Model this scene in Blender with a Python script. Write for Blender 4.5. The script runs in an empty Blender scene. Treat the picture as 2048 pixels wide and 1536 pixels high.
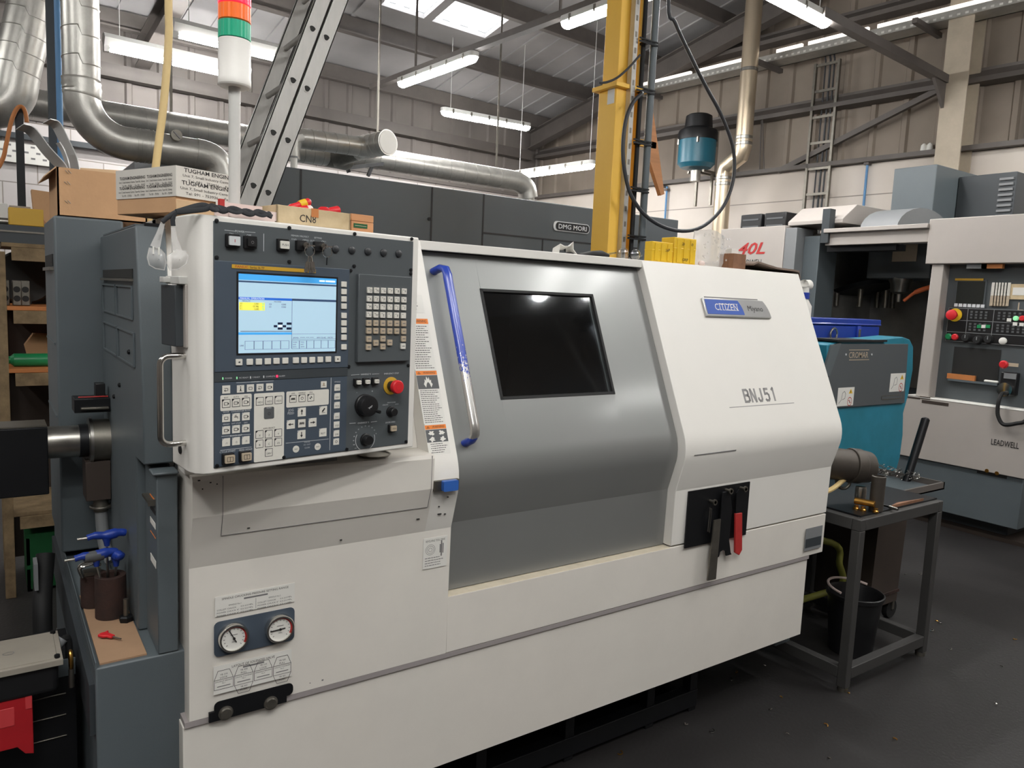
import bpy, bmesh, math, random
from mathutils import Vector as V, Matrix, Euler
random.seed(7)
PI = math.pi
S = bpy.context.scene
COL = S.collection
# ------------------------------------------------------------------ camera
FOC, YAW, PITCH, ROLL, EYE = 1500.0, 0.611537, 0.114274, 0.043754, 1.62
_f = V((math.sin(YAW)*math.cos(PITCH), math.cos(YAW)*math.cos(PITCH), -math.sin(PITCH)))
_r = V((math.cos(YAW), -math.sin(YAW), 0)); _u = _r.cross(_f)
RT = _r*math.cos(ROLL)+_u*math.sin(ROLL); UP = _u*math.cos(ROLL)-_r*math.sin(ROLL); FW = _f
CAM = V((0, 0, EYE))
cd = bpy.data.cameras.new('camera'); co = bpy.data.objects.new('camera', cd); COL.objects.link(co)
co.matrix_world = Matrix(((RT.x, UP.x, -FW.x, CAM.x), (RT.y, UP.y, -FW.y, CAM.y), (RT.z, UP.z, -FW.z, CAM.z), (0, 0, 0, 1)))
cd.sensor_fit = 'HORIZONTAL'; cd.sensor_width = 36; cd.lens = FOC/2048*36; cd.clip_start = 0.05; cd.clip_end = 200
S.camera = co
# measured rays: where the sight line through a photo point meets a real plane of the workshop
def ray(x, y): return RT*(x-1024)-UP*(y-768)+FW*FOC
def hit(x, y, p, n):
    d = ray(x, y); return CAM+d*((V(p)-CAM).dot(V(n))/d.dot(V(n)))
def aty(x, y, w): return hit(x, y, (0, w, 0), (0, 1, 0))
def atx(x, y, w): return hit(x, y, (w, 0, 0), (1, 0, 0))
def atz(x, y, w): return hit(x, y, (0, 0, w), (0, 0, 1))
# building axes are turned a little against the lathe
_a = math.radians(4.7)
XR = V((math.cos(_a), math.sin(_a), 0)); YR = V((-math.sin(_a), math.cos(_a), 0)); ZZ = V((0, 0, 1)); XX = V((1, 0, 0)); YY = V((0, 1, 0))
def R(x, y, z): return XR*x+YR*y+ZZ*z
def atXR(x, y, w): return hit(x, y, XR*w, XR)
def atYR(x, y, w): return hit(x, y, YR*w, YR)
# ------------------------------------------------------------------ materials
def lin(c):
    return tuple(((v/255)/12.92 if v/255 <= .04045 else ((v/255+.055)/1.055)**2.4) for v in c)
MATS = {}
def mat(name, rgb, rough=.5, metal=0, var=.0, scale=6, bump=0, rvar=0, rgb2=None, thr=None, emit=0, alpha=1, coat=0, bscale=None, spec=.5, stretch=None):
    """procedural material: base colour broken up with noise; thr makes worn patches of a second colour"""
    m = bpy.data.materials.new(name); m.use_nodes = True; nt = m.node_tree; N = nt.nodes; L = nt.links
    b = N['Principled BSDF']; c = lin(rgb)
    b.inputs['Roughness'].default_value = rough; b.inputs['Metallic'].default_value = metal
    b.inputs['Specular IOR Level'].default_value = spec
    if coat: b.inputs['Coat Weight'].default_value = coat; b.inputs['Coat Roughness'].default_value = .15
    tc = N.new('ShaderNodeTexCoord'); out = tc.outputs['Object']
    if stretch:
        mp = N.new('ShaderNodeMapping'); mp.inputs['Scale'].default_value = stretch; L.new(out, mp.inputs[0]); out = mp.outputs[0]
    nz = N.new('ShaderNodeTexNoise'); nz.inputs['Scale'].default_value = scale; nz.inputs['Detail'].default_value = 6; nz.inputs['Roughness'].default_value = .65
    L.new(out, nz.inputs['Vector'])
    cr = N.new('ShaderNodeValToRGB'); e = cr.color_ramp.elements
    if thr is not None:
        e[0].position = thr; e[1].position = min(1, thr+.06); e[0].color = (*c, 1); e[1].color = (*lin(rgb2), 1)
    else:
        c2 = lin(rgb2) if rgb2 else tuple(min(1, v*(1+var)) for v in c); c1 = c if rgb2 else tuple(v*(1-var) for v in c)
        e[0].position = .3; e[1].position = .7; e[0].color = (*c1, 1); e[1].color = (*c2, 1)
    L.new(nz.outputs['Fac'], cr.inputs[0]); L.new(cr.outputs[0], b.inputs['Base Color'])
    if rvar:
        mr = N.new('ShaderNodeMapRange'); mr.inputs['To Min'].default_value = max(0.02, rough-rvar); mr.inputs['To Max'].default_value = min(1, rough+rvar)
        L.new(nz.outputs['Fac'], mr.inputs['Value']); L.new(mr.outputs[0], b.inputs['Roughness'])
    if bump:
        n2 = N.new('ShaderNodeTexNoise'); n2.inputs['Scale'].default_value = bscale or scale*8; L.new(out, n2.inputs['Vector'])
        bp = N.new('ShaderNodeBump'); bp.inputs['Strength'].default_value = bump; bp.inputs['Distance'].default_value = .01
        L.new(n2.outputs['Fac'], bp.inputs['Height']); L.new(bp.outputs[0], b.inputs['Normal'])
    if emit:
        b.inputs['Emission Color'].default_value = (*c, 1); b.inputs['Emission Strength'].default_value = emit
    if alpha < 1: b.inputs['Alpha'].default_value = alpha
    MATS[name] = m; return m
def glassy(name, tint, gloss=.12, rough=.02):
    """thin clear sheet: see-through tint plus a reflection that grows at grazing angles"""
    m = bpy.data.materials.new(name); m.use_nodes = True; nt = m.node_tree; N = nt.nodes; L = nt.links
    N.remove(N['Principled BSDF']); o = N['Material Output']
    t = N.new('ShaderNodeBsdfTransparent'); t.inputs[0].default_value = (*lin(tint), 1)
    g = N.new('ShaderNodeBsdfGlossy'); g.inputs['Roughness'].default_value = rough; g.inputs[0].default_value = (.9, .9, .9, 1)
    lw = N.new('ShaderNodeLayerWeight'); lw.inputs[0].default_value = .25
    mr = N.new('ShaderNodeMapRange'); mr.inputs['To Min'].default_value = gloss*.35; mr.inputs['To Max'].default_value = .7
    nz = N.new('ShaderNodeTexNoise'); nz.inputs['Scale'].default_value = 40
    mx = N.new('ShaderNodeMixShader'); L.new(lw.outputs['Facing'], mr.inputs['Value']); L.new(mr.outputs[0], mx.inputs[0])
    mr2 = N.new('ShaderNodeMapRange'); mr2.inputs['To Min'].default_value = rough; mr2.inputs['To Max'].default_value = rough+.05
    L.new(nz.outputs['Fac'], mr2.inputs['Value']); L.new(mr2.outputs[0], g.inputs['Roughness'])
    L.new(t.outputs[0], mx.inputs[1]); L.new(g.outputs[0], mx.inputs[2]); L.new(mx.outputs[0], o.inputs[0])
    MATS[name] = m; return m
# ------------------------------------------------------------------ mesh builder
def frame(o, u, v):
    u = V(u).normalized(); v = V(v); v = (v-u*v.dot(u)).normalized(); n = u.cross(v); o = V(o)
    return Matrix(((u.x, v.x, n.x, o.x), (u.y, v.y, n.y, o.y), (u.z, v.z, n.z, o.z), (0, 0, 0, 1)))
def axisframe(o, d):
    d = V(d).normalized(); h = V((0, 0, 1)) if abs(d.z) < .9 else V((1, 0, 0)); u = h.cross(d).normalized(); return frame(o, u, d.cross(u))
_TXT = {}
def text_mesh(s, spacing=1.0, shear=0.0, bold=0.0):
    k = (s, spacing, shear, bold)
    if k not in _TXT:
        c = bpy.data.curves.new('t', 'FONT'); c.body = s; c.resolution_u = 2; c.space_character = spacing; c.shear = shear; c.offset = bold
        o = bpy.data.objects.new('t', c); COL.objects.link(o); bpy.context.view_layer.update()
        me = o.evaluated_get(bpy.context.evaluated_depsgraph_get()).to_mesh()
        vs = [tuple(v.co[:2]) for v in me.vertices]; fs = [tuple(p.vertices) for p in me.polygons]
        o.to_mesh_clear(); bpy.data.objects.remove(o); bpy.data.curves.remove(c); _TXT[k] = (vs, fs)
    return _TXT[k]
class MB:
    def __init__(s, M=None): s.v, s.f, s.m, s.mats, s.M = [], [], [], [], M or Matrix.Identity(4)
    def mi(s, m):
        if isinstance(m, str): m = MATS[m]
        if m not in s.mats: s.mats.append(m)
        return s.mats.index(m)
    def add(s, vs, fs, m, M=None):
        b = len(s.v); T = s.M @ M if M is not None else s.M; k = s.mi(m)
        s.v += [T @ V(p) for p in vs]; s.f += [tuple(b+i for i in f) for f in fs]; s.m += [k]*len(fs); return s
    def box(s, x0, x1, y0, y1, z0, z1, m, M=None):
        return s.add([(x, y, z) for z in (z0, z1) for y in (y0, y1) for x in (x0, x1)],
                     [(0, 2, 3, 1), (4, 5, 7, 6), (0, 1, 5, 4), (2, 6, 7, 3), (0, 4, 6, 2), (1, 3, 7, 5)], m, M)
    def slab(s, pts, ext, m, M=None):
        n = len(pts); e = V(ext); P = [V(p) for p in pts]
        return s.add(P+[p+e for p in P], [tuple(range(n))[::-1], tuple(range(n, 2*n))]+[(i, (i+1) % n, n+(i+1) % n, n+i) for i in range(n)], m, M)
    def prismx(s, yz, x0, x1, m): return s.slab([(x0, y, z) for y, z in yz], (x1-x0, 0, 0), m)
    def plan(s, xy, z0, z1, m, M=None): return s.slab([(x, y, z0) for x, y in xy], (0, 0, z1-z0), m, M)
    def rings(s, R_, m, closed=False, cap=True, M=None):
        n = len(R_[0]); vs = [p for r in R_ for p in r]; fs = []
        K = len(R_)
        for i in range(K if closed else K-1):
            a, b = i*n, ((i+1) % K)*n
            fs += [(a+j, a+(j+1) % n, b+(j+1) % n, b+j) for j in range(n if n > 2 else 1)]
        if n > 2 and cap and not closed: fs += [tuple(range(n))[::-1], tuple((K-1)*n+j for j in range(n))]
        return s.add(vs, fs, m, M)
    def cyl(s, p0, p1, r, m, r1=None, n=20, cap=True, M=None):
        p0, p1 = V(p0), V(p1); F = axisframe((0, 0, 0), p1-p0).to_3x3(); r1 = r if r1 is None else r1
        c = [(math.cos(2*PI*i/n), math.sin(2*PI*i/n)) for i in range(n)]
        return s.rings([[p0+F @ V((a*r, b*r, 0)) for a, b in c], [p1+F @ V((a*r1, b*r1, 0)) for a, b in c]], m, cap=cap, M=M)
    def lathe(s, o, d, prof, m, n=24, cap=True, M=None):
        F = axisframe(o, d)
        return s.rings([[F @ V((math.cos(2*PI*i/n)*r, math.sin(2*PI*i/n)*r, h)) for i in range(n)] for r, h in prof], m, cap=cap, M=M)
    def tube(s, path, r, m, n=10, closed=False, M=None, flat=None):
        P = [V(p) for p in path]; K = len(P); rr = r if isinstance(r, (list, tuple)) else [r]*K; rings = []; up = None
        for i in range(K):
            t = (P[(i+1) % K]-P[i-1]) if closed or 0 < i < K-1 else (P[1]-P[0] if i == 0 else P[-1]-P[-2])
            t = t.normalized() if t.length > 1e-9 else V((0, 0, 1))
            if up is None: up = V((0, 0, 1)) if abs(t.z) < .9 else V((1, 0, 0))
            a = up.cross(t)
            a = a.normalized() if a.length > 1e-6 else t.orthogonal().normalized()
            up = t.cross(a).normalized()
            fa, fb = flat or (1, 1)
            rings.append([P[i]+a*(math.cos(2*PI*j/n)*rr[i]*fa)+up*(math.sin(2*PI*j/n)*rr[i]*fb) for j in range(n)])
        return s.rings(rings, m, closed=closed, M=M)
    def ball(s, c, r, m, n=14, sc=(1, 1, 1), M=None):
        c = V(c); K = max(6, n//2)
        return s.rings([[c+V((math.sin(PI*k/K)*math.cos(2*PI*i/n)*r*sc[0], math.sin(PI*k/K)*math.sin(2*PI*i/n)*r*sc[1], -math.cos(PI*k/K)*r*sc[2])) for i in range(n)]
                        for k in [.02]+list(range(1, K))+[K-.02]], m, M=M)
    def text(s, t, F, x, y, h, m, al='c', spacing=1.0, shear=0.0, width=None, z=.0004, bold=0.0, depth=0, vflip=False):
        """lettering laid on a face: F is the face frame, (x, y) the anchor in it, h the cap height"""
        vs, fs = text_mesh(t, spacing, shear, bold)
        if not vs: return s
        x0 = min(p[0] for p in vs); x1 = max(p[0] for p in vs); k = h/.7; w = (x1-x0)*k; kx = k*(width/w if width else 1); w = (x1-x0)*kx
        ox = x-(w/2 if al == 'c' else w if al == 'r' else 0)-x0*kx
        if depth: 
            n = len(vs); v3 = [(p[0]*kx+ox, p[1]*k+y, z) for p in vs]
            from collections import Counter
            ec = Counter(); 
            for f in fs:
                for i in range(len(f)): ec[frozenset((f[i], f[(i+1) % len(f)]))] += 1
            side = [(f[i], f[(i+1) % len(f)]) for f in fs for i in range(len(f)) if ec[frozenset((f[i], f[(i+1) % len(f)]))] == 1]
            return s.add(v3+[(a, b, c+depth) for a, b, c in v3], [tuple(n+i for i in f) for f in fs]+[(a, b, n+b, n+a) for a, b in side], m, F)
        return s.add([(p[0]*kx+ox, p[1]*k+y, z) for p in vs], fs, m, F)
    def rrect(s, F, x0, x1, y0, y1, r, z0, z1, m, k=4):
        r = min(r, (x1-x0)/2-1e-5, (y1-y0)/2-1e-5); P = []
        for cx, cy, a0 in ((x1-r, y1-r, 0), (x0+r, y1-r, PI/2), (x0+r, y0+r, PI), (x1-r, y0+r, 1.5*PI)):
            P += [(cx+r*math.cos(a0+PI/2*i/k), cy+r*math.sin(a0+PI/2*i/k), z0) for i in range(k+1)]
        return s.slab(P, (0, 0, z1-z0), m, F)
    def bar(s, p0, p1, w, h, m, up=(0, 0, 1)):
        """rectangular bar of width w, height h between two points"""
        p0, p1 = V(p0), V(p1); d = (p1-p0).normalized(); u = V(up)
        a = d.cross(u)
        if a.length < 1e-5: a = d.orthogonal()
        a = a.normalized()*w/2; b = a.cross(d).normalized()*h/2
        return s.slab([p0+a+b, p0-a+b, p0-a-b, p0+a-b], p1-p0, m)
    def build(s, name, parent=None, bevel=0, smooth=38, seg=2, origin=None):
        me = bpy.data.meshes.new(name)
        if origin is None and parent is None:
            lo = [min(p[i] for p in s.v) for i in range(3)]; hi = [max(p[i] for p in s.v) for i in range(3)]
            origin = V(((lo[0]+hi[0])/2, (lo[1]+hi[1])/2, lo[2]))
        o = bpy.data.objects.new(name, me); COL.objects.link(o)
        if parent is not None:
            origin = WORLD[parent.name]; o.parent = parent
            top = parent
            WORLD[o.name] = origin
        else: o.location = origin; WORLD[o.name] = V(origin)
        me.from_pydata([tuple(p-origin) for p in s.v], [], s.f)
        for m in s.mats: me.materials.append(m)
        me.polygons.foreach_set('material_index', s.m)
        bm = bmesh.new(); bm.from_mesh(me); bmesh.ops.recalc_face_normals(bm, faces=bm.faces); bm.to_mesh(me); bm.free()
        me.polygons.foreach_set('use_smooth', [True]*len(me.polygons)); me.set_sharp_from_angle(angle=math.radians(smooth)); me.update()
        if bevel:
            b = o.modifiers.new('bevel', 'BEVEL'); b.width = bevel; b.segments = seg; b.limit_method = 'ANGLE'; b.angle_limit = math.radians(30); b.harden_normals = False
        return o
WORLD = {}
def tag(o, label=None, cat=None, group=None, kind=None):
    for k, v in (('label', label), ('category', cat), ('group', group), ('kind', kind)):
        if v: o[k] = v
    return o
def thing(name, label, cat, loc, group=None):
    o = bpy.data.objects.new(name, None); COL.objects.link(o); o.location = V(loc); o.empty_display_size = .1
    WORLD[o.name] = V(loc); return tag(o, label, cat, group)
def solo(mb, name, label, cat, group=None, kind=None, **k): return tag(mb.build(name, **k), label, cat, group, kind)
def struct(mb, name, **k): return tag(mb.build(name, **k), kind='structure')
def copy_tree(o, loc, label=None, rz=None):
    """another individual of a thing, its parts and their sub-parts"""
    def kids(p): return [c for c in list(bpy.data.objects) if c.parent == p]
    def rec(a, par):
        c = a.copy(); COL.objects.link(c); c.parent = par
        for k in kids(a): rec(k, c)
        return c
    c = rec(o, None); c.location = loc
    if rz is not None: c.rotation_euler.z = rz
    if label: c['label'] = label
    return c
def arc(c, r, a0, a1, n, u, v):
    c, u, v = V(c), V(u), V(v)
    return [c+u*(r*math.cos(a0+(a1-a0)*i/n))+v*(r*math.sin(a0+(a1-a0)*i/n)) for i in range(n+1)]
def spline(P, k=8):
    P = [V(p) for p in P]; Q = [P[0]*2-P[1]]+P+[P[-1]*2-P[-2]]; out = []
    for i in range(1, len(Q)-2):
        for j in range(k):
            t = j/k; a, b, c, d = Q[i-1:i+3]
            out.append(.5*((2*b)+(c-a)*t+(2*a-5*b+4*c-d)*t*t+(3*b-a-3*c+d)*t**3))
    return out+[P[-1]]
# ------------------------------------------------------------------ palette
mat('white_paint', (232, 229, 223), .42, var=.015, scale=3, rvar=.05, bump=.02, bscale=300)
mat('white_scuffed', (226, 221, 213), .5, var=.03, scale=5, rvar=.08)
mat('beige_edge', (196, 186, 166), .6, var=.1, scale=20)
mat('grey_strip', (158, 151, 150), .5, var=.04)
mat('door_grey', (140, 141, 140), .42, metal=.4, var=.02, scale=4, bump=.015, bscale=500, coat=.4)
mat('dark_paint', (90, 98, 102), .45, var=.05, scale=4, rvar=.06, bump=.05, bscale=400)
mat('dark_deep', (58, 63, 67), .5, var=.08, scale=4, rvar=.06)
mat('panel_dark', (80, 85, 88), .45, var=.03, scale=6, rvar=.04)
mat('panel_blue_dark', (72, 82, 94), .42, var=.03, scale=6)
mat('black_plastic', (24, 24, 26), .4, var=.1, scale=30)
mat('black_rubber', (20, 20, 21), .7, var=.15, scale=30)
mat('black_metal', (26, 27, 30), .45, metal=.4, var=.15, scale=12)
mat('ink', (34, 32, 33), .6, var=.02)
mat('ink_grey', (120, 118, 118), .5, var=.03)
mat('legend_white', (205, 208, 210), .5, var=.02)
mat('key_white', (222, 219, 210), .45, var=.03, scale=40)
mat('key_tan', (186, 170, 148), .45, var=.05, scale=40)
mat('key_dark', (48, 50, 53), .4, var=.05)
mat('flue_steel', (206, 190, 166), .32, metal=.75, var=.08, scale=5, rvar=.08, stretch=(1, 1, .2))
mat('motor_dark', (84, 78, 72), .5, metal=.5, var=.15, scale=12)
mat('letter_grey', (150, 148, 147), .5, var=.02)
mat('band_steel', (205, 205, 203), .35, metal=.45, var=.05)
mat('label_red', (200, 62, 66), .5, var=.05)
mat('cardboard_old', (160, 128, 100), .85, var=.1, scale=5)
mat('chamber_grey', (132, 130, 126), .6, var=.2, scale=3)
mat('frosted', (235, 233, 230), .15, var=.02, alpha=.38)
mat('stand_dark', (62, 61, 60), .5, var=.08, scale=8)
mat('chrome', (215, 213, 208), .16, metal=1, var=.04, scale=20, rvar=.05)
mat('steel', (165, 162, 156), .32, metal=1, var=.12, scale=25, rvar=.1)
mat('steel_dull', (128, 124, 116), .45, metal=.9, var=.2, scale=18, rvar=.12)
mat('galvanised', (186, 184, 178), .36, metal=.7, var=.12, scale=14, rvar=.12, bump=.05)
mat('aluminium', (176, 174, 170), .45, metal=.7, var=.1, scale=18, rvar=.1, stretch=(1, 1, .2))
mat('blue_gloss', (40, 66, 165), .3, var=.06, coat=.4)
mat('blue_tool', (28, 58, 150), .4, var=.08)
mat('blue_badge', (58, 92, 176), .35, var=.02)
mat('blue_latch', (52, 100, 180), .4, var=.05)
mat('red_plastic', (214, 40, 48), .4, var=.08)
mat('red_motor', (170, 26, 34), .5, var=.12, scale=10)
mat('red_tool', (178, 48, 46), .5, var=.15, scale=18)
mat('yellow_plastic', (228, 186, 40), .45, var=.06)
mat('yellow_mustard', (200, 158, 50), .45, var=.04)
mat('column_yellow', (254, 200, 84), .42, var=.05, scale=3, rvar=.06)
mat('orange_label', (235, 130, 40), .5, var=.02)
mat('paper_white', (226, 224, 218), .6, var=.02)
mat('label_grey', (86, 88, 90), .55, var=.03)
mat('cardboard', (200, 158, 118), .85, var=.08, scale=5, bump=.1)
mat('cardboard_edge', (205, 172, 135), .85, var=.08)
mat('cardboard_inside', (160, 122, 88), .9, var=.1)
mat('tape_white', (218, 214, 206), .35, var=.04, scale=10)
mat('wood_box', (196, 140, 96), .6, var=.14, scale=8, stretch=(.3, 1, 4))
mat('wood_light', (214, 194, 158), .7, rgb2=(178, 156, 120), scale=9, stretch=(1, 1, 1))
mat('wood_shelf', (150, 128, 96), .8, rgb2=(108, 90, 66), scale=12, bump=.15)
mat('wood_plank', (150, 106, 78), .75, rgb2=(110, 78, 58), scale=10, stretch=(1, 6, 1))
mat('orange_board', (190, 120, 66), .6, var=.12, scale=9)
mat('rust', (70, 48, 42), .75, rgb2=(42, 34, 32), metal=.2, scale=14, bump=.15)
mat('dark_brown', (58, 48, 42), .7, var=.15)
mat('brass', (216, 164, 84), .28, metal=1, var=.1, scale=20)
mat('teal', (38, 132, 160), .5, rgb2=(28, 112, 128), scale=3, rvar=.08)
mat('teal_tank', (38, 100, 120), .35, var=.08, scale=5)
mat('light_grey', (176, 169, 163), .5, var=.03, scale=4)
mat('mid_grey', (128, 130, 132), .5, var=.05)
mat('hose_cream', (226, 198, 140), .5, var=.04)
mat('hose_green', (150, 150, 70), .5, var=.1)
mat('blue_pipe', (84, 136, 184), .45, var=.05)
mat('cable_black', (52, 54, 58), .5, var=.08)
mat('green_crate', (16, 82, 42), .55, var=.1)
mat('green_bottle', (34, 136, 84), .35, var=.08)
mat('dark_inside', (30, 30, 29), .7, var=.2)
mat('wall_panel', (172, 160, 146), .75, var=.06, scale=2)
mat('steel_post', (176, 164, 146), .6, var=.1, scale=5)
mat('steel_dark', (96, 90, 86), .6, var=.12, scale=5)
mat('orange_plastic', (235, 120, 70), .4, var=.05)
mat('pink_plastic', (224, 204, 198), .3, var=.03)
mat('cloth_brown', (128, 110, 98), .9, var=.12, scale=30, bump=.2)
mat('cloth_white', (214, 206, 192), .9, var=.06, scale=30)
mat('grey_lid', (150, 143, 132), .6, var=.08, scale=7)
mat('silver_badge', (190, 190, 190), .3, metal=.75, var=.03)
mat('strap_black', (38, 40, 44), .7, var=.1)
mat('lamp_body', (205, 204, 200), .4, var=.03)
mat('tube_on', (254, 253, 250), .4, emit=78)
mat('tube_rear', (254, 253, 251), .4, emit=125)
mat('tube_bare', (254, 253, 251), .4, emit=240)
mat('strip_on', (255, 246, 236), .4, emit=1.6)
mat('sky_sheet', (250, 252, 255), .4, emit=6)
mat('lens_red', (255, 30, 60), .3, emit=1.7)
mat('lens_amber', (240, 110, 40), .3, emit=.22)
mat('lens_green', (40, 168, 130), .3, emit=.05)
mat('led_red', (255, 50, 90), .3, emit=1.6)
mat('led_green', (150, 230, 170), .3, emit=.5)
mat('lcd_pale', (172, 203, 222), .3, emit=.55)
mat('lcd_blue', (70, 160, 226), .3, emit=.62)
mat('lcd_deep', (44, 104, 200), .3, emit=.55)
mat('lcd_white', (232, 242, 248), .3, emit=.7)
mat('lcd_yellow', (238, 232, 90), .3, emit=.65)
mat('lcd_dark', (58, 84, 120), .4, emit=.12)
mat('lcd_ink', (22, 40, 70), .4, emit=.05)
mat('screen_off', (38, 40, 38), .25, var=.05)
glassy('tinted_glass', (186, 196, 204), .38)
glassy('clear_plastic', (236, 238, 238), .35, .05)
glassy('bubble_film', (225, 228, 230), .6, .12)
# ================================================================== the workshop shell
def shell_mat(name, kind, c1, c2, rough=.8, p=None):
    m = bpy.data.materials.new(name); m.use_nodes = True; nt = m.node_tree; N = nt.nodes; L = nt.links; b = N['Principled BSDF']
    b.inputs['Roughness'].default_value = rough
    tc = N.new('ShaderNodeTexCoord'); nz = N.new('ShaderNodeTexNoise'); nz.inputs['Scale'].default_value = 1.3; nz.inputs['Detail'].default_value = 8
    L.new(tc.outputs['Object'], nz.inputs['Vector']); mx = N.new('ShaderNodeMix'); mx.data_type = 'RGBA'
    cr = N.new('ShaderNodeValToRGB'); e = cr.color_ramp.elements; e[0].position = .3; e[1].position = .72; e[0].color = (*lin(c1), 1); e[1].color = (*lin(c2), 1)
    L.new(nz.outputs['Fac'], cr.inputs[0])
    if kind == 'brick':
        mp = N.new('ShaderNodeMapping'); mp.inputs['Rotation'].default_value = p; L.new(tc.outputs['Object'], mp.inputs[0])
        bt = N.new('ShaderNodeTexBrick'); bt.inputs['Scale'].default_value = 1; bt.inputs['Brick Width'].default_value = .66; bt.inputs['Row Height'].default_value = .33
        bt.inputs['Mortar Size'].default_value = .007; bt.inputs['Mortar Smooth'].default_value = .4; bt.inputs['Bias'].default_value = -.3
        L.new(mp.outputs[0], bt.inputs['Vector']); L.new(cr.outputs[0], bt.inputs['Color1']); L.new(cr.outputs[0], bt.inputs['Color2'])
        bt.inputs['Mortar'].default_value = (*lin((150, 142, 134)), 1); L.new(bt.outputs['Color'], b.inputs['Base Color'])
        bp = N.new('ShaderNodeBump'); bp.inputs['Strength'].default_value = .4; bp.inputs['Distance'].default_value = .01; bp.invert = True
        L.new(bt.outputs['Fac'], bp.inputs['Height']); L.new(bp.outputs[0], b.inputs['Normal'])
    else:
        n2 = N.new('ShaderNodeTexNoise'); n2.inputs['Scale'].default_value = 60; L.new(tc.outputs['Object'], n2.inputs['Vector'])
        bp = N.new('ShaderNodeBump'); bp.inputs['Strength'].default_value = .15 if kind == 'floor' else .04; bp.inputs['Distance'].default_value = .01
        L.new(n2.outputs['Fac'], bp.inputs['Height']); L.new(bp.outputs[0], b.inputs['Normal']); L.new(cr.outputs[0], b.inputs['Base Color'])
        if kind == 'floor':
            mr = N.new('ShaderNodeMapRange'); mr.inputs['To Min'].default_value = .35; mr.inputs['To Max'].default_value = .7; L.new(nz.outputs['Fac'], mr.inputs['Value']); L.new(mr.outputs[0], b.inputs['Roughness'])
    MATS[name] = m
shell_mat('floor_paint', 'floor', (32, 30, 30), (42, 40, 40), .5)
shell_mat('block_right', 'brick', (214, 205, 196), (196, 186, 175), .75, (PI/2, 0, PI/2))
shell_mat('block_back', 'brick', (206, 200, 198), (188, 182, 180), .75, (PI/2, 0, 0))
shell_mat('cladding', 'sheet', (148, 136, 124), (122, 111, 100), .7)
shell_mat('cladding_back', 'sheet', (124, 117, 112), (104, 98, 94), .7)
shell_mat('roof_sheet', 'sheet', (186, 184, 184), (164, 162, 162), .75)
XW, YB, XL, YF, ZB = 8.7, 10.0, -4.5, -5.0, 3.325
def room(mb, name):
    o = struct(mb, name, origin=V((0, 0, 0))); o.rotation_euler.z = _a; return o
def zroof(y): return 4.62+.22*(10-y)
f = MB(); f.box(XL-.3, XW+.3, YF-.3, YB+.3, -.2, 0, 'floor_paint'); room(f, 'floor')
# right wall: painted blockwork below, ribbed sheeting above
w = MB(); w.box(XW, XW+.25, YF, YB+.25, 0, ZB, 'block_right')
P = []; y = YF
while y < YB:
    P += [(XW+.12, y), (XW+.12, y+.26), (XW+.09, y+.28), (XW+.09, y+.33), (XW+.12, y+.35)]; y += .36
w.plan(P+[(XW+.12, YB), (XW+.22, YB), (XW+.22, YF)], ZB, 8.6, 'cladding'); room(w, 'wall_right')
w = MB(); w.box(XL, XW, YB, YB+.25, 0, ZB, 'block_back'); P = []; x = XL
while x < XW:
    P += [(x, YB+.12), (x+.26, YB+.12), (x+.28, YB+.09), (x+.33, YB+.09), (x+.35, YB+.12)]; x += .36
w.plan(P+[(XW, YB+.12), (XW, YB+.22), (XL, YB+.22)], ZB, 4.75, 'cladding_back'); room(w, 'wall_back')
w = MB(); w.box(XL-.25, XL, YF, YB+.25, 0, 8.6, 'cladding_back'); room(w, 'wall_left')
w = MB(); w.box(XL, XW, YF-.25, YF, 0, 8.6, 'cladding_back'); room(w, 'wall_front')
# roof sheeting with two openings for the roof lights
SKY = [(4.55, 5.42, 7.55, 8.30), (5.60-.28, 6.17, 7.76, 8.30)]
SKY = [(4.62, 5.22, 7.62, 8.29), (5.34, 6.17, 7.76, 8.29)]
c = MB()
def roofpiece(x0, x1, y0, y1, m='roof_sheet', dz=0, t=.06):
    c.slab([(x0, y0, zroof(y0)+dz), (x1, y0, zroof(y0)+dz), (x1, y1, zroof(y1)+dz), (x0, y1, zroof(y1)+dz)], (0, 0, t), m)
xs = [XL-.25, 4.62, 5.22, 5.34, 6.17, XW+.25]
for i in range(5):
    a, b = xs[i], xs[i+1]; h = next(((s[2], s[3]) for s in SKY if abs(s[0]-a) < .01), None)
    if h: roofpiece(a, b, YF-.25, h[0]); roofpiece(a, b, h[1], YB+.25)
    else: roofpiece(a, b, YF-.25, YB+.25)
x = XL
while x < XW:   # the small ribs of the sheeting run down the slope
    if not any(s[0]-.05 < x < s[1]+.05 for s in SKY):
        c.slab([(x, YF, zroof(YF)), (x+.05, YF, zroof(YF)), (x+.05, YB, zroof(YB)), (x, YB, zroof(YB))], (0, 0, -.02), 'roof_sheet')
    x += .33
room(c, 'ceiling')
for k, s in enumerate(SKY):
    g = MB(); n = 6
    for i in range(n):
        x0 = s[0]+(s[1]-s[0])*i/n; x1 = s[0]+(s[1]-s[0])*(i+1)/n
        g.slab([(x0, s[2], zroof(s[2])+.05+.02*(i % 2)), (x1, s[2], zroof(s[2])+.05+.02*(i % 2)), (x1, s[3], zroof(s[3])+.05+.02*(i % 2)), (x0, s[3], zroof(s[3])+.05+.02*(i % 2))], (0, 0, .012), 'sky_sheet')
    room(g, 'window_%d' % (k+1))
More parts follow.
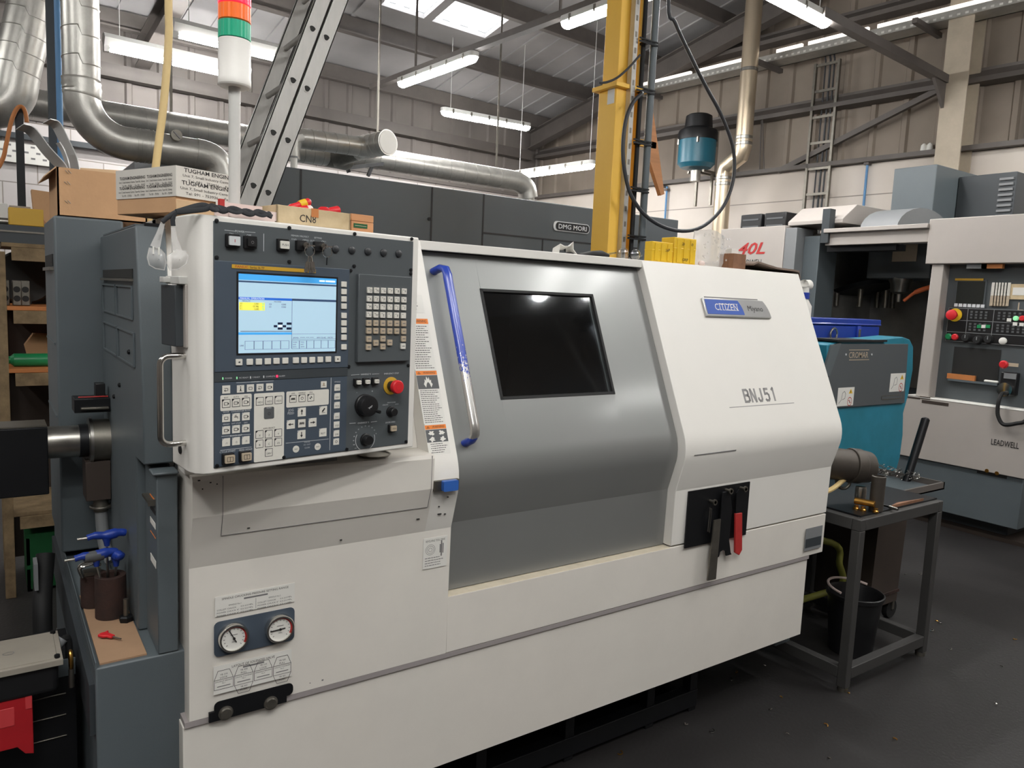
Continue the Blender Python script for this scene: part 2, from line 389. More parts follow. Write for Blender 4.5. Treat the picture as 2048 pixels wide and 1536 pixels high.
# purlins under the roof, rafters, sheeting rails
tn = [0]
def trim(mb):
    tn[0] += 1; return room(mb, 'trim_%d' % tn[0])
for y in (9.75, 8.62, 7.42, 6.2, 5.0, 3.8, 2.6):
    p = MB(); z = zroof(y)-.03
    p.slab([(XL, y, z), (XL, y+.07, z-.015), (XL, y+.07, z-.04), (XL, y+.012, z-.03), (XL, y+.012, z-.2), (XL, y-.06, z-.19), (XL, y-.06, z-.21), (XL, y, z-.22)], (XW-XL, 0, 0), 'steel_dark'); trim(p)
for xr in (8.45, 2.4):
    p = MB()
    for dx0, dx1, dz0, dz1 in ((-.08, .08, -.24, -.225), (-.08, .08, -.5, -.485), (-.006, .006, -.49, -.23)):
        p.slab([(xr+dx0, YF, zroof(YF)+dz0), (xr+dx1, YF, zroof(YF)+dz0), (xr+dx1, YB-.05, zroof(YB)+dz0), (xr+dx0, YB-.05, zroof(YB)+dz0)], (0, 0, dz1-dz0), 'steel_dark')
    trim(p)
for z, yy in ((4.08, (-3, YB)), (5.0, (-3, YB)), (ZB+.03, (-3, YB))):
    p = MB(); d = .16 if z > 3.6 else .05
    p.slab([(XW-.1, yy[0], z-d/2), (XW+.09, yy[0], z-d/2), (XW+.09, yy[0], z+d/2), (XW-.0, yy[0], z+d/2), (XW-.0, yy[0], z+d/2-.03), (XW-.1, yy[0], z-d/2+.05)], (0, yy[1]-yy[0], 0), 'steel_dark'); trim(p)
p = MB(); p.box(XL, XW-.2, YB-.06, YB+.08, 3.95, 4.1, 'steel_dark'); trim(p)
p = MB(); p.box(XL, XW-.2, YB-.04, YB+.09, ZB, ZB+.05, 'steel_dark'); trim(p)
# diagonal wind brace on the right wall
p = MB(); p.bar((XW-.05, 5.36, 3.34), (XW-.05, 3.5, 4.02), .06, .06, 'steel_dark'); trim(p)
# wall post: an I section standing against the blockwork
p = MB(); 
for (x0, x1, y0, y1) in ((XW-.32, XW-.30, 3.18, 3.42), (XW-.03, XW-.01, 3.18, 3.42), (XW-.31, XW-.02, 3.29, 3.31)): p.box(x0, x1, y0, y1, 0, zroof(3.3)-.5, 'steel_post')
trim(p)
p = MB(); p.box(XW-.05, XW-.005, 2.45, 2.72, ZB, 6.0, 'steel_dark'); trim(p)
# tie rail from the post to the light over the aisle
p = MB(); p.box(5.9, XW-.3, 3.36, 3.44, 3.98, 4.06, 'steel_dark'); p.slab([(XW-.6, 3.38, 3.98), (XW-.3, 3.38, 3.98), (XW-.3, 3.38, 3.72)], (0, .03, 0), 'steel_dark'); trim(p)
# long trunking that carries two of the lights
p = MB(); p.box(4.66, 4.74, 2.2, 8.6, 4.10, 4.16, 'steel_dark')
for y in (3, 5.2, 7.6): p.box(4.69, 4.71, y, y+.02, 4.16, zroof(y)-.05, 'steel_dark')
trim(p)
# ------------------------------------------------------------------ fluorescent lights
def batten(c, d, ln, label, power, sealed=True, wires=(), wz=None, tube='tube_rear'):
    """a fluorescent fitting centred at c, running along d, hung on its wires"""
    d = V(d).normalized(); sd = V((-d.y, d.x, 0)); c = V(c)
    root = thing('fluorescent_light', label, 'light', c, 'fluorescent lights under the roof'); h = ln/2
    b = MB(frame(c, d, sd))
    if sealed:
        b.rrect(Matrix.Identity(4), -h, h, -.06, .06, .055, 0, .05, 'lamp_body'); b.build('housing', root, bevel=.004)
        t = MB(frame(c, d, sd)); K = 8
        t.rings([[V((x, .055*s*math.cos(PI+PI*j/K), .058*s*math.sin(PI+PI*j/K))) for j in range(K+1)] for x, s in ((-h+.004, .25), (-h+.025, .75), (-h+.06, 1), (h-.06, 1), (h-.025, .75), (h-.004, .25))], tube)
        t.build('diffuser', root)
        for i in range(5):
            k = MB(frame(c, d, sd)); x = -h+.15+(ln-.3)*i/4; k.box(x-.012, x+.012, -.064, -.058, -.02, .04, 'steel_dull'); k.box(x-.012, x+.012, .058, .064, -.02, .04, 'steel_dull'); k.box(x-.012, x+.012, -.064, .064, .05, .053, 'steel_dull'); k.build('clip', root)
    else:
        b.slab([(-h, -.03, .0), (-h, .03, .0), (-h, .075, .07), (-h, .03, .12), (-h, -.03, .12), (-h, -.075, .07)], (ln, 0, 0), 'lamp_body'); b.build('housing', root)
        t = MB(); t.cyl(c-d*(h-.06)-ZZ*.035, c+d*(h-.06)-ZZ*.035, .019, 'tube_bare', n=12); t.build('tube', root)
        
        for x in (-h, h-.05): e = MB(frame(c, d, sd)); e.box(x, x+.05, -.025, .025, -.06, 0, 'lamp_body'); e.build('lamp_holder', root)
    if wz:
        for x in wires:
            q = c+d*(x*h); m = MB(); m.cyl(q+ZZ*(.04), (q.x, q.y, wz), .004, 'lamp_body', n=6); m.build('hanging_wire', root)
    return root
def mid(a, b): return (V(a)+V(b))/2
PW = 46
A, B = atz(882, 222, 4.0), atz(1060, 255, 4.0); batten(mid(A, B), B-A, (B-A).length, 'sealed fluorescent light hanging over the dark grey machine, sloping down to the right', PW, wires=(-.8, .8), wz=4.95)
A, B = atz(1032, 350, 3.3), atz(1188, 328, 3.3); batten(mid(A, B), B-A, (B-A).length, 'lowest sealed fluorescent light, beside the yellow column above the machine name badge', PW, wires=(-.9, .9), wz=5.0)
A, B = R(4.70, 7.95, 4.05), R(4.70, 6.45, 4.05); batten(mid(A, B), YR, 1.5, 'bright sealed fluorescent light on the long trunking right of the ladder', PW)
A, B = R(4.70, 5.17, 4.05), R(4.70, 3.67, 4.05); batten(mid(A, B), YR, 1.5, 'sealed fluorescent light on the trunking cut off by the yellow column', PW)
batten(R(5.35, 3.44, 4.0), XR, 1.5, 'big sealed fluorescent light at the top edge, right of the yellow column', PW, wires=(-.8, .8), wz=5.8)
A = atz(207, 90, 4.0); batten(A+XR*.75, XR, 1.5, 'open tube batten light left of the signal tower, lower of the two', PW, sealed=False, wires=(-.8, .8), wz=4.8)
A = atz(345, 62, 4.0); batten(A+XR*.75, XR, 1.5, 'open tube batten light passing behind the signal tower, upper of the two', PW, sealed=False, wires=(-.8, .8), wz=4.9)
# the rest of the rows, plus unseen lights added to brighten the left
for i, (x, y, a) in enumerate(((0.2, -.4, XR), (3.85, .15, YR), (4.38, .15, YR), (6.4, -2.6, XR), (-2.2, 5.6, YR), (7.3, 1.4, YR), (-1.3, 0.2, YR), (-2.0, 2.6, YR), (-.9, -2.2, YR), (2.0, -.9, XR), (-.7, -1.1, XR))):
    batten(R(x, y, 4.0), a, 1.5, ['fluorescent light over the front aisle near the left', 'fluorescent light over the front aisle, left of a close pair', 'fluorescent light over the front aisle, right of a close pair', 'fluorescent light far back on the right of the aisle', 'fluorescent light beyond the left edge, far back', 'fluorescent light over the pale machining centre', 'fluorescent light beyond the left edge, nearest', 'fluorescent light beyond the left edge, near the rack', 'fluorescent light in the back row of the aisle', 'fluorescent light over the front aisle, facing the lathe door', 'fluorescent light behind the photographer on the left'][i], PW, wires=(-.8, .8), wz=5.6, tube='tube_on')
# lighting strips and perforated tray along the right wall
for i, (ya, yb) in enumerate(((7.5, 6.62), (6.5, 5.62), (5.35, 5.02), (4.94, 4.24), (4.14, 3.02), (2.95, 1.8))):
    s = MB(); s.box(XW-.34, XW-.30, yb, ya, 4.69, 4.73, 'strip_on'); o = s.build('strip_light')
    o.rotation_euler.z = _a; o.location = Matrix.Rotation(_a, 3, 'Z') @ WORLD[o.name]
    tag(o, ['slim strip light on the wall tray just right of the yellow column', 'slim strip light on the wall tray left of the flue pipe', 'short strip light on the wall tray right of the flue pipe', 'slim strip light on the wall tray above the cable ladder', 'long strip light on the wall tray above the diagonal brace', 'strip light on the wall tray at the upper right corner'][i], 'light', 'strip lights along the wall tray')
s = MB(); s.box(XW-.36, XW-.345, 1.6, 7.6, 4.6, 4.68, 'galvanised'); s.box(XW-.12, XW-.10, 1.6, 7.6, 4.6, 4.66, 'galvanised'); s.box(XW-.345, XW-.1, 1.6, 7.6, 4.60, 4.605, 'galvanised')
y = 1.65
while y < 7.55:
    s.box(XW-.362, XW-.359, y, y+.03, 4.615, 4.635, 'paper_white'); y += .075
for y in (7.35, 5.45, 3.6): s.box(XW-.62, XW, y, y+.05, 4.55, 4.6, 'steel_dark')
o = solo(s, 'cable_tray', 'perforated grey cable tray running along the ribbed right wall', 'cable tray', origin=V((0, 0, 0))); o.rotation_euler.z = _a
# vertical cable ladder dropping from the tray
s = MB(); a0, a1 = 4.66, 4.98
s.box(XW-.1, XW-.06, a0, a0+.03, 2.3, 4.54, 'steel_dull'); s.box(XW-.1, XW-.06, a1-.03, a1, 2.3, 4.54, 'steel_dull')
z = 2.4
while z < 4.5: s.box(XW-.09, XW-.07, a0, a1, z, z+.03, 'steel_dull'); z += .3
o = solo(s, 'cable_ladder', 'vertical cable ladder fixed to the right wall below the tray', 'cable ladder', origin=V((0, 0, 0))); o.rotation_euler.z = _a
for k, (yy, r) in enumerate(((4.76, .010), (4.81, .012), (4.87, .009))):
    s = MB(); s.tube(spline([(XW-.035, yy+.03, 4.72), (XW-.035, yy+.01, 4.6), (XW-.035, yy, 4.45), (XW-.035, yy, 3.4), (XW-.035, yy+.01, 2.3)], 5), r, 'cable_black', n=8)
    o = solo(s, 'power_cable', ['left cable of three in the wall cable ladder', 'thick middle cable of three in the wall cable ladder', 'right cable of three in the wall cable ladder'][2-k], 'cable', 'cables in the wall ladder', origin=V((0, 0, 0))); o.rotation_euler.z = _a
for k, (px, py, z0, z1) in enumerate(((1334, 375, 1.2, 3.3), (1735, 328, 1.2, 3.36))):
    q = atXR(px, py, XW-.04); s = MB(); s.cyl((q.x, q.y, z0), (q.x, q.y, z1), .014, 'blue_pipe', n=10); s.box(q.x-.03, q.x+.03, q.y-.03, q.y+.03, z1-.06, z1-.03, 'steel_dark'); s.cyl((q.x, q.y, z1), q+V((.1, -.25, .03)) if k else q+V((-.05, .2, .03)), .014, 'cable_black', n=8)
    solo(s, 'air_pipe', ['thin blue air pipe down the wall under the mist collector', 'thin blue air pipe down the wall beside the cable ladder'][k], 'pipe', 'blue air pipes on the right wall')
# two round insulators on top of the wall
for k, px in enumerate((1846, 1858)):
    q = atXR(px, 312, XW+.02); s = MB(); s.lathe((q.x, q.y, ZB+.05), (0, 0, 1), [(.02, 0), (.035, .03), (.03, .08), (.012, .1)], 'paper_white', n=12)
    solo(s, 'jar', ['small white jar on the block wall ledge, left of two', 'small white jar on the block wall ledge, right of two'][k], 'jar', 'jars on the wall ledge')
# ================================================================== the big white lathe in front
def worn_handle():
    m = mat('handle_blue', (44, 72, 178), .28, var=.05, coat=.4); nt = m.node_tree; N = nt.nodes; L = nt.links; b = N['Principled BSDF']
    tc = N.new('ShaderNodeTexCoord'); sp = N.new('ShaderNodeSeparateXYZ'); L.new(tc.outputs['Object'], sp.inputs[0])
    # paint rubbed away on the gripped lower half: patches of bare metal
    up = N.new('ShaderNodeMapRange'); up.inputs['From Min'].default_value = 1.24; up.inputs['From Max'].default_value = 1.58; up.inputs['To Min'].default_value = .55; up.inputs['To Max'].default_value = -.35
    L.new(sp.outputs['Z'], up.inputs['Value'])
    lo = N.new('ShaderNodeMapRange'); lo.inputs['From Min'].default_value = 1.215; lo.inputs['From Max'].default_value = 1.24; lo.inputs['To Min'].default_value = -1; lo.inputs['To Max'].default_value = 0
    L.new(sp.outputs['Z'], lo.inputs['Value'])
    nz = N.new('ShaderNodeTexNoise'); nz.inputs['Scale'].default_value = 90; nz.inputs['Detail'].default_value = 5; L.new(tc.outputs['Object'], nz.inputs['Vector']); nz.inputs['Roughness'].default_value = .8
    a = N.new('ShaderNodeMath'); a.operation = 'ADD'; L.new(up.outputs[0], a.inputs[0]); L.new(nz.outputs['Fac'], a.inputs[1])
    a2 = N.new('ShaderNodeMath'); a2.operation = 'ADD'; L.new(a.outputs[0], a2.inputs[0]); L.new(lo.outputs[0], a2.inputs[1])
    g = N.new('ShaderNodeMath'); g.operation = 'GREATER_THAN'; g.inputs[1].default_value = .58; L.new(a2.outputs[0], g.inputs[0])
    old = b.inputs['Base Color'].links[0].from_socket; mx = N.new('ShaderNodeMix'); mx.data_type = 'RGBA'
    L.new(g.outputs[0], mx.inputs[0]); L.new(old, mx.inputs[6]); mx.inputs[7].default_value = (*lin((206, 204, 200)), 1); L.new(mx.outputs[2], b.inputs['Base Color'])
    m2 = N.new('ShaderNodeMath'); m2.operation = 'MULTIPLY'; m2.inputs[1].default_value = .8; L.new(g.outputs[0], m2.inputs[0]); L.new(m2.outputs[0], b.inputs['Metallic'])
worn_handle()
LT = thing('cnc_lathe', 'large white and grey CNC lathe with control panel and blue door handle', 'lathe', (1.6, 2.35, 0))
TY, TZ, NY, NZ = 1.98, 1.775, 1.725, 1.184
SV = V((0, TY-NY, TZ-NZ)).normalized()
def prof(off, zb, top=True, low=None):
    p = [(TY+off, TZ)] if top else []
    y, z = NY+off, NZ; p.append((y, z))
    for a in (20, 13, 6, -1, -8): y -= math.sin(math.radians(a))*.02; z -= math.cos(math.radians(a))*.02; p.append((y, z))
    return p+[(1.745+off, .98), (1.75+off, zb)]
def sf(off): return frame((0, NY+off, NZ), XX, SV)
def slab_profile(mb, pr, x0, x1, thick, m):
    inner = [(y+thick, z) for y, z in reversed(pr)]; mb.prismx(pr+inner, x0, x1, m)
def on(F, x, y):
    p = hit(x, y, F.translation, F.col[2].xyz); q = F.inverted() @ p; return q.x, q.y
FF = frame((0, 1.7445, 0), XX, ZZ); FY = 1.7445
# --- base
b = MB(); b.box(.36, 2.74, 1.83, 2.95, .27, .62, 'dark_deep'); b.box(.171, .40, 1.80, 3.05, .2, .765, 'dark_paint'); b.box(.40, 2.80, 1.85, 2.95, .27, .60, 'dark_deep')
b.box(2.70, 2.80, 1.82, 2.95, .2, 1.2, 'dark_paint'); b.build('base', LT, bevel=.004)
b = MB()
for z0, z1 in ((0.02, .09),): b.box(.25, 2.30, 1.885, 1.93, z0, z1, 'black_metal')
for x in (.25, .75, 1.25, 1.62, 2.02, 2.26): b.box(x, x+.04, 1.89, 1.93, .0, .27, 'black_metal')
for x in (.3, 2.2): b.box(x, x+.05, 1.93, 2.9, 0, .08, 'black_metal')
b.box(.25, 2.30, 2.86, 2.9, 0, .27, 'black_metal'); b.box(.45, 2.1, 2.1, 2.85, .03, .26, 'dark_inside')
b.build('base_frame', LT, bevel=.002)
b = MB(); b.box(.171, .1735, 1.80, 3.05, .765, .778, 'dark_paint'); b.box(.160, .171, 1.82, 3.0, .60, .72, 'dark_deep'); b.build('tray_lip', LT)
# --- white panels
b = MB(); b.box(.342, 2.772, 1.756, 1.80, .265, .596, 'white_scuffed'); b.build('skirt_panel', LT, bevel=.001)
b = MB(); b.box(.345, 2.774, 1.7502, 1.82, .5955, .6095, 'grey_strip'); b.build('skirt_joint', LT)
b = MB(); b.prismx([(1.75, .61), (1.745, .98), (1.7055, 1.108), (1.7035, 1.19), (1.708, 1.2), (1.86, 1.2), (1.86, .61)], .355, .956, 'white_scuffed'); b.prismx([(1.75, .61), (1.745, .98), (1.86, .98), (1.86, .61)], .956, 1.038, 'white_scuffed'); b.build('lower_panel', LT, smooth=11)
b = MB(); x0 = .419
for (y0, z0), (y1, z1) in (((1.7030, 1.198), (1.7050, 1.108)), ((1.7050, 1.108), (1.7205, 1.055))):
    b.slab([(x0-.0006, y0, z0), (x0+.0006, y0, z0), (x0+.0006, y1, z1), (x0-.0006, y1, z1)], (0, .002, 0), 'ink_grey')
    b.slab([(.9485, y0, z0), (.9498, y0, z0), (.9498, y1, z1), (.9485, y1, z1)], (0, .002, 0), 'ink_grey')
b.box(x0, .9485, 1.7202, 1.7222, 1.0545, 1.0555, 'ink_grey'); b.build('access_panel_seam', LT)
b = MB(); b.prismx(prof(0, .98)[:-1]+[(2.05, .98), (2.05, 1.775)], .956, 1.038, 'white_paint'); b.build('door_post', LT, smooth=11)
b = MB(); b.box(1.0385, 2.868, 1.75, 1.80, .61, .776, 'white_scuffed'); b.box(1.0385, 1.935, 1.7502, 1.802, .774, .7775, 'beige_edge'); b.build('apron_panel', LT, bevel=.002)
b = MB(); b.prismx(prof(0, .782)+[(2.95, .782), (2.95, TZ)], 1.934, 2.868, 'white_paint'); b.build('right_cover', LT, smooth=11, bevel=.002)
b = MB(); e = MB()
b.prismx([(TY, TZ), (1.732, 1.2), (1.80, 1.2), (2.10, TZ)], .345, .366, 'white_paint')
b.prismx([(TY+.0, TZ), (TY, 1.74), (1.80, 1.2), (2.2, 1.2), (2.6, TZ)], .366, .956, 'white_paint')
b.box(.345, 1.038, 2.05, 2.95, 1.74, TZ, 'white_paint'); b.box(.345, .366, 2.0, 2.95, 1.2, 1.75, 'white_paint'); b.build('headstock_cover', LT, bevel=.002)
b = MB(); b.box(1.0385, 1.9335, 1.985, 2.95, 1.757, TZ, 'white_paint'); b.box(1.0385, 1.9335, 1.977, 1.99, 1.748, TZ, 'white_paint'); b.build('top_cover', LT, bevel=.002)
# --- machining chamber behind the door
b = MB(); b.box(1.04, 1.934, 2.80, 2.95, .6, 1.757, 'chamber_grey'); b.box(1.04, 1.934, 1.83, 2.80, .60, .82, 'chamber_grey'); b.box(.96, 1.04, 2.05, 2.95, .62, 1.74, 'panel_blue_dark'); b.build('chamber', LT)
b = MB(); b.cyl((1.04, 2.45, 1.155), (1.16, 2.45, 1.155), .10, 'steel_dull', n=28); b.cyl((1.16, 2.45, 1.155), (1.22, 2.45, 1.155), .07, 'steel_dull', r1=.05, n=28); b.build('spindle_chuck', LT, bevel=.004)
b = MB(); b.box(1.5, 1.78, 2.25, 2.6, .9, 1.2, 'black_metal'); b.lathe((1.48, 2.35, 1.12), (1, 0, 0), [(.05, 0), (.16, .01), (.16, .08), (.05, .09)], 'steel_dull', n=12); b.cyl((1.42, 2.22, 1.22), (1.50, 2.22, 1.22), .02, 'steel', n=12); b.build('tool_turret', LT, bevel=.004)
b = MB(); b.tube(spline([(1.36, 2.35, 1.6), (1.38, 2.2, 1.45), (1.36, 2.08, 1.36), (1.35, 2.05, 1.31)]), .018, 'orange_plastic', n=10); b.build('coolant_nozzle', LT)
# --- sliding door
DO = .035; F = sf(DO); DX0, DX1 = 1.0395, 1.9325
ax, ay = on(F, 960.6, 579); bx_, by_ = on(F, 1184, 590); cx_, cy_ = on(F, 1229, 786); dx_, dy_ = on(F, 1004, 798)
WX0, WX1, WB0, WB1 = (ax+dx_)/2, (bx_+cx_)/2, (cy_+dy_)/2, (ay+by_)/2
d = MB(); pr = prof(DO, .78); pr[0] = (TY+DO-.012, TZ-.03)
def sp(bv): return (NY+DO+SV.y*bv, NZ+SV.z*bv)
slab_profile(d, pr, DX0, WX0, .03, 'door_grey'); slab_profile(d, pr, WX1, DX1, .03, 'door_grey')
slab_profile(d, [pr[0], sp(WB1)], WX0, WX1, .03, 'door_grey'); slab_profile(d, [sp(WB0)]+pr[1:], WX0, WX1, .03, 'door_grey')
DOOR = d.build('door', LT, smooth=11)
g = MB(F)
for x0, x1, y0, y1 in ((WX0-.003, WX0+.006, WB0-.003, WB1+.003), (WX1-.006, WX1+.003, WB0-.003, WB1+.003), (WX0, WX1, WB0-.003, WB0+.006), (WX0, WX1, WB1-.006, WB1+.003)): g.box(x0, x1, y0, y1, -.012, .0015, 'black_rubber')
g.build('window_gasket', DOOR)
g = MB(F); g.box(WX1-.019, WX1-.0065, WB0+.004, WB1-.004, -.01, -.006, 'steel_dull'); g.build('window_rail', DOOR)
g = MB(F); g.box(WX0, WX1, WB0, WB1, -.009, -.005, 'tinted_glass'); g.build('window_pane', DOOR)
FH = sf(DO-.05); h0, h1 = on(FH, 893, 551), on(FH, 953, 884)
P = [V((h0[0]-.012, h0[1]+.012, 0)), V((h0[0]-.006, h0[1]+.010, .03)), V((h0[0], h0[1], .047)), V((h0[0]+.001, h0[1]-.02, .051))]
n = 14
P += [V((h0[0]+(h1[0]-h0[0])*t, h0[1]-.03+(h1[1]-h0[1]+.06)*t, .051)) for t in [i/n for i in range(n+1)]]
P += [V((h1[0], h1[1]+.018, .05)), V((h1[0], h1[1]+.002, .044)), V((h1[0]-.004, h1[1]-.010, .028)), V((h1[0]-.008, h1[1]-.012, 0))]
h = MB(F); h.tube([F.to_3x3() @ p + F.translation for p in P], .0155, 'handle_blue', n=16, M=F.inverted(), flat=(1.0, .72)); h.build('door_handle', DOOR)
# badge CITIZEN / Miyano on the right cover
F = sf(0); q = [on(F, *p) for p in ((1400, 596), (1530, 604), (1540, 638), (1411, 634))]
bx0, bx1 = (q[0][0]+q[3][0])/2, (q[1][0]+q[2][0])/2; by0, by1 = (q[2][1]+q[3][1])/2, (q[0][1]+q[1][1])/2; bw = bx1-bx0; bh = by1-by0
bd = MB(F)
arcp = [(bx1-.035*(1-math.cos(t)), by0+bh*(t/(PI/2))) for t in [PI/2*i/8 for i in range(9)]]
outl = [(bx0, by0), (bx1, by0)]+[(bx1-.03*(i/8)**2.2, by0+bh*i/8) for i in range(1, 9)]+[(bx0, by1)]
bd.slab([(x, y, 0) for x, y in outl], (0, 0, .010), 'silver_badge'); BADGE = bd.build('badge', LT, bevel=.003, seg=3)
m0 = bx0+bw*.57
bl = MB(F); bl.slab([(x, y, .0101) for x, y in [(bx0+.008, by0+.009), (m0, by0+.009)]+[(m0-.022*(i/8)**2, by0+.009+(bh-.016)*i/8) for i in range(1, 9)]+[(bx0+.008, by1-.007)]], (0, 0, .001), 'blue_badge'); bl.build('badge_plate', BADGE)
tx = MB(F); tx.text('CITIZEN', F.copy() if 0 else Matrix.Identity(4), bx0+bw*.315, by0+bh*.34, bh*.36, 'paper_white', width=bw*.34, z=.0114, bold=.0)
# slab serifs on the capitals
cw = bw*.34; c0 = bx0+bw*.315-cw/2
for fx in (.235, .37, .50, .66, .79, .875, .985):
    for yy in (by0+bh*.34, by0+bh*.685): tx.box(c0+cw*fx-.006, c0+cw*fx+.006, yy, yy+.0022, .0113, .0115, 'paper_white')
tx.text('Miyano', Matrix.Identity(4), bx0+bw*.765, by0+bh*.36, bh*.30, 'ink', width=bw*.24, z=.0106)
tx.build('badge_lettering', BADGE)
s = MB(F); a0 = on(F, 1408, 594.5); a1 = on(F, 1515, 601); s.box(a0[0], a1[0], min(a0[1], a1[1])+.001, min(a0[1], a1[1])+.005, .0001, .001, 'ink_grey'); s.build('badge_shadow_strip', BADGE)
# model lettering
t0 = on(F, 1491, 806); t1 = on(F, 1556, 800); tt = on(F, 1487, 778)
tx = MB(F); hh_ = tt[1]-t0[1]; wl_ = (t1[0]-t0[0])/5.15; sw_ = hh_*.17
def stroke(pts):
    for i in range(len(pts)-1):
        a_, b_ = V((*pts[i], 0)), V((*pts[i+1], 0)); d_ = (b_-a_).normalized(); s_ = V((-d_.y, d_.x, 0))*sw_/2; e_ = d_*sw_*.35
        tx.slab([a_-s_-e_*(i > 0), b_-s_+e_*(i < len(pts)-2), b_+s_+e_*(i < len(pts)-2), a_+s_-e_*(i > 0)], (0, 0, .0006), 'letter_grey')
for k_, gl in enumerate(([[(.08, 0), (.08, 1)], [(.08, .92), (.55, .92), (.72, .82), (.72, .62), (.55, .53), (.08, .53)], [(.55, .53), (.78, .42), (.78, .18), (.6, .08), (.08, .08)]], [[(.08, 0), (.08, 1)], [(.08, 1), (.72, 0)], [(.72, 0), (.72, 1)]],
        [[(.62, 1), (.62, .22), (.5, .08), (.24, .08), (.1, .22), (.1, .34)]], [[(.72, .92), (.16, .92), (.14, .56), (.5, .6), (.7, .48), (.7, .2), (.56, .08), (.24, .08), (.1, .2)]], [[(.2, .82), (.45, .96), (.45, 0)]])):
    for st_ in gl: stroke([(t0[0]+wl_*(k_*1.06+x_), t0[1]+hh_*z_) for x_, z_ in st_])
l0, l1 = on(F, 1459, 815), on(F, 1588, 806); tx.slab([(l0[0], l0[1]-.0015, 0), (l1[0], l0[1]-.0015, 0), (l1[0], l0[1]+.0012, 0), (l0[0], l0[1]+.0012, 0)], (0, 0, .0006), 'letter_grey')
tx.build('model_lettering', LT)
s = MB(); p0 = V((1.978, 1.7112, 1.108)); s.slab([p0, p0+V((.22, 0, .0)), p0+V((.22, 0, .004)), p0+V((0, 0, .003))], (0, -.0012, 0), 'ink_grey'); s.build('cover_seam', LT)
# latch between post and door
s = MB(); s.box(.957, 1.032, 1.700, 1.712, 1.10, 1.128, 'steel_dull'); s.rrect(frame((0, 1.70, 0), XX, ZZ), .977, 1.022, 1.101, 1.129, .003, 0, .014, 'blue_latch'); s.build('door_latch', LT)
# small chips in the paint around the post and along the front
s = MB()
for px, py, w_, h_ in ((398, 961, 4, 2), (421, 965, 3, 2), (434, 968, 2, 2), (405, 978, 2, 2), (497, 1056, 5, 2), (682, 1080, 4, 2), (836, 1038, 7, 2), (879, 1028, 9, 2), (890, 1028, 4, 2), (878, 1013, 3, 2), (896, 994, 3, 2)):
    zz = V(aty(px, py, 1.72)); yy = 1.7035 if zz.z > 1.108 else 1.7055+(1.108-zz.z)*.31
    q = aty(px, py, yy); w2, h2 = w_*.0006, h_*.0006; s.box(q.x-w2, q.x+w2, yy-.0016, yy+.002, q.z-h2, q.z+h2, 'ink')
for px, py, w_, h_ in ((702, 1245, 10, 2), (645, 1360, 4, 3), (620, 1366, 2, 2), (760, 1180, 2, 2)):
    q = aty(px, py, 1.75); w2, h2 = w_*.0006, h_*.0006; s.box(q.x-w2, q.x+w2, 1.7492, 1.751, q.z-h2, q.z+h2, 'ink_grey')
for px, py, a, w_ in ((953, 1420, .9, 12), (1130, 1420, 1.0, 6), (1263, 1308, .8, 6), (1272, 1346, .9, 7), (1394, 1258, 1.2, 4), (1305, 1252, 0, 2), (1374, 1262, 0, 2), (1306, 1351, 0, 2), (1425, 1307, .9, 2)):
    q = aty(px, py, 1.762); dx, dz = math.cos(a)*w_*.0007, math.sin(a)*w_*.0007
    s.bar((q.x-dx, 1.7616, q.z-dz), (q.x+dx, 1.7616, q.z+dz), .0012, .003, 'ink_grey', up=(0, 1, 0))
s.build('paint_chips', LT)
# ------------------------------------------------------------------ sheet metal on the left end
b = MB(); b.prismx([(1.92, 1.747), (1.846, 1.37), (1.846, 1.205), (1.955, 1.20), (1.955, .766), (2.56, .766), (2.56, 1.747)], .28, .3445, 'dark_paint'); GU = b.build('spindle_guard', LT, bevel=.004)
b = MB(); b.box(.299, .343, 1.80, 1.95, .766, 1.190, 'dark_paint'); b.box(.290, .3445, 1.79, 1.846, 1.190, 1.197, 'dark_paint'); b.build('end_cover', LT, bevel=.003)
b = MB(); b.box(.284, .30, 1.82, 1.90, 1.120, 1.126, 'steel_dull'); b.box(.284, .30, 1.815, 1.82, 1.116, 1.130, 'steel_dull'); b.build('cover_bracket', LT)
b = MB()
def gp(px, py): p = atx(px, py, .2795); return p.y, p.z
for (ya, za), (yb, zb) in ((gp(207, 540), gp(266, 556)),):
    b.box(.2775, .2795, yb, ya, zb, za, 'dark_inside'); b.box(.270, .28, yb, ya, zb-.008, zb-.002, 'steel_dull')
for px0, py0, px1, py1 in ((207, 570, 266, 640), (209, 645, 270, 735)):
    y0, z0 = gp(px1, py1); y1, z1 = gp(px0, py0)
    for (ya, yb) in ((y0, (y0+y1)/2-.012), ((y0+y1)/2+.012, y1)):
        for (z_, dz) in ((z0, .004), (z1, .004)): b.box(.2755, .2795, ya, yb, z_, z_+dz, 'dark_paint')
        for y_ in (ya, yb): b.box(.2755, .2795, y_-.002, y_+.002, z0, z1, 'dark_paint')
for px, py in ((240, 770), (229, 793), (259, 704)): y_, z_ = gp(px, py); b.lathe((.28, y_, z_), (-1, 0, 0), [(.006, 0), (.006, .004), (.003, .006)], 'black_metal', n=10)
b.build('guard_vent', GU)
b = MB(); b.box(.30, .344, 1.925, 2.0, 1.747, 1.755, 'black_metal'); b.box(.281, .344, 1.93, 2.5, 1.747, 1.751, 'dark_paint'); b.build('guard_lid', GU)
b = MB(); b.box(.163, .345, 2.585, 3.02, .786, 1.80, 'dark_paint'); CB = b.build('electrical_cabinet', LT, bevel=.006)
b = MB(); b.box(.160, .163, 2.63, 2.95, 1.655, 1.69, 'dark_inside'); b.box(.152, .163, 2.63, 2.95, 1.642, 1.652, 'steel_dull')
for z in (1.42, 1.2): b.box(.159, .163, 2.62, 2.97, z, z+.006, 'dark_paint'); 
b.build('cabinet_vent', CB)
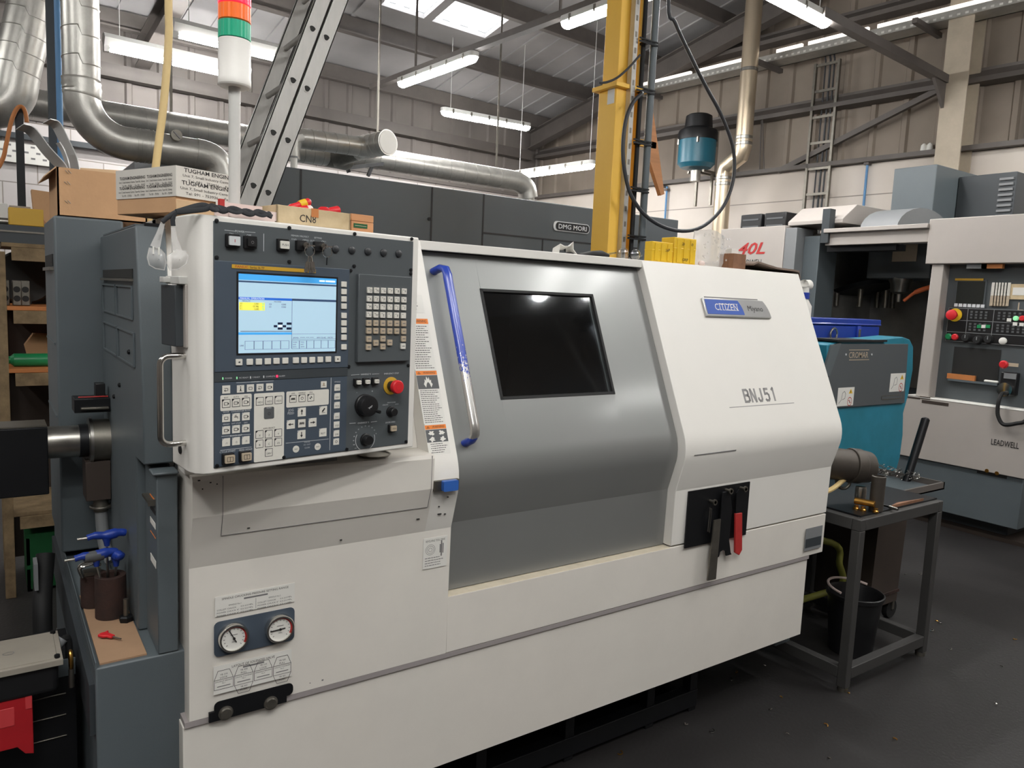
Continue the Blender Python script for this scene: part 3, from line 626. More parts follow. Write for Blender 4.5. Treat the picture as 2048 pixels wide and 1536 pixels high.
# bracket and drain around the spindle bore
b = MB(); c = V((.28, 2.45, 1.155))
b.cyl((.235, 2.45, 1.155), (.282, 2.45, 1.155), .062, 'steel_dull', n=28); b.cyl((.228, 2.45, 1.155), (.236, 2.45, 1.155), .068, 'steel', n=28); b.build('spindle_flange', LT)
b = MB(); b.box(.19, .28, 2.40, 2.48, 1.245, 1.285, 'black_metal'); b.box(.205, .275, 2.385, 2.40, 1.255, 1.262, 'steel_dull'); b.box(.20, .275, 2.398, 2.402, 1.288, 1.292, 'red_tool'); b.box(.245, .27, 2.42, 2.46, 1.285, 1.325, 'black_plastic'); b.build('sensor_bracket', LT, bevel=.002)
b = MB(); b.box(.215, .279, 2.41, 2.5, .985, 1.10, 'dark_brown'); b.cyl((.255, 2.44, .985), (.255, 2.44, .945), .02, 'steel_dull', n=14); b.lathe((.255, 2.44, .955), (0, 0, 1), [(.03, 0), (.03, .008)], 'steel_dull', n=14)
b.tube(spline([(.255, 2.44, .95), (.257, 2.44, .90), (.262, 2.43, .84), (.275, 2.40, .80)]), .017, 'mid_grey', n=10); b.build('coolant_drain', LT, bevel=.002)
# stickers on the end cover
b = MB(frame((.2988, 0, 0), (0, -1, 0), ZZ))
for k, (px0, py0, px1, py1, m) in enumerate(((304, 995, 314, 1014, 'orange_label'), (304, 1016, 314, 1040, 'ink'), (304, 1040, 314, 1068, 'paper_white'), (304, 1068, 314, 1086, 'orange_label'), (304, 1112, 314, 1145, 'paper_white'))):
    p0 = atx(px0, py0, .299); p1 = atx(px1, py1, .299); b.box(-1.882, -1.815, p1.z+.006, p0.z+.004, 0, .0008, m)
b.build('warning_sticker', LT)
# ------------------------------------------------------------------ labels down the door post
F = sf(0); b = MB(F); I = Matrix.Identity(4)
xl = on(F, 853, 880)[0]; xr = on(F, 896, 875)[0]; cxm = (xl+xr)/2; lw = xr-xl
def bb(px, py): return on(F, px, py)[1]
def textlines(mb, x0, x1, y0, y1, n, m='ink', h=.55, M=None, seed=0, al='l'):
    """rows of small print: short word strokes with gaps"""
    rnd = random.Random(seed+n*17); st = (y1-y0)/n
    for i in range(n):
        y = y1-st*(i+.5); x = x0+(0 if al == 'l' else (x1-x0)*rnd.uniform(0, .12)); end = x0+(x1-x0)*rnd.uniform(.7, 1)
        while x < end:
            w = rnd.uniform(.05, .15)*(x1-x0); mb.box(x, min(x+w, end), y-st*h*.25, y+st*h*.25, .0007, .0009, m, M); x += w+.025*(x1-x0)
def warn(y0, y1, yo, yg, seed, word=True):
    b.box(xl, xr, y0, y1, 0, .0006, 'paper_white'); b.box(xl+.001, xr-.001, yo, y1-.001, .0005, .0008, 'orange_label')
    b.text('WARNING', I, cxm+.008, yo+(y1-yo)*.25, (y1-yo)*.5, 'ink', width=lw*.55, z=.001)
    xw = xl+lw*.15; b.slab([(xw-.005, yo+.003, .0009), (xw+.005, yo+.003, .0009), (xw, y1-.004, .0009)], (0, 0, .0002), 'ink'); b.slab([(xw-.0033, yo+.0042, .0011), (xw+.0033, yo+.0042, .0011), (xw, y1-.006, .0011)], (0, 0, .0002), 'orange_label')
    if yg is not None: b.box(xl+.001, xr-.001, yg, yo-.001, .0005, .0008, 'label_grey')
y1, yo, yg, y0 = bb(855, 741), bb(855, 750), bb(857, 778), bb(863, 848)
warn(y0, y1, yo, yg, 1)
fx, fy, fh = cxm, yg+.004, (yo-yg)*.8   # the flame
b.slab([(fx+a*fh, fy+c*fh, .0009) for a, c in ((-.25, 0), (-.42, .3), (-.3, .55), (-.3, .75), (-.18, .6), (-.1, 1), (.05, .7), (.12, .95), (.2, .6), (.33, .7), (.3, .45), (.42, .3), (.25, 0), (.14, .35), (0, .5), (-.14, .35))], (0, 0, .0002), 'paper_white')
textlines(b, xl+.004, xr-.004, y0+.002, yg-.002, 17, seed=3)
y1, yo, yg, y0 = bb(870, 849), bb(872, 858), bb(876, 884), bb(880, 908)
warn(y0, y1, yo, yg, 2)
for sx, sy in ((-.24, .7), (.24, .7), (-.24, .22), (.24, .22)):
    cx, cy, r = cxm+sx*lw, yg+(yo-yg)*sy, (yo-yg)*.17
    b.slab([(cx+r*1.25*math.cos(t)*(1+.35*math.sin(5*t+sx*9)), cy+r*math.sin(t)*(1+.3*math.cos(4*t+sy*5)), .0009) for t in [2*PI*i/22 for i in range(22)]], (0, 0, .0002), 'paper_white')
textlines(b, xl+.006, xr-.006, y0+.002, yg-.002, 5, seed=9, al='c')
y1, yo, y0 = bb(845, 637), bb(845, 648), bb(850, 741); warn(y0+.001, y1, yo, None, 3); textlines(b, xl+.004, xr-.004, y0+.004, yo-.004, 20, seed=5)
y1, y0 = bb(842, 590), bb(845, 626); b.box(xl-.003, xr-.006, y0, y1, 0, .0006, 'paper_white'); textlines(b, xl+.01, xr-.02, y0+.006, y1-.01, 4, seed=8, m='ink_grey')
b.build('warning_label', LT)
# tool position label under the latch, name plate at the far right
b = MB(FF); q0 = aty(847, 1078, FY); q1 = aty(893, 1120, FY); b.box(q0.x, q1.x, q1.z-.015, q0.z, 0, .0006, 'paper_white')
b.text('REVOLVING TOOL DRIVE', I, (q0.x+q1.x)/2, q0.z-.012, .006, 'ink', width=(q1.x-q0.x)*.8, z=.0008)
cx, cz = q0.x+.022, q0.z-.034
for r in (.015, .011, .006): b.rings([[V((cx+rr*math.cos(2*PI*i/24), cz+rr*math.sin(2*PI*i/24), .0008)) for rr in (r, r-.001)] for i in range(25)], 'ink_grey', cap=False)
for x_, w_, h_ in ((q1.x-.018, .004, .022), (q1.x-.022, .003, .012), (q1.x-.013, .003, .014)): b.box(x_-w_/2, x_+w_/2, cz-h_, cz+h_, .0007, .0009, 'ink_grey')
textlines(b, q0.x+.006, q1.x-.006, q1.z-.01, q1.z+.018, 4, seed=4, m='ink_grey'); b.build('tool_position_label', LT)
b = MB(FF); q0 = aty(1612, 1058, FY); q1 = aty(1641, 1094, FY); b.box(q0.x, q1.x, q1.z, q0.z, 0, .0012, 'mid_grey'); b.box(q0.x+.003, q1.x-.003, q1.z+.012, q1.z+.05, .001, .0016, 'dark_deep'); textlines(b, q0.x+.008, q1.x-.008, q1.z+.06, q0.z-.01, 3, seed=2); b.build('name_plate', LT)
# ------------------------------------------------------------------ pressure gauges and valve labels
def fx(px, py): p = aty(px, py, FY); return p.x, p.z
b = MB(FF); x0, z0 = fx(428, 1318); x1, z1 = fx(589, 1212); b.rrect(I, x0, x1, z0+.003, z1-.001, .012, 0, .0012, 'panel_blue_dark'); GP = b.build('gauge_plate', LT)
for k, (px, py, ang) in enumerate(((465, 1272, 2.05), (557, 1254, 3.2))):
    x, z = fx(px, py); r = .031
    g = MB(FF); g.lathe((x, z, 0), (0, 0, 1), [(r+.004, 0), (r+.004, .014), (r+.002, .018), (r-.002, .018), (r-.002, .013)], 'chrome', n=36, cap=False); G = g.build('pressure_gauge', GP)
    g = MB(FF); g.lathe((x, z, .012), (0, 0, 1), [(r, 0), (r, .0012)], 'paper_white', n=36)
    a0, a1 = (-.55, 2.3); 
    g.rings([[V((x+rr*math.cos(a0+(a1-a0)*i/20), z+rr*math.sin(a0+(a1-a0)*i/20), .0136)) for rr in (r*.93, r*.82)] for i in range(21)], 'red_tool', cap=False)
    for i in range(13):
        a = -.8+i*(4.7/12); g.bar((x+math.cos(a)*r*.66, z+math.sin(a)*r*.66, .0136), (x+math.cos(a)*r*.78, z+math.sin(a)*r*.78, .0136), .001, .0004, 'ink')
    g.text('MPa', I, x, z-.011, .004, 'ink', z=.0136); g.box(x-.008, x+.008, z+.008, z+.0095, .0135, .0138, 'ink_grey'); g.build('dial_face', G)
    g = MB(FF); u_ = V((math.cos(ang), math.sin(ang), 0)); o_ = V((x, z, .0145)); g.bar(o_-u_*.012, o_+u_*.024, .0022, .0012, 'ink'); g.cyl(o_, o_+V((0, 0, .002)), .003, 'ink', n=12); g.build('needle', G)
b = MB(FF); x0, z0 = fx(430, 1236); x1, z1 = fx(589, 1163); zt = z1-.003
b.box(x0, x1, z0+.002, zt, 0, .0006, 'paper_white'); xm = (x0+x1)/2
b.text('SPINDLE CHUCKING PRESSURE SETTING RANGE', I, xm, zt-.010, .0052, 'ink', width=(x1-x0)*.84, z=.0009); b.box(xm-.028, xm+.028, zt-.0175, zt-.0135, .0006, .0009, 'ink_grey')
b.box(xm-.0004, xm+.0004, z0+.005, zt-.02, .0006, .0009, 'ink_grey')
for xa, nm, pw in ((x0+.004, 'SPINDLE No.1', ('4"', '6"')), (xm+.004, 'SPINDLE No.2', ('4"', '5"'))):
    b.text(nm, I, xa+(xm-x0)/2-.006, zt-.027, .0034, 'ink', z=.0009)
    for i, tt_ in enumerate(('COLLET CHUCK      0.5-2.0 MPa', 'POWER CHUCK %s  0.5-2.0 MPa' % pw[0], 'POWER CHUCK %s  0.5-1.5 MPa' % pw[1])): b.text(tt_, I, xa, zt-.035-i*.007, .0035, 'ink', al='l', width=(xm-x0)*.88, z=.0009)
b.build('pressure_label', LT)
b = MB(FF); x0, z0 = fx(427, 1394); x1, z1 = fx(583, 1296); zt = z1-.002; zb = z0+.004; w_ = (x1-x0)/4
b.box(x0, x1, zb, zt, 0, .0006, 'paper_white'); b.text('LAYOUT OF SOLENOID VALVE', I, (x0+x1)/2, zt-.012, .006, 'ink', width=(x1-x0)*.55, z=.0009); b.box((x0+x1)/2-.025, (x0+x1)/2+.025, zt-.019, zt-.015, .0006, .0009, 'ink_grey')
zc = (zb+zt)/2-.012
for k in range(4):
    cx = x0+w_*(k+.5); hw = w_*.47; up = .034; lo_ = (.034 if k % 2 else .012)
    pts = [(cx-hw, zc-.012), (cx-hw, zc+.012), (cx-hw*.6, zc+up), (cx+hw*.6, zc+up), (cx+hw, zc+.012), (cx+hw, zc-.012)]
    if k % 2: pts += [(cx+hw*.6, zc-lo_), (cx-hw*.6, zc-lo_)]
    for i in range(len(pts)):
        p, q_ = pts[i], pts[(i+1) % len(pts)]; b.bar((*p, .0008), (*q_, .0008), .0009, .0004, 'ink', up=(0, 0, 1))
    for zz in (zc+.012, zc-.012): b.box(cx-hw, cx+hw, zz-.0004, zz+.0004, .0006, .001, 'ink')
    b.text(('LOCK', 'PULL', 'LOCK', 'PULL')[k], I, cx, zc+.0145, .0045, 'ink', z=.0009); b.text(('YB 310', 'YB 300', 'YB 310', 'YB 320')[k], I, cx, zc+.022, .004, 'ink', z=.0009)
    b.text(('SPINDLE BRAKE', 'CHUCK CYLINDER')[k % 2], I, cx, zc+.006, .0028, 'ink', width=hw*1.8, z=.0009); b.text('No.%d' % (1+k//2), I, cx, zc+.0012, .003, 'ink', z=.0009); b.box(cx-hw*.7, cx+hw*.7, zc-.006, zc-.004, .0006, .0009, 'ink_grey')
    if k % 2: b.text('YB 301', I, cx, zc-.020, .004, 'ink', z=.0009); b.text('PUSH', I, cx, zc-.028, .0045, 'ink', z=.0009)
b.build('valve_label', LT)
b = MB(FF); x0, z0 = fx(428, 1440); x1, z1 = fx(586, 1364); b.rrect(I, x0, x1, z0+.012, z1, .012, 0, .0015, 'black_metal'); xa, za = fx(418, 1452); xb, zb_ = fx(573, 1410); b.box(xa, xb, z0-.004, z0+.02, -.02, .0013, 'black_metal'); SPL = b.build('socket_plate', LT)
for px, py in ((451, 1425), (541, 1405)):
    x, z = fx(px, py); g = MB(FF); g.lathe((x, z, 0), (0, 0, 1), [(.017, 0), (.017, .004), (.014, .005), (.012, .009), (.0, .009)], 'steel_dull', n=24); g.build('pressure_plug', SPL)
# ------------------------------------------------------------------ signal tower
T0 = aty(469, 175, 1.72); tx_, ty_ = T0.x, T0.y
zh = T0.z; r = .0337; zt_ = aty(469, 82, 1.72).z; zg = aty(469, 46, 1.72).z; za_ = aty(469, 13, 1.72).z; TB = 1.7575
b = MB(); b.lathe((tx_, ty_, zh), (0, 0, 1), [(r*.93, 0), (r, .004), (r, .016), (r*.985, .017), (r*.985, zt_-zh)], 'white_paint', n=32); ST = b.build('signal_tower', LT, bevel=.001)
b = MB(); b.cyl((tx_, ty_, TB), (tx_, ty_, zh), .0122, 'lamp_body', n=20); b.cyl((tx_, ty_, TB), (tx_, ty_, TB+.008), .022, 'lamp_body', n=20); b.build('tower_pole', ST)
for nm, z0, z1, m in (('green_lens', zt_, zg, 'lens_green'), ('amber_lens', zg, za_, 'lens_amber'), ('red_lens', za_, za_+.065, 'lens_red')):
    g = MB(); n = 48
    g.rings([[V((tx_+math.cos(2*PI*i/n)*r*(.985 if i % 2 else .955), ty_+math.sin(2*PI*i/n)*r*(.985 if i % 2 else .955), z)) for i in range(n)] for z in (z0+.002, z1-.001)], m); g.build(nm, ST, smooth=10)
b = MB(); b.lathe((tx_, ty_, za_+.064), (0, 0, 1), [(r, 0), (r, .015), (r*.8, .022), (0, .023)], 'white_paint', n=32); b.build('tower_cap', ST)
# gear motor on the right end
b = MB(); c0, c1 = V((2.87, 1.98, .965)), V((3.27, 1.81, .925))
d_ = (c1-c0).normalized(); b.cyl(c0, c1-d_*.10, .072, 'motor_dark', n=28); b.cyl(c1-d_*.10, c1-d_*.05, .079, 'motor_dark', n=28); b.cyl(c1-d_*.05, c1, .076, 'motor_dark', r1=.07, n=28); b.box(2.868, 2.93, 1.88, 2.12, .82, 1.06, 'dark_deep')
b.tube(arc(c0.lerp(c1, .72)-ZZ*.075, .035, PI*.9, PI*2.1, 10, d_, ZZ), .008, 'steel_dull', n=8); b.build('drive_motor', LT, bevel=.003)
b = MB(); b.tube(spline([(2.93, 1.93, .80), (3.02, 1.85, .83), (3.12, 1.84, .87), (3.2, 1.86, .885)]), .011, 'hose_cream', n=8); b.build('motor_cable', LT)
# tool plate on the right cover
b = MB(FF); qs = [fx(1375, 985), fx(1491, 963), fx(1486, 1069), fx(1369, 1096)]
b.slab([(x, z, 0) for x, z in ((qs[0][0]+.002, qs[3][1]), (qs[2][0]+.012, qs[3][1]), (qs[2][0]+.012, qs[0][1]+.004), (qs[0][0]+.002, qs[0][1]+.004))], (0, 0, .004), 'black_metal')
PLX0, PLX1, PLZ0, PLZ1 = qs[0][0]+.002, qs[2][0]+.012, qs[3][1], qs[0][1]+.004
TP = b.build('tool_plate', LT)
for px, py in ((1450, 979), (1479, 975), (1418, 1001)):
    b = MB(FF); x, z = fx(px, py); b.cyl((x, z, .004), (x, z, .03), .006, 'steel_dull', n=12); b.cyl((x, z, .024), (x, z, .03), .011, 'steel_dull', n=12)
    b.build('hook', TP)
# ------------------------------------------------------------------ operator control panel
_t = math.radians(9.9); PU = V((math.cos(_t), math.sin(_t), 0)); PF = frame((.370, 1.58, 1.246), PU, ZZ); PW_, PH_ = .492, .4995
def p1(X, Y): return on(PF, 400+X/4.551, 430+Y/4.551)
def p2(X, Y): return on(PF, 400+X/4.551, 700+Y/4.551)
b = MB(PF); b.slab([(PW_+.018, -.012, 0), (-.004, -.012, 0), (-.020, -.012, -.005), (-.031, -.012, -.017), (-.035, -.012, -.034), (-.035, -.012, -.05), (-.026, -.012, -.15), (PW_-.01, -.012, -.15), (PW_+.018, -.012, -.12)], (0, PH_+.023, 0), 'white_paint')
CP = b.build('control_panel', LT, bevel=.0035, seg=3)
b = MB(PF); b.box(0, PW_, 0, PH_, -.002, .0015, 'panel_dark'); b.build('face_plate', CP, bevel=.0008)
# arm that joins it to the lathe
b = MB(); q = PF @ V((.30, .25, -.15)); b.box(q.x-.06, q.x+.06, q.y-.01, 1.98, 1.40, 1.60, 'white_paint'); b.box(q.x-.09, q.x+.06, q.y-.04, 1.84, 1.198, 1.24, 'mid_grey'); b.build('panel_arm', CP)
b = MB(PF)   # operator unit bezel with the screen
c = [p1(115, 420), p1(1362, 487), p2(1330, 156), p2(118, 202)]; bx0 = (c[0][0]+c[3][0])/2+.001; bx1 = (c[1][0]+c[2][0])/2; by1 = (c[0][1]+c[1][1])/2; by0 = (c[2][1]+c[3][1])/2
b.box(max(bx0, .001), bx1, by0, by1, .001, .0045, 'panel_blue_dark'); b.build('screen_bezel', CP, bevel=.001)
b = MB(PF); b.box(.001, bx1, by0-.020, by0-.0005, .001, .0035, 'dark_deep'); b.build('indicator_strip', CP)
c = [p1(340, 537), p1(1228, 577), p1(1222, 1238), p1(340, 1258)]; sx0 = (c[0][0]+c[3][0])/2; sx1 = (c[1][0]+c[2][0])/2; sy1 = (c[0][1]+c[1][1])/2; sy0 = (c[2][1]+c[3][1])/2
b = MB(PF)
b.box(sx0-.004, sx1+.004, sy0-.004, sy1+.004, .004, .005, 'black_plastic')
SW, SH = sx1-sx0, sy1-sy0
def sr(x0, x1, y0, y1, m, k=0): b.box(sx0+SW*x0, sx0+SW*x1, sy0+SH*(1-y1), sy0+SH*(1-y0), .0048, .0054+k*.0002, m)
I = Matrix.Identity(4)
def stx(t, x, y, h, m='lcd_ink', al='l', w=None): b.text(t, I, sx0+SW*x, sy0+SH*(1-y), h*SH, m, al=al, width=w*SW if w else None, z=.0064)
sr(0, 1, 0, 1, 'lcd_pale'); sr(0, 1, 0, .075, 'lcd_blue', 1); sr(0, 1, .085, .105, 'lcd_dark', 1); sr(.81, .87, .028, .05, 'lcd_white', 2); sr(.88, .985, .028, .05, 'lcd_white', 2)
sr(0, .525, .29, .32, 'lcd_deep', 1); sr(.525, 1, .29, .318, 'lcd_dark', 1); stx('MANUAL OPERATION', .012, .315, .02, 'lcd_white', w=.23)
stx('ABSOLUTE', .03, .345, .016); stx('MACHINE', .34, .345, .016)
sr(.005, .25, .355, .455, 'lcd_yellow', 1)
for i, (a, v_, a2) in enumerate((('X1', '0.000', 'X2'), ('Z1', '153.386', 'Z2'), ('Y1', '0.000', ''))):
    y = .38+i*.033; stx(a, .012, y, .02); stx(v_, .19, y, .02, al='r'); 
    if a2: stx(a2, .29, y, .02); stx('0.000', .46, y, .02, al='r')
    sr(.225, .24, y-.02, y, 'led_green', 2)
for x, y, w, h in ((.34, .64, .035, .03), (.38, .605, .05, .03), (.38, .67, .05, .03), (.43, .64, .035, .03), (.47, .605, .05, .03), (.47, .67, .05, .03)): sr(x, x+w, y, y+h, 'lcd_ink', 1)
sr(.388, .425, .637, .668, 'lcd_white', 1); sr(.018, .525, .718, .724, 'lcd_ink', 1); sr(0, .525, .735, .765, 'lcd_blue', 1); sr(.525, 1, .755, .758, 'lcd_dark', 1); sr(.525, 1, .825, .828, 'lcd_dark', 1); sr(.523, .526, .29, .95, 'lcd_dark', 1)
stx('JOG  **** *** ***', .535, .815, .018, w=.22); stx('09:12:42  ', .79, .815, .018, w=.1); stx('MACRO', .91, .815, .018, w=.06)
for i in range(6):
    for o_ in (0.0, .525):
        x0 = o_+i*(.0875 if not o_ else .0785)+.06*(not o_); x1 = x0+.085*(1 if not o_ else .9)
        if x1 > o_+.53 and not o_: continue
        for r_ in ((x0, x0+.003, .845, .955), (min(x1, .997), min(x1+.003, 1), .845, .955), (x0, min(x1, 1), .845, .848), (x0, min(x1, 1), .952, .955)): sr(*r_, 'lcd_dark', 1)
stx('LINE', .012, .91, .018); 
for i, t in enumerate(('WORK', 'PAGE', 'DATA')): stx(t, .535, .875+i*.03, .014); stx(t[::-1] if 0 else ('TOOL', 'SHIFT', 'GEOM')[i], .615, .875+i*.03, .014)
b.build('screen', CP)
b = MB(PF); c0, c1 = p1(280, 472), p1(1042, 507); yy = (c0[1]+c1[1])/2; b.box(c0[0], c1[0], yy-.0038, yy+.0038, .004, .0056, 'yellow_mustard')
b.text('FANUC', I, c0[0]+.007, yy-.0024, .0048, 'red_tool', al='l', width=.027, z=.0058, bold=.01); b.text('Series 0i-TF', I, c0[0]+.038, yy-.0024, .0046, 'ink', al='l', z=.0058, bold=.008); b.build('unit_label', CP)
for (X, Y), n in (((130, 50), 0), ((808, 118), 0), ((1403, 172), 0), ((1930, 218), 0), ((135, 385), 0), ((808, 425), 0), ((1398, 465), 0), ((1922, 500), 0), ((1922, 535), 0), ((1366, 505), 0)):
    x, y = p1(X, Y); x = min(max(x, .006), PW_-.006); b = MB(PF); b.lathe((x, y, .0015), (0, 0, 1), [(.0042, 0), (.004, .0025), (.0015, .003)], 'black_metal', n=12); b.build('screw', CP)
for X, Y in ((1348, 150), (1905, 140), (1880, 845), (757, 985), (148, 1052), (1330, 915)):
    x, y = p2(X, Y); x = min(max(x, .006), PW_-.006); b = MB(PF); b.lathe((x, max(y, .005), .0015), (0, 0, 1), [(.0042, 0), (.004, .0025), (.0015, .003)], 'black_metal', n=12); b.build('screw', CP)
def legend(mb, P, t, h=.0042, m='legend_white', w=None): mb.text(t, I, P[0], P[1]-h/2, h, m, z=.0018, width=w)
lg = MB(PF)
legend(lg, p1(360, 150), 'POWER', .004); legend(lg, p1(280, 172), 'ON', .004); legend(lg, p1(442, 186), 'OFF', .004)
for a, e in ((p1(220, 137), p1(318, 148)), (p1(405, 153), p1(500, 160))): lg.bar((*a, .0016), (*e, .0016), .0008, .0004, 'legend_white', up=(0, 0, 1))
a, e = p1(577, 170), p1(577, 330); lg.box(a[0]-.0005, a[0]+.0005, e[1], a[1], .0014, .0018, 'legend_white')
legend(lg, p1(908, 193), 'MEMORY PROTECT', .0034); legend(lg, p1(1070, 209), 'SETTING', .0034); legend(lg, p1(852, 221), '0 NO', .0034); legend(lg, p1(985, 232), 'OFF/O  OUT', .0036); legend(lg, p1(1122, 241), 'ON 1', .0034)
def bezel_key(nm, P, bz, key, m, mark=None, lab=None):
    """square push button: black collar and coloured cap standing proud"""
    x, y = P; k = MB(PF); k.rrect(I, x-bz/2-.002, x+bz/2-.001, y-bz*.42-.002, y+bz*.42+.002, .002, .001, .009, 'black_plastic'); o = k.build(nm, CP, bevel=.0008)
    k = MB(PF); k.rrect(I, x-key/2, x+key/2, y-key*.40, y+key*.40, .0015, .008, .0135, m)
    if mark == '|': k.box(x-.0006, x+.0006, y-.003, y+.003, .0135, .0138, 'red_tool')
    if mark == 'o': k.rings([[V((x+r*math.cos(2*PI*i/16), y+r*math.sin(2*PI*i/16), .0137)) for r in (.003, .0022)] for i in range(17)], 'ink_grey', cap=False)
    if mark and len(mark) > 1: k.text(mark, I, x, y-key*.11, key*.22, 'ink', z=.0138, width=key*.7)
    if mark == '#': 
        for yy_ in (-.22, .22): k.box(x-key*.3, x+key*.3, y+key*yy_-.0004, y+key*yy_+.0004, .0135, .0138, 'ink')
        for xx_ in (-.3, 0, .3): k.box(x+key*xx_-.0004, x+key*xx_+.0004, y-key*.22, y+key*.22, .0135, .0138, 'ink')
    k.build('key_cap', o if 0 else CP); return o
bezel_key('push_button', p1(292, 236), .027, .0225, 'legend_white', '|'); bezel_key('push_button', p1(452, 250), .026, .02, 'black_plastic', 'o'); bezel_key('push_button', p1(748, 273), .025, .02, 'key_white', 'PUSH')
for X, Y in ((1226, 310), (1376, 320), (1522, 332), (1665, 343), (1802, 352)):
    x, y = p1(X, Y); k = MB(PF); k.lathe((x, y, .0015), (0, 0, 1), [(.0088, 0), (.0085, .003), (.007, .0042), (0, .0045)], 'key_dark', n=24); k.build('blanking_plug', CP)
# key switches with their keys
for i, (X, Y) in enumerate(((925, 277), (1085, 287))):
    x, y = p1(X, Y); k = MB(PF); k.rrect(I, x-.017, x+.006, y-.011, y+.010, .002, .001, .012, 'black_plastic'); k.build('key_switch', CP, bevel=.001)
    k = MB(PF); k.cyl((x, y, .012), (x, y, .02), .0066, 'chrome', n=20); k.box(x-.001, x+.0008, y-.005, y+.005, .0195, .0203, 'ink'); k.box(x-.0012, x+.0012, y-.004, y+.004, .02, .032, 'chrome'); k.box(x-.001+.001, x+.0145, y-.002, y+.001, .028, .031, 'chrome'); k.build('lock_cylinder', CP)
    k = MB(PF); k.tube([V((x+.003+.0115*math.cos(2*PI*j/28), y-.012+.0115*math.sin(2*PI*j/28), .029)) for j in range(28)], .0009, 'chrome', n=6, closed=True); k.build('key_ring', CP)
    if i == 0:
        for dx, an in ((-.004, -.18), (.003, .05), (.007, .2)):
            k = MB(PF @ Matrix.Translation((x+.003+dx*.4, y-.0225, .029+dx*.2)) @ Matrix.Rotation(an, 4, 'Z')); k.cyl((0, 0, 0), (0, -.012, 0), .0016, 'chrome', n=8); k.rrect(I, -.0045, .0045, -.036, -.012, .003, -.0009, .0009, 'chrome'); k.box(-.002, .002, -.030, -.024, .0008, .0011, 'steel_dull'); k.build('spare_key', CP)
    else:
        k = MB(PF); k.tube([V((x+.003, y-.0235, .029)), V((x+.004, y-.03, .026)), V((x+.005, y-.04, .024))], .0013, 'black_plastic', n=6); k.build('key_string', CP)
# soft keys round the screen
for Y in (628, 695, 762, 827, 912, 980, 1045, 1110, 1197):
    x, y = p1(1297, Y+2); k = MB(PF); k.rrect(I, x-.0068, x+.0068, y-.0062, y+.0062, .001, .004, .0075, 'key_white'); k.build('soft_key', CP, bevel=.0007)
for i, (X, Y) in enumerate(((343, 108), (441, 106), (524, 104), (605, 101), (684, 98), (764, 95), (860, 92), (935, 90), (1009, 88), (1082, 85), (1155, 82), (1240, 80))):
    x, y = p2(X, Y); k = MB(PF); k.rrect(I, x-.0068, x+.0068, y-.0064, y+.0064, .001, .004, .0075, 'key_white')
    if i in (0, 11): d = 1 if i else -1; k.slab([(x-.002*d, y-.002, .0076), (x-.002*d, y+.002, .0076), (x+.003*d, y, .0076)], (0, 0, .0002), 'ink')
    k.build('soft_key', CP, bevel=.0007)
# MDI keyboard
c = [p1(1425, 535), p1(1910, 562), p1(1875, 1328), p1(1405, 1338)]
b = MB(PF); mx0 = (c[0][0]+c[3][0])/2; mx1 = (c[1][0]+c[2][0])/2; my1 = (c[0][1]+c[1][1])/2; my0 = (c[2][1]+c[3][1])/2
b.box(mx0, mx1, my0, my1, .001, .011, 'panel_dark'); KB = b.build('keyboard_unit', CP, bevel=.002)
rows = [(688, 'ONG789'), (765, 'XZF456'), (835, 'MST123'), (908, 'UWE-0.')]
def mdikey(P, m, t=None, small=None):
    x, y = P; x -= .0018; k = MB(PF); k.rrect(I, x-.0066, x+.0066, y-.0067, y+.0067, .0008, .011, .0155, m)
    if t: k.text(t, I, x+.0018, y-.0032, .0056, 'ink', z=.0158); k.box(x-.0045, x-.0015, y+.0022, y+.0038, .0155, .0158, 'ink_grey')
    else: k.box(x-.004, x+.004, y-.0008, y+.0012, .0155, .0158, 'ink_grey')
    k.build('keyboard_key', CP, bevel=.0007)
for r, (Y, ks) in enumerate(rows):
    for j in range(6): mdikey(p1(1520+(1833-1520)*j/5-r*2.4, Y-5+j*2), 'key_white', ks[j])
for r, Y in enumerate((982, 1052)):
    for j in range(6): mdikey(p1(1512+(1829-1512)*j/5, Y-2+j*1), 'key_tan')
for X, Y in ((1512, 1125), (1640, 1122), (1827, 1123), (1576, 1160), (1702, 1157), (1510, 1197), (1640, 1193)): mdikey(p1(X, Y), 'key_tan')
mdikey(p1(1823, 1190), 'key_white')
# indicator lamps
for X, Y, m, t in ((200, 258, 'led_green', 'POWER'), (328, 253, 'led_green', 'NC READY'), (452, 248, 'legend_white', 'S READY'), (572, 242, 'legend_white', 'COMPLETE'), (693, 237, 'led_red', 'ALARM')):
    x, y = p2(X, Y); k = MB(PF); w = .0022 if m == 'led_red' else .0011; k.rrect(I, x-w, x+w, y-.0026, y+.0026, .001, .003, .0045, m); k.build('indicator_lamp', CP); lg.text(t, I, x+.005, y-.0014, .003, 'legend_white', al='l', z=.0038)
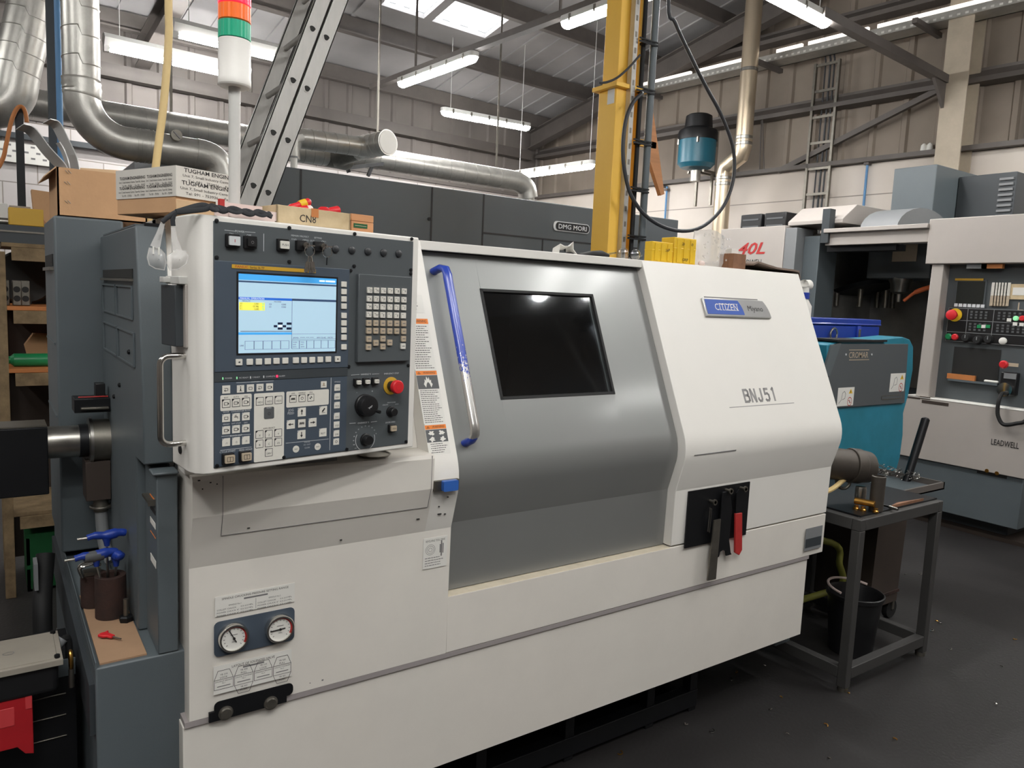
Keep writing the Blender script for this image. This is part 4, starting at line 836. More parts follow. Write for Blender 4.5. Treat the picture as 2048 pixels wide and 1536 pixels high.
# membrane pad
b = MB(PF); e = p2(1185, 900); b.box(.001, p2(1330, 400)[0], .003, by0-.021, .001, .0025, 'panel_blue_dark'); b.build('membrane_pad', CP)
def group(x0, y0, x1, y1):
    a, e = p2(x0, y0), p2(x1, y1); k = MB(PF); k.rrect(I, a[0], e[0], e[1], a[1], .003, .002, .003, 'key_white'); k.build('key_group_plate', CP)
group(180, 412, 464, 535); group(487, 396, 757, 988); group(781, 378, 1165, 494)
def memkey(X, Y, s=.0165, t=None, icon=None, notch=True, boxed=False, m='key_white', led=True):
    x, y = p2(X, Y); h = s/2; k = MB(PF); z = .0034
    if boxed: k.rrect(I, x-h-.0005, x+h+.0005, y-h-.0005, y+h+.0005, .001, .0025, z-.0001, 'key_dark')
    pts = [(x-h*.45, y+h), (x-h, y+h*.45), (x-h, y-h), (x+h, y-h), (x+h, y+h)] if notch else [(x-h, y+h), (x-h, y-h), (x+h, y-h), (x+h, y+h)]
    g_ = .93 if boxed else 1
    k.slab([(x+(px-x)*g_, y+(py-y)*g_, .0022) for px, py in pts], (0, 0, z-.0022), m)
    if notch and led: k.slab([(x-h*.98, y+h*.98, .0028), (x-h*.98, y+h*.6, .0028), (x-h*.6, y+h*.98, .0028)], (0, 0, .0006), 'legend_white' if not boxed else 'ink')
    if t: k.text(t, I, x+.0005, y-.0042, .0042, 'ink', z=z+.0002, width=s*.62 if len(t) > 2 else None)
    zz = z+.0001
    def ln(a, c_, w=.0009): k.bar((x+a[0]*h, y+a[1]*h, zz), (x+c_[0]*h, y+c_[1]*h, zz), w, .0003, 'ink', up=(0, 0, 1))
    def arrow(dx, dy):
        k.slab([(x+h*(a*dx-b_*dy), y+h*(a*dy+b_*dx), zz) for a, b_ in ((.7, 0), (.1, .32), (.1, .1), (-.6, .1), (-.6, -.1), (.1, -.1), (.1, -.32))], (0, 0, .0002), 'ink')
    if icon in ('up', 'down', 'left', 'right'): arrow(*{'up': (0, 1), 'down': (0, -1), 'left': (-1, 0), 'right': (1, 0)}[icon])
    if icon == 'box': ln((-.45, .25), (.45, .25)); ln((-.45, -.4), (.45, -.4)); ln((-.45, .25), (-.45, -.4)); ln((.45, .25), (.45, -.4))
    if icon == 'boxd': ln((-.5, .25), (.3, .25)); ln((-.5, -.4), (.3, -.4)); ln((-.5, .25), (-.5, -.4)); k.slab([(x+h*.35, y+h*.35, zz), (x+h*.75, y-h*.05, zz), (x+h*.35, y-h*.5, zz)], (0, 0, .0002), 'ink')
    if icon == 'ret': ln((-.5, .3), (.3, .3)); ln((-.5, -.3), (.3, -.3)); ln((.4, .3), (.4, -.3)); ln((-.5, -.3), (-.2, 0)); ln((-.5, -.3), (-.2, -.5))
    if icon == 'i': k.cyl((x, y+h*.5, zz), (x, y+h*.5, zz+.0002), h*.16, 'ink', n=10); k.box(x-h*.14, x+h*.14, y-h*.6, y+h*.15, zz, zz+.0002, 'ink'); ln((-.4, -.55), (.4, -.55))
    if icon == 'tap': ln((-.5, .1), (.4, .1), .0016); ln((-.1, .1), (-.1, .5)); ln((-.4, .5), (.2, .5)); ln((.4, .1), (.4, -.4))
    if icon == 'ring': k.rings([[V((x+r*h*math.cos(2*PI*i/20), y+r*h*math.sin(2*PI*i/20), zz+.0002)) for r in (.42, .3)] for i in range(21)], 'ink', cap=False)
    if icon == 'bell': k.slab([(x+h*a, y+h*b_, zz) for a, b_ in ((-.45, -.4), (.45, -.4), (.3, -.1), (.22, .45), (0, .62), (-.22, .45), (-.3, -.1))], (0, 0, .0002), 'key_tan'); ln((-.5, -.4), (.5, -.4)); ln((-.28, -.3), (-.2, .5)); ln((.28, -.3), (.2, .5))
    if icon == 'wave':
        for i in range(5): ln((-.6+i*.24, -.3), (-.48+i*.24, .3)); ln((-.48+i*.24, .3), (-.36+i*.24, -.3))
    if icon == 'cross': k.slab([(x, y+h*.45, zz), (x, y, zz), (x+h*.45, y, zz)], (0, 0, .0002), 'ink'); k.slab([(x, y-h*.45, zz), (x, y, zz), (x-h*.45, y, zz)], (0, 0, .0002), 'ink'); ln((0, .45), (.45, 0)); ln((0, -.45), (-.45, 0))
    if icon == 'pen': k.slab([(x+h*a, y+h*b_, zz) for a, b_ in ((-.35, -.35), (-.3, -.05), (.3, .6), (.5, .4), (-.05, -.3))], (0, 0, .0002), 'ink'); ln((-.4, -.5), (.5, -.5))
    k.build('membrane_key', CP)
memkey(233, 358, icon='ret', notch=False)
for X, Y, ic in ((363, 352, 'i'), (453, 345, 'box'), (540, 340, 'ret'), (627, 335, 'boxd')): memkey(X, Y, .0155, icon=ic, notch=False)
memkey(1120, 312, .0145, icon='bell', notch=False)
for X, Y, ic in ((232, 485, 'boxd'), (322, 478, 'boxd'), (412, 470, 'boxd')): memkey(X, Y, icon=ic, boxed=True)
for X, Y, t in ((538, 465, 'HD1'), (623, 457, 'HD2'), (708, 452, 'HD3'), (535, 767, 'X'), (620, 763, 'Z'), (705, 752, 'Y'), (535, 853, 'B'), (620, 843, 'C'), (705, 835, 'ZS'), (620, 930, 'DRV')): memkey(X, Y, t=t, boxed=True)
x, y = p2(622, 570); k = MB(PF); k.rrect(I, x-.0115, x+.0115, y-.0128, y+.0128, .003, .002, .0036, 'label_grey'); k.build('key_surround', CP); memkey(622, 578, .0145, icon='ring', notch=False)
for X, Y, ic in ((840, 443, 'wave'), (922, 437, 'ring'), (1002, 432, 'cross')): memkey(X, Y, .0155, icon=ic, boxed=True)
for X, Y, ic in ((232, 617, 'box'), (322, 610, 'tap'), (411, 602, 'boxd'), (232, 728, 'boxd'), (322, 718, 'boxd'), (411, 710, 'boxd')): memkey(X, Y, icon=ic)
for X, Y, t in ((232, 837, '/1'), (322, 827, '/2'), (411, 818, '/3')): memkey(X, Y, t=t)
for X, Y, ic in ((920, 563, 'up'), (820, 675, 'left'), (1018, 657, 'right'), (917, 767, 'down'), (1115, 548, 'pen')): memkey(X, Y, .0195, icon=ic)
memkey(920, 665, .0195, icon='wave', notch=False, boxed=True); memkey(1112, 748, .0185, t='RET')
for X, Y, t in ((1243, 340, 'FWD'), (1242, 420, 'REV'), (1240, 500, 'POS'), (1238, 598, 'JOG'), (1237, 678, 'STOP'), (1235, 757, 'ORI'), (1233, 832, None)): memkey(X, Y, .0148, t=t, icon=None if t else 'ring', notch=t != 'STOP')
for X, Y in ((868, 900), (1065, 878)):
    x, y = p2(X, Y); k = MB(PF); k.lathe((x, y, .002), (0, 0, 1), [(.0078, 0), (.0078, .0012), (0, .0013)], 'key_white', n=28); k.text('INF1' if X < 900 else 'INF2', I, x, y-.0014, .003, 'ink', z=.0036); k.build('round_key', CP)
for a, e in ((p2(775, 847), p2(1165, 808)), (p2(180, 912), p2(465, 880)), (p2(190, 785), p2(455, 765)), (p2(325, 297), p2(665, 280)), (p2(500, 718), p2(560, 713)), (p2(690, 702), p2(745, 697)), (p2(1370, 228), p2(1445, 222)), (p2(1560, 219), p2(1625, 215)), (p2(1355, 667), p2(1410, 663)), (p2(1550, 655), p2(1605, 648))): lg.bar((*a, .0026), (*e, .0026), .0008, .0004, 'legend_white' if a[0] < .12 or a[1] < .05 or a[0] > .2 or a[1] > .2 else 'ink', up=(0, 0, 1))
a, e = p2(1188, 250), p2(1175, 910); lg.bar((*a, .0026), (*e, .0026), .001, .0004, 'legend_white', up=(0, 0, 1))
for P, t, h in ((p2(495, 288), 'CUSTOM', .003), (p2(232, 432), 'EDIT', .003), (p2(322, 425), 'AUTO', .003), (p2(412, 419), 'MDI', .003), (p2(232, 562), 'DOOR', .003), (p2(322, 555), 'COOLANT', .003), (p2(411, 548), 'AIR BLOW', .003), (p2(232, 672), 'SINGLE', .003), (p2(322, 665), 'OPT STOP', .003), (p2(411, 658), 'DRY', .003), (p2(322, 775), 'BLOCK SKIP', .0034),
               (p2(245, 920), 'CYCLE START', .0038), (p2(410, 903), 'FEED HOLD', .0038), (p2(840, 393), 'JOG', .003), (p2(922, 388), 'HANDLE', .003), (p2(1002, 383), 'ZRN', .003), (p2(622, 524), 'RAPID', .0028), (p2(622, 708), 'AXIS SELECT', .0034), (p2(820, 545), 'JOG', .005), (p2(820, 573), 'FEED', .005), (p2(968, 835), 'CHUCK', .003), (p2(968, 858), 'IN / OUT', .003), (p2(968, 886), 'CLOSE', .003), (p2(1243, 288), 'SPINDLE', .003),
               (p2(1502, 219), 'HANDLE %', .004), (p2(1735, 212), 'EMERGENCY STOP', .0036), (p2(1735, 475), 'MAIN DOOR', .003), (p2(1680, 497), 'UNLOCK', .0028), (p2(1785, 490), 'LOCK', .0028), (p2(1480, 660), 'OVERRIDE %', .004), (p2(1725, 655), 'DOOR OPEN', .0034), (p2(1420, 383), '-', .005), (p2(1560, 373), '+', .006)):
    in_group = any(x0 <= X <= x1 for x0, x1, X in ()) 
    lg.text(t, I, P[0], P[1]-h/2, h, 'ink' if t in ('EDIT', 'AUTO', 'MDI', 'HANDLE', 'ZRN', 'AXIS SELECT') or (t == 'JOG' and h < .004) else 'legend_white', z=.0037)
def region(p):
    q = PF.inverted() @ p
    if q.y > .40: return 0 if q.x < .125 else 1
    if q.y > .205: return 2
    if q.x < .295: return 3 if q.y > .11 else 4
    return 5 if q.y > .10 else 6
for r_ in range(7):
    k = MB(); mp_ = {}
    for f_, m_ in zip(lg.f, lg.m):
        if region(lg.v[f_[0]]) == r_:
            for i_ in f_:
                if i_ not in mp_: mp_[i_] = len(k.v); k.v.append(lg.v[i_])
            k.f.append(tuple(mp_[i_] for i_ in f_)); k.m.append(k.mi(lg.mats[m_]))
    if k.f: k.build('panel_lettering', CP)
for X, Y in ((250, 985), (402, 963)): bezel_key('push_button', p2(X, Y), .0235, .0205, 'key_tan', '#')
for X, Y in ((1423, 290), (1503, 285), (1585, 280)): bezel_key('push_button', p2(X, Y), .016, .0115, 'key_white', 'x1' if X < 1450 else 'x10' if X < 1550 else 'x100')
bezel_key('push_button', p2(1738, 708), .018, .016, 'key_tan', 'OPEN')
x, y = p2(1733, 325); k = MB(PF); k.lathe((x, y, .0015), (0, 0, 1), [(.0215, 0), (.0215, .0015), (.02, .002), (.012, .002)], 'yellow_mustard', n=36); k.build('emergency_stop_ring', CP)
k = MB(PF); k.cyl((x, y, .003), (x, y, .02), .0125, 'black_plastic', n=28); k.lathe((x, y, .02), (0, 0, 1), [(.013, 0), (.0165, .003), (.0165, .012), (.0145, .0145), (.006, .0152), (0, .015)], 'red_plastic', n=36)
k.rings([[V((x+r*math.cos(2*PI*i/24), y+r*math.sin(2*PI*i/24), .0354)) for r in (.0085, .0078)] for i in range(25)], 'red_tool', cap=False); k.build('emergency_stop_button', CP)
x, y = p2(1490, 500); k = MB(PF); k.lathe((x, y, .0015), (0, 0, 1), [(.0265, 0), (.0265, .006), (.0245, .008), (.0245, .022), (.023, .025), (.016, .026), (0, .0255)], 'black_plastic', n=40); k.cyl((x+.019, y-.012, .02), (x+.022, y-.014, .036), .004, 'black_plastic', n=14)
k.text('Miyano', PF.inverted() @ PF @ Matrix.Translation((x, y-.002, .0272)) @ Matrix.Rotation(.5, 4, 'Z'), 0, -.002, .0052, 'legend_white', width=.026, z=0); k.build('handwheel', CP)
x, y = p2(1733, 558); k = MB(PF); k.lathe((x, y, .0015), (0, 0, 1), [(.0135, 0), (.013, .003), (.0105, .004), (.010, .016), (.009, .017), (0, .017)], 'black_plastic', n=28); k.box(x+.0045, x+.007, y-.004, y+.007, .0165, .018, 'legend_white'); k.build('selector_knob', CP)
x, y = p2(1500, 812); k = MB(PF); r = .0275; N_ = 40
k.rings([[V((x+rr*math.cos(-.6-PI+(-2.3+.0)*0+(PI*1.28)*-(i/N_)+PI*1.0+.95), y+rr*math.sin(-.6-PI+(PI*1.28)*-(i/N_)+PI*1.0+.95), .0019)) for rr in (r, r-.0012)] for i in range(N_+1)], 'legend_white', cap=False)
for i in range(14):
    a = .35+PI*1.28*i/13; k.text(str(i*10), I, x+math.cos(a)*(r+.005), y+math.sin(a)*(r+.005)-.0013, .0026, 'legend_white', z=.0019)
k.build('dial_scale', CP)
k = MB(PF); k.lathe((x, y, .0015), (0, 0, 1), [(.0145, 0), (.0145, .005), (.0125, .006), (.0115, .018), (.0105, .0195), (0, .0195)], 'black_plastic', n=24); k.box(x-.0015, x+.0015, y, y+.011, .019, .0205, 'key_dark'); k.build('override_knob', CP)
# left flank: grab handle and the black socket cover
k = MB(PF)
ha, hb = -.083, .228; zc_ = -.06
P = [V((-.033, .228, -.055)), V((-.062, .228, -.055))]+arc((-.066, .21, -.055), .018, PI/2, PI, 6, (1, 0, 0), (0, 1, 0))+arc((-.066, .066, -.055), .018, PI, 1.5*PI, 6, (1, 0, 0), (0, 1, 0))+[V((-.062, .048, -.055)), V((-.033, .048, -.055))]
k.tube(P, .0062, 'chrome', n=14); k.build('grab_handle', CP)
k = MB(PF); k.box(-.040, -.028, .245, .372, -.085, -.038, 'light_grey'); k.box(-.056, -.034, .247, .370, -.125, -.05, 'dark_deep'); k.box(-.052, -.030, .372, .388, -.11, -.04, 'lamp_body'); k.box(-.066, -.045, .374, .386, -.105, -.085, 'lamp_body'); k.box(-.043, -.0395, .376, .384, -.058, -.05, 'ink'); k.build('socket_cover', CP, bevel=.002)
k = MB(PF); k.lathe((-.0315, .027, -.09), (-1, 0, 0), [(.009, -.004), (.009, .002), (0, .003)], 'black_rubber', n=16); k.build('cable_grommet', CP)
# chip dish under the panel
k = MB(); q = aty(795, 909, 1.655); k.lathe((q.x-.02, 1.752, 1.2015), (0, 0, 1), [(.039, 0), (.043, .004), (.045, .006), (.042, .006), (.040, .003), (0, .002)], 'steel', n=40); tag(k.build('steel_dish'), 'round shallow steel dish lying on the ledge under the control panel', 'dish')
# ================================================================== things around the left end of the lathe
BF = thing('bar_feeder', 'black bar feeder block with a bare steel tube entering the lathe from the left', 'bar feeder', (-.25, 2.45, 0))
b = MB(); b.box(-.45, .125, 2.40, 2.52, 1.02, 1.21, 'black_metal'); b.build('block', BF, bevel=.003)
b = MB(); b.box(-.45, .124, 2.405, 2.515, 1.2105, 1.2135, 'steel_dull'); b.build('top_plate', BF)
b = MB(); b.cyl((.12, 2.45, 1.157), (.228, 2.45, 1.157), .0455, 'steel', n=32); b.cyl((.203, 2.45, 1.157), (.226, 2.45, 1.157), .048, 'black_metal', n=32); b.build('feed_tube', BF)
for x in (-.43, -.15): b = MB(); b.box(x, x+.07, 2.42, 2.5, 0, 1.02, 'dark_deep'); b.build('leg', BF)
# --- coolant pump with terminal box, lower left corner
PM = thing('coolant_pump', 'red electric pump with black flank and dusty grey terminal box lid, lower left corner', 'pump', (-.02, 2.05, 0))
b = MB(); b.box(-.35, .110, 1.945, 2.10, .66, .735, 'black_plastic'); b.build('terminal_box', PM, bevel=.012, seg=3)
b = MB(); b.box(-.36, .119, 1.935, 2.108, .728, .742, 'grey_lid'); b.box(-.35, .108, 1.946, 2.098, .742, .7435, 'grey_lid'); b.rings([[V((.015+r*math.cos(2*PI*i/20), 2.02+r*.7*math.sin(2*PI*i/20), .7445)) for r in (.012, .0095)] for i in range(21)], 'ink_grey', cap=False); LID = b.build('terminal_box_lid', PM, bevel=.002)
for x, y in ((.108, 1.95), (.108, 2.095)): b = MB(); b.cyl((x, y, .742), (x, y, .749), .006, 'black_metal', n=12); b.build('lid_screw', LID)
b = MB(); b.slab([(-.4, 1.95, .545), (.025, 1.95, .545), (.04, 1.95, .525), (.057, 1.95, .52), (.057, 1.95, .70), (.04, 1.95, .70), (.03, 1.95, .685), (-.4, 1.95, .685)], (0, .10, 0), 'red_motor'); b.box(.043, .0565, 1.949, 1.952, .632, .675, 'label_red'); b.box(-.12, .022, 1.949, 1.952, .60, .645, 'label_red'); b.build('red_cover', PM, bevel=.002)
b = MB(); b.box(-.4, .152, 2.05, 2.35, .30, .645, 'black_metal'); b.box(.06, .152, 2.047, 2.05, .645, .69, 'dark_paint')
for z in (.60, .545, .49): b.box(.05, .13, 2.046, 2.05, z, z+.003, 'steel_dull')
b.build('pump_body', PM, bevel=.002)
b = MB(); b.box(-.4, .150, 2.0, 2.4, 0, .30, 'dark_deep'); b.box(-.4, .15, 1.99, 2.0, .255, .30, 'mid_grey'); b.build('pump_base', PM, bevel=.004)
b = MB(); b.cyl((.112, 2.07, .715), (.128, 2.075, .732), .013, 'mid_grey', n=14); b.tube(spline([(.128, 2.075, .732), (.140, 2.08, .72), (.140, 2.08, .64)]), .009, 'black_rubber', n=8); b.build('cable_gland', PM)
b = MB(); b.tube([V((.138, 1.99+.016*math.cos(2*PI*i/20), .712+.02*math.sin(2*PI*i/20))) for i in range(20)], .0045, 'brass', n=8, closed=True); b.cyl((.138, 1.985, .692), (.138, 1.985, .645), .006, 'steel_dull', n=10); b.build('eye_bolt', PM)
# --- bent black cover beyond the pump
b = MB(); b.tube(spline([(.122, 2.62, .78), (.112, 2.58, .70), (.105, 2.52, .62), (.105, 2.50, .45), (.105, 2.5, .02)]), .026, 'black_rubber', n=10); b.box(.088, .098, 2.53, 2.6, .70, .78, 'mid_grey'); b.cyl((.105, 2.5, 0), (.105, 2.5, .03), .04, 'dark_deep', n=12)
solo(b, 'cable_conduit', 'black bent conduit with a pale clip rising behind the grey pump lid', 'conduit')
# --- cardboard and tools on the base tray
b = MB(); q = [atz(157, 1192, .768), atz(194, 1336, .768), atz(312, 1304, .768), atz(284, 1232, .768), atz(262, 1180, .768)]
q[0].x = max(q[0].x, .180); q[1].x = max(q[1].x, .181); q[2].x = min(q[2].x, .277); q[3].x = min(q[3].x, .277); q[4].x = min(q[4].x, .277)
b.slab([(p.x, max(p.y, 1.812), .7655) for p in q], (0, 0, .004), 'cardboard_old'); solo(b, 'cardboard_sheet', 'flat brown cardboard sheet lying under the tool pots on the grey tray', 'cardboard')
CZ = .7698
def pot(x, y, r, h, label, name='tool_pot', m='rust'):
    b = MB(); b.lathe((x, y, CZ), (0, 0, 1), [(r, 0), (r, h), (r*.62, h), (r*.60, .03), (0, .03)], m, n=32); return solo(b, name, label, 'pot', bevel=.001)
pA = atz(241, 1236, CZ); A_ = (min(pA.x+.0, .235), pA.y+.03); pB = atz(187, 1206, CZ)
rA = .036; hA = .108
pot(A_[0], A_[1], rA, hA, 'dark rusty round steel pot holding the blue T-handle keys'); pot(.2065, A_[1]+.092, .031, .085, 'shorter rusty pot behind the key pot, shiny tool lying across it')
def tkey(x, y, top, yaw, ln, label, grip=False, lean=(0, 0), blade=.14):
    t = thing('hex_key', label, 'hex key', (x, y, CZ+.035), 'blue T-handle hex keys in the pot'); d = V((math.cos(yaw), math.sin(yaw), 0)); T = V((x+lean[0], y+lean[1], top))
    b = MB(); b.tube(spline([T-d*ln*.5, T-d*ln*.3+ZZ*.003, T, T+d*ln*.3+ZZ*.003, T+d*ln*.5], 4), [.008]*4+[.010]*4+[.013]*4+[.010]*4+[.008], 'blue_tool', n=12); b.lathe(T-ZZ*.028, (0, 0, 1), [(.006, 0), (.008, .012), (.012, .022)], 'blue_tool', n=12); b.build('handle', t, smooth=60)
    if grip: b = MB(); b.tube([T-d*ln*.28-ZZ*.001, T-d*ln*.05-ZZ*.002, T+d*ln*.16-ZZ*.001], [.0125, .0145, .013], 'label_grey', n=12); b.build('rubber_grip', t, smooth=60)
    b = MB(); b.cyl(T-ZZ*.02, (x, y, CZ+.035), .0032, 'steel', n=6); b.build('blade', t)
    b = MB(); b.cyl(T-d*(ln*.5), T-d*(ln*.5+.022), .003, 'steel', n=6); b.build('short_tip', t)
hx = lambda px, py, y: aty(px, py, y)
ax_, ay_ = A_
tkey(ax_-.004, ay_+.012, hx(236, 1068, ay_+.02).z, .05, .088, 'largest blue T-handle hex key, highest in the rusty pot', lean=(.0, .01))
tkey(ax_-.010, ay_-.012, hx(212, 1106, ay_-.01).z, .1, .095, 'T-handle hex key with grey rubber grip pointing left out of the pot', grip=True, lean=(-.022, -.005))
tkey(ax_+.008, ay_-.004, hx(254, 1104, ay_).z, -1.25, .05, 'small blue hex key seen end-on in the middle of the pot', lean=(.004, -.01))
tkey(ax_+.009, ay_+.010, hx(272, 1106, ay_+.01).z, -1.0, .045, 'small blue hex key leaning against the lathe end, rightmost in the pot', lean=(.006, .004))
b = MB(); x, y = .2035, A_[1]+.085; z = CZ+.088; b.tube(spline([(x-.025, y-.02, z+.003), (x-.03, y-.02, z+.028), (x-.005, y-.02, z+.036), (x+.012, y-.012, z+.028)]), .011, 'chrome', n=10, flat=(1.3, .5)); b.tube(spline([(x+.0, y-.018, z+.03), (x+.02, y-.005, z+.045), (x+.045, y+.0, z+.05)]), .010, 'steel', n=10, flat=(1.3, .6)); b.box(x-.02, x+.02, y-.015, y+.02, z-.001, z+.008, 'steel_dull')
solo(b, 'folding_tool', 'shiny bent chrome tool lying across the shorter rusty pot', 'tool')
p = atz(268, 1243, CZ); x, y = .262, A_[1]-.055; b = MB(); n = 6
b.lathe((x, y, CZ), (0, 0, 1), [(.016, 0), (.017, .003), (.017, .012), (.013, .015)], 'black_metal', n=6); b.cyl((x, y, CZ+.014), (x, y, CZ+.058), .0058, 'steel_dull', n=14); solo(b, 'bolt', 'black headed bolt standing on its head beside the rusty key pot', 'bolt')
t = thing('flag_key', 'small red flag-handled torx key lying on the brown cardboard', 'torx key', atz(215, 1275, CZ)); o_ = atz(215, 1276, CZ)
F_ = frame(o_+ZZ*.004, atz(252, 1284, CZ)-atz(200, 1270, CZ), ZZ.cross(atz(252, 1284, CZ)-atz(200, 1270, CZ)))
b = MB(F_); b.slab([(x_, y_, 0) for x_, y_ in ((-.018, -.012), (-.002, -.012), (.003, -.006), (.018, -.006), (.018, .006), (.0, .007), (-.012, .010), (-.014, .016), (-.018, .015), (-.016, .006), (-.020, .0))], (0, 0, .006), 'red_plastic'); b.build('handle', t, bevel=.0015)
b = MB(F_); b.cyl((.017, 0, .003), (.043, 0, .003), .0018, 'steel_dull', n=8); b.build('blade', t)
b = MB(); q = [atz(147, 1057, .768), atz(160, 1093, .768), atz(214, 1090, .768), atz(205, 1056, .768)]; b.slab([(max(.182, min(p.x, .276)), min(p.y, 2.57), .7655) for p in q], (0, 0, .003), 'steel_dull'); solo(b, 'steel_plate', 'thin grey steel plate lying on the tray at the foot of the cabinet', 'plate')
for k, (px, py) in enumerate(((166, 1083), (172, 1085), (161, 1086), (183, 1083))):
    p = atz(px, py, .771); b = MB(); b.tube([V((p.x-.006, p.y-.02, .7695)), V((p.x, p.y-.018, .773)), V((p.x+.006, p.y-.022, .7695))], .0012, 'brass' if k < 3 else 'steel', n=5); solo(b, 'metal_chip', 'curled metal chips left on the thin steel plate', 'chip', 'chips on the steel plate')
# --- wooden rack far left
RK = thing('wooden_rack', 'worn wooden rack of shelves behind the lathe at the left edge', 'rack', (.4, 4.6, 0)); ry = 4.4
for x in (.030, .75): 
    for y in (ry, 4.86): b = MB(); b.box(x, x+.045, y, y+.05, 0, 1.735, 'wood_shelf'); b.build('post', RK, bevel=.003)
zs = []
for py0, py1, m in ((487, 503, 'wood_shelf'), (613, 620, 'orange_board'), (738, 747, 'orange_board'), (1025, 1040, 'wood_shelf')):
    z1, z0 = aty(50, py0, ry).z, aty(50, py1, ry).z; zs.append(z1)
    b = MB(); b.box(.06, .80, ry+.005, 4.9, z1-.02, z1, m); b.build('shelf', RK, bevel=.002)
    b = MB(); b.box(.10, .76, ry-.005, ry+.02, z1-.085, z1-.021, 'wood_shelf'); b.build('shelf_rail', RK, bevel=.002)
b = MB(); b.box(.055, .81, 4.915, 4.93, 0.05, 1.73, 'dark_brown'); b.build('back_board', RK)
def block2(x0, y, z, label):
    w, h = .044, .125; b = MB(); b.box(x0, x0+w*.86, y, y+.09, z, z+h, 'steel_dull'); o = MB()
    t = thing('soft_jaw', label, 'jaw', (x0+w/2, y+.04, z), 'steel jaws on the rack shelf'); b.build('block', t, bevel=.004)
    for i, zz in enumerate((.035, .08)): o = MB(); o.cyl((x0+w*.43, y+.0005, z+zz), (x0+w*.43, y-.001, z+zz), .015, 'dark_inside', n=20); o.build('bolt_hole', t)
zz = zs[1]+.001
for px, lab in ((18, 'bright steel jaw with two holes, first from the rack post'), (42, 'bright steel jaw with two holes, middle one on the rack shelf'), (59, 'bright steel jaw with two holes, nearest the tall grey cabinet')):
    p = aty(px, 600, ry+.08); block2(p.x-.035, ry+.08, zz, lab)
b = MB(); p = aty(48, 545, 4.75); b.lathe((p.x, 4.78, zz+.14), (0, -1, 0), [(.03, -.03), (.13, -.03), (.14, 0), (.13, .03), (.03, .03)], 'dark_inside', n=28); b.box(p.x-.03, p.x+.03, 4.74, 4.82, zz, zz+.05, 'dark_inside'); solo(b, 'cable_reel', 'dark round reel standing behind the steel jaws', 'reel')
b = MB(); p = aty(14, 727, ry+.1); z = zs[2]+.001; r = .033; b.lathe((p.x, ry+.12, z+r), (1, 0, 0), [(r*.6, 0), (r*.6, .015), (r, .03), (r, .26), (r*.9, .27)], 'green_bottle', n=24); t = solo(b, 'plastic_bottle', 'green plastic bottle lying on its side on the rack shelf', 'bottle')
WORLD[t.name] = t.location.copy(); b = MB(); b.cyl((p.x-.012, ry+.12, z+r), (p.x, ry+.12, z+r), r*.62, 'paper_white', n=18); b.build('cap', t); b = MB(); b.box(p.x+.20, p.x+.225, ry+.086, ry+.09, z+.02, z+.05, 'paper_white'); b.build('label_patch', t)
b = MB(); p = aty(58, 685, ry+.2); b.slab([(p.x, ry+.2, z), (p.x+.25, ry+.2, z), (p.x+.25, ry+.2, z+.15), (p.x+.02, ry+.2, z+.16), (p.x-.02, ry+.2, z+.10)], (0, .1, .0), 'cardboard_inside'); solo(b, 'cardboard_carton', 'torn brown carton on the shelf above the green bottle', 'carton')
b = MB(); p = aty(12, 450, ry); z = zs[0]+.001
b.box(.02, .42, ry+.02, ry+.24, z, z+.085, 'dark_deep'); b.box(.02, .42, ry+.015, ry+.02, z+.05, z+.058, 'steel_dull'); solo(b, 'steel_box', 'dark oily steel box lying on the rack top under the yellow block', 'box')
zt = z+.0865
b = MB(); p0 = aty(17, 432, ry+.05); p1_ = aty(78, 440, ry+.05); b.box(p0.x, p1_.x+.02, ry+.05, ry+.13, zt, zt+.085, 'yellow_mustard'); solo(b, 'yellow_block', 'long yellow painted block lying on the dark steel box', 'block', bevel=.004)
b = MB(); b.cyl((-.1, ry+.16, zt+.02), (p0.x+.10, ry+.16, zt+.02), .018, 'steel', n=16); solo(b, 'steel_bar', 'round bare steel bar lying behind the yellow block on the rack', 'bar')
for k, (px0, py0, px1, py1, yy, m, nm, lab) in enumerate(((0, 406, 16, 440, 4.78, 'paper_white', 'white_carton', 'white carton at the left edge on top of the rack'), (16, 410, 62, 432, 4.76, 'wall_panel', 'timber_block', 'pale timber block on top of the rack beside the white carton'))):
    p0 = aty(px0, py0, yy); p1_ = aty(px1, py1, yy); b = MB(); b.box(p0.x-.02*(k == 0)+.004*k, p1_.x, yy, yy+.12, z, p0.z, m); solo(b, nm, lab, 'box', bevel=.003)
b = MB(); p0 = aty(62, 380, 4.7); p1_ = aty(104, 455, 4.7); b.slab([(p0.x, 4.66, p0.z), (p1_.x, 4.66, p0.z-.005), (p1_.x, 4.66, z), (p0.x+.02, 4.66, z)], (0, .10, 0), 'cardboard')
for i in range(6): 
    for j in range(3): b.bar((p0.x+.03+i*.018, 4.6585, z+.05+j*.035+((i % 2)*.015)), (p0.x+.042+i*.018, 4.6585, z+.035+j*.035+((i % 2)*.015)), .001, .010, 'red_tool', up=(0, 1, 0))
solo(b, 'printed_carton', 'brown carton with red print standing on the rack top', 'carton')
b = MB(); x0, x1, y0, y1, z0, z1 = .16, .55, 4.42, 4.80, .01, .24
gx0 = .125
b.box(gx0, .62, 4.46, 4.84, 0, .012, 'green_crate')
for (a0, a1, c0, c1) in ((gx0, .62, 4.46, 4.475), (gx0, .62, 4.825, 4.84), (gx0, gx0+.015, 4.46, 4.84), (.605, .62, 4.46, 4.84)): b.box(a0, a1, c0, c1, 0, .30, 'green_crate')
b.box(gx0-.005, .625, 4.455, 4.845, .285, .305, 'green_crate'); b.box(gx0, .62, 4.455, 4.46, .12, .14, 'green_crate'); solo(b, 'plastic_crate', 'big green plastic crate on the floor under the rack', 'crate')
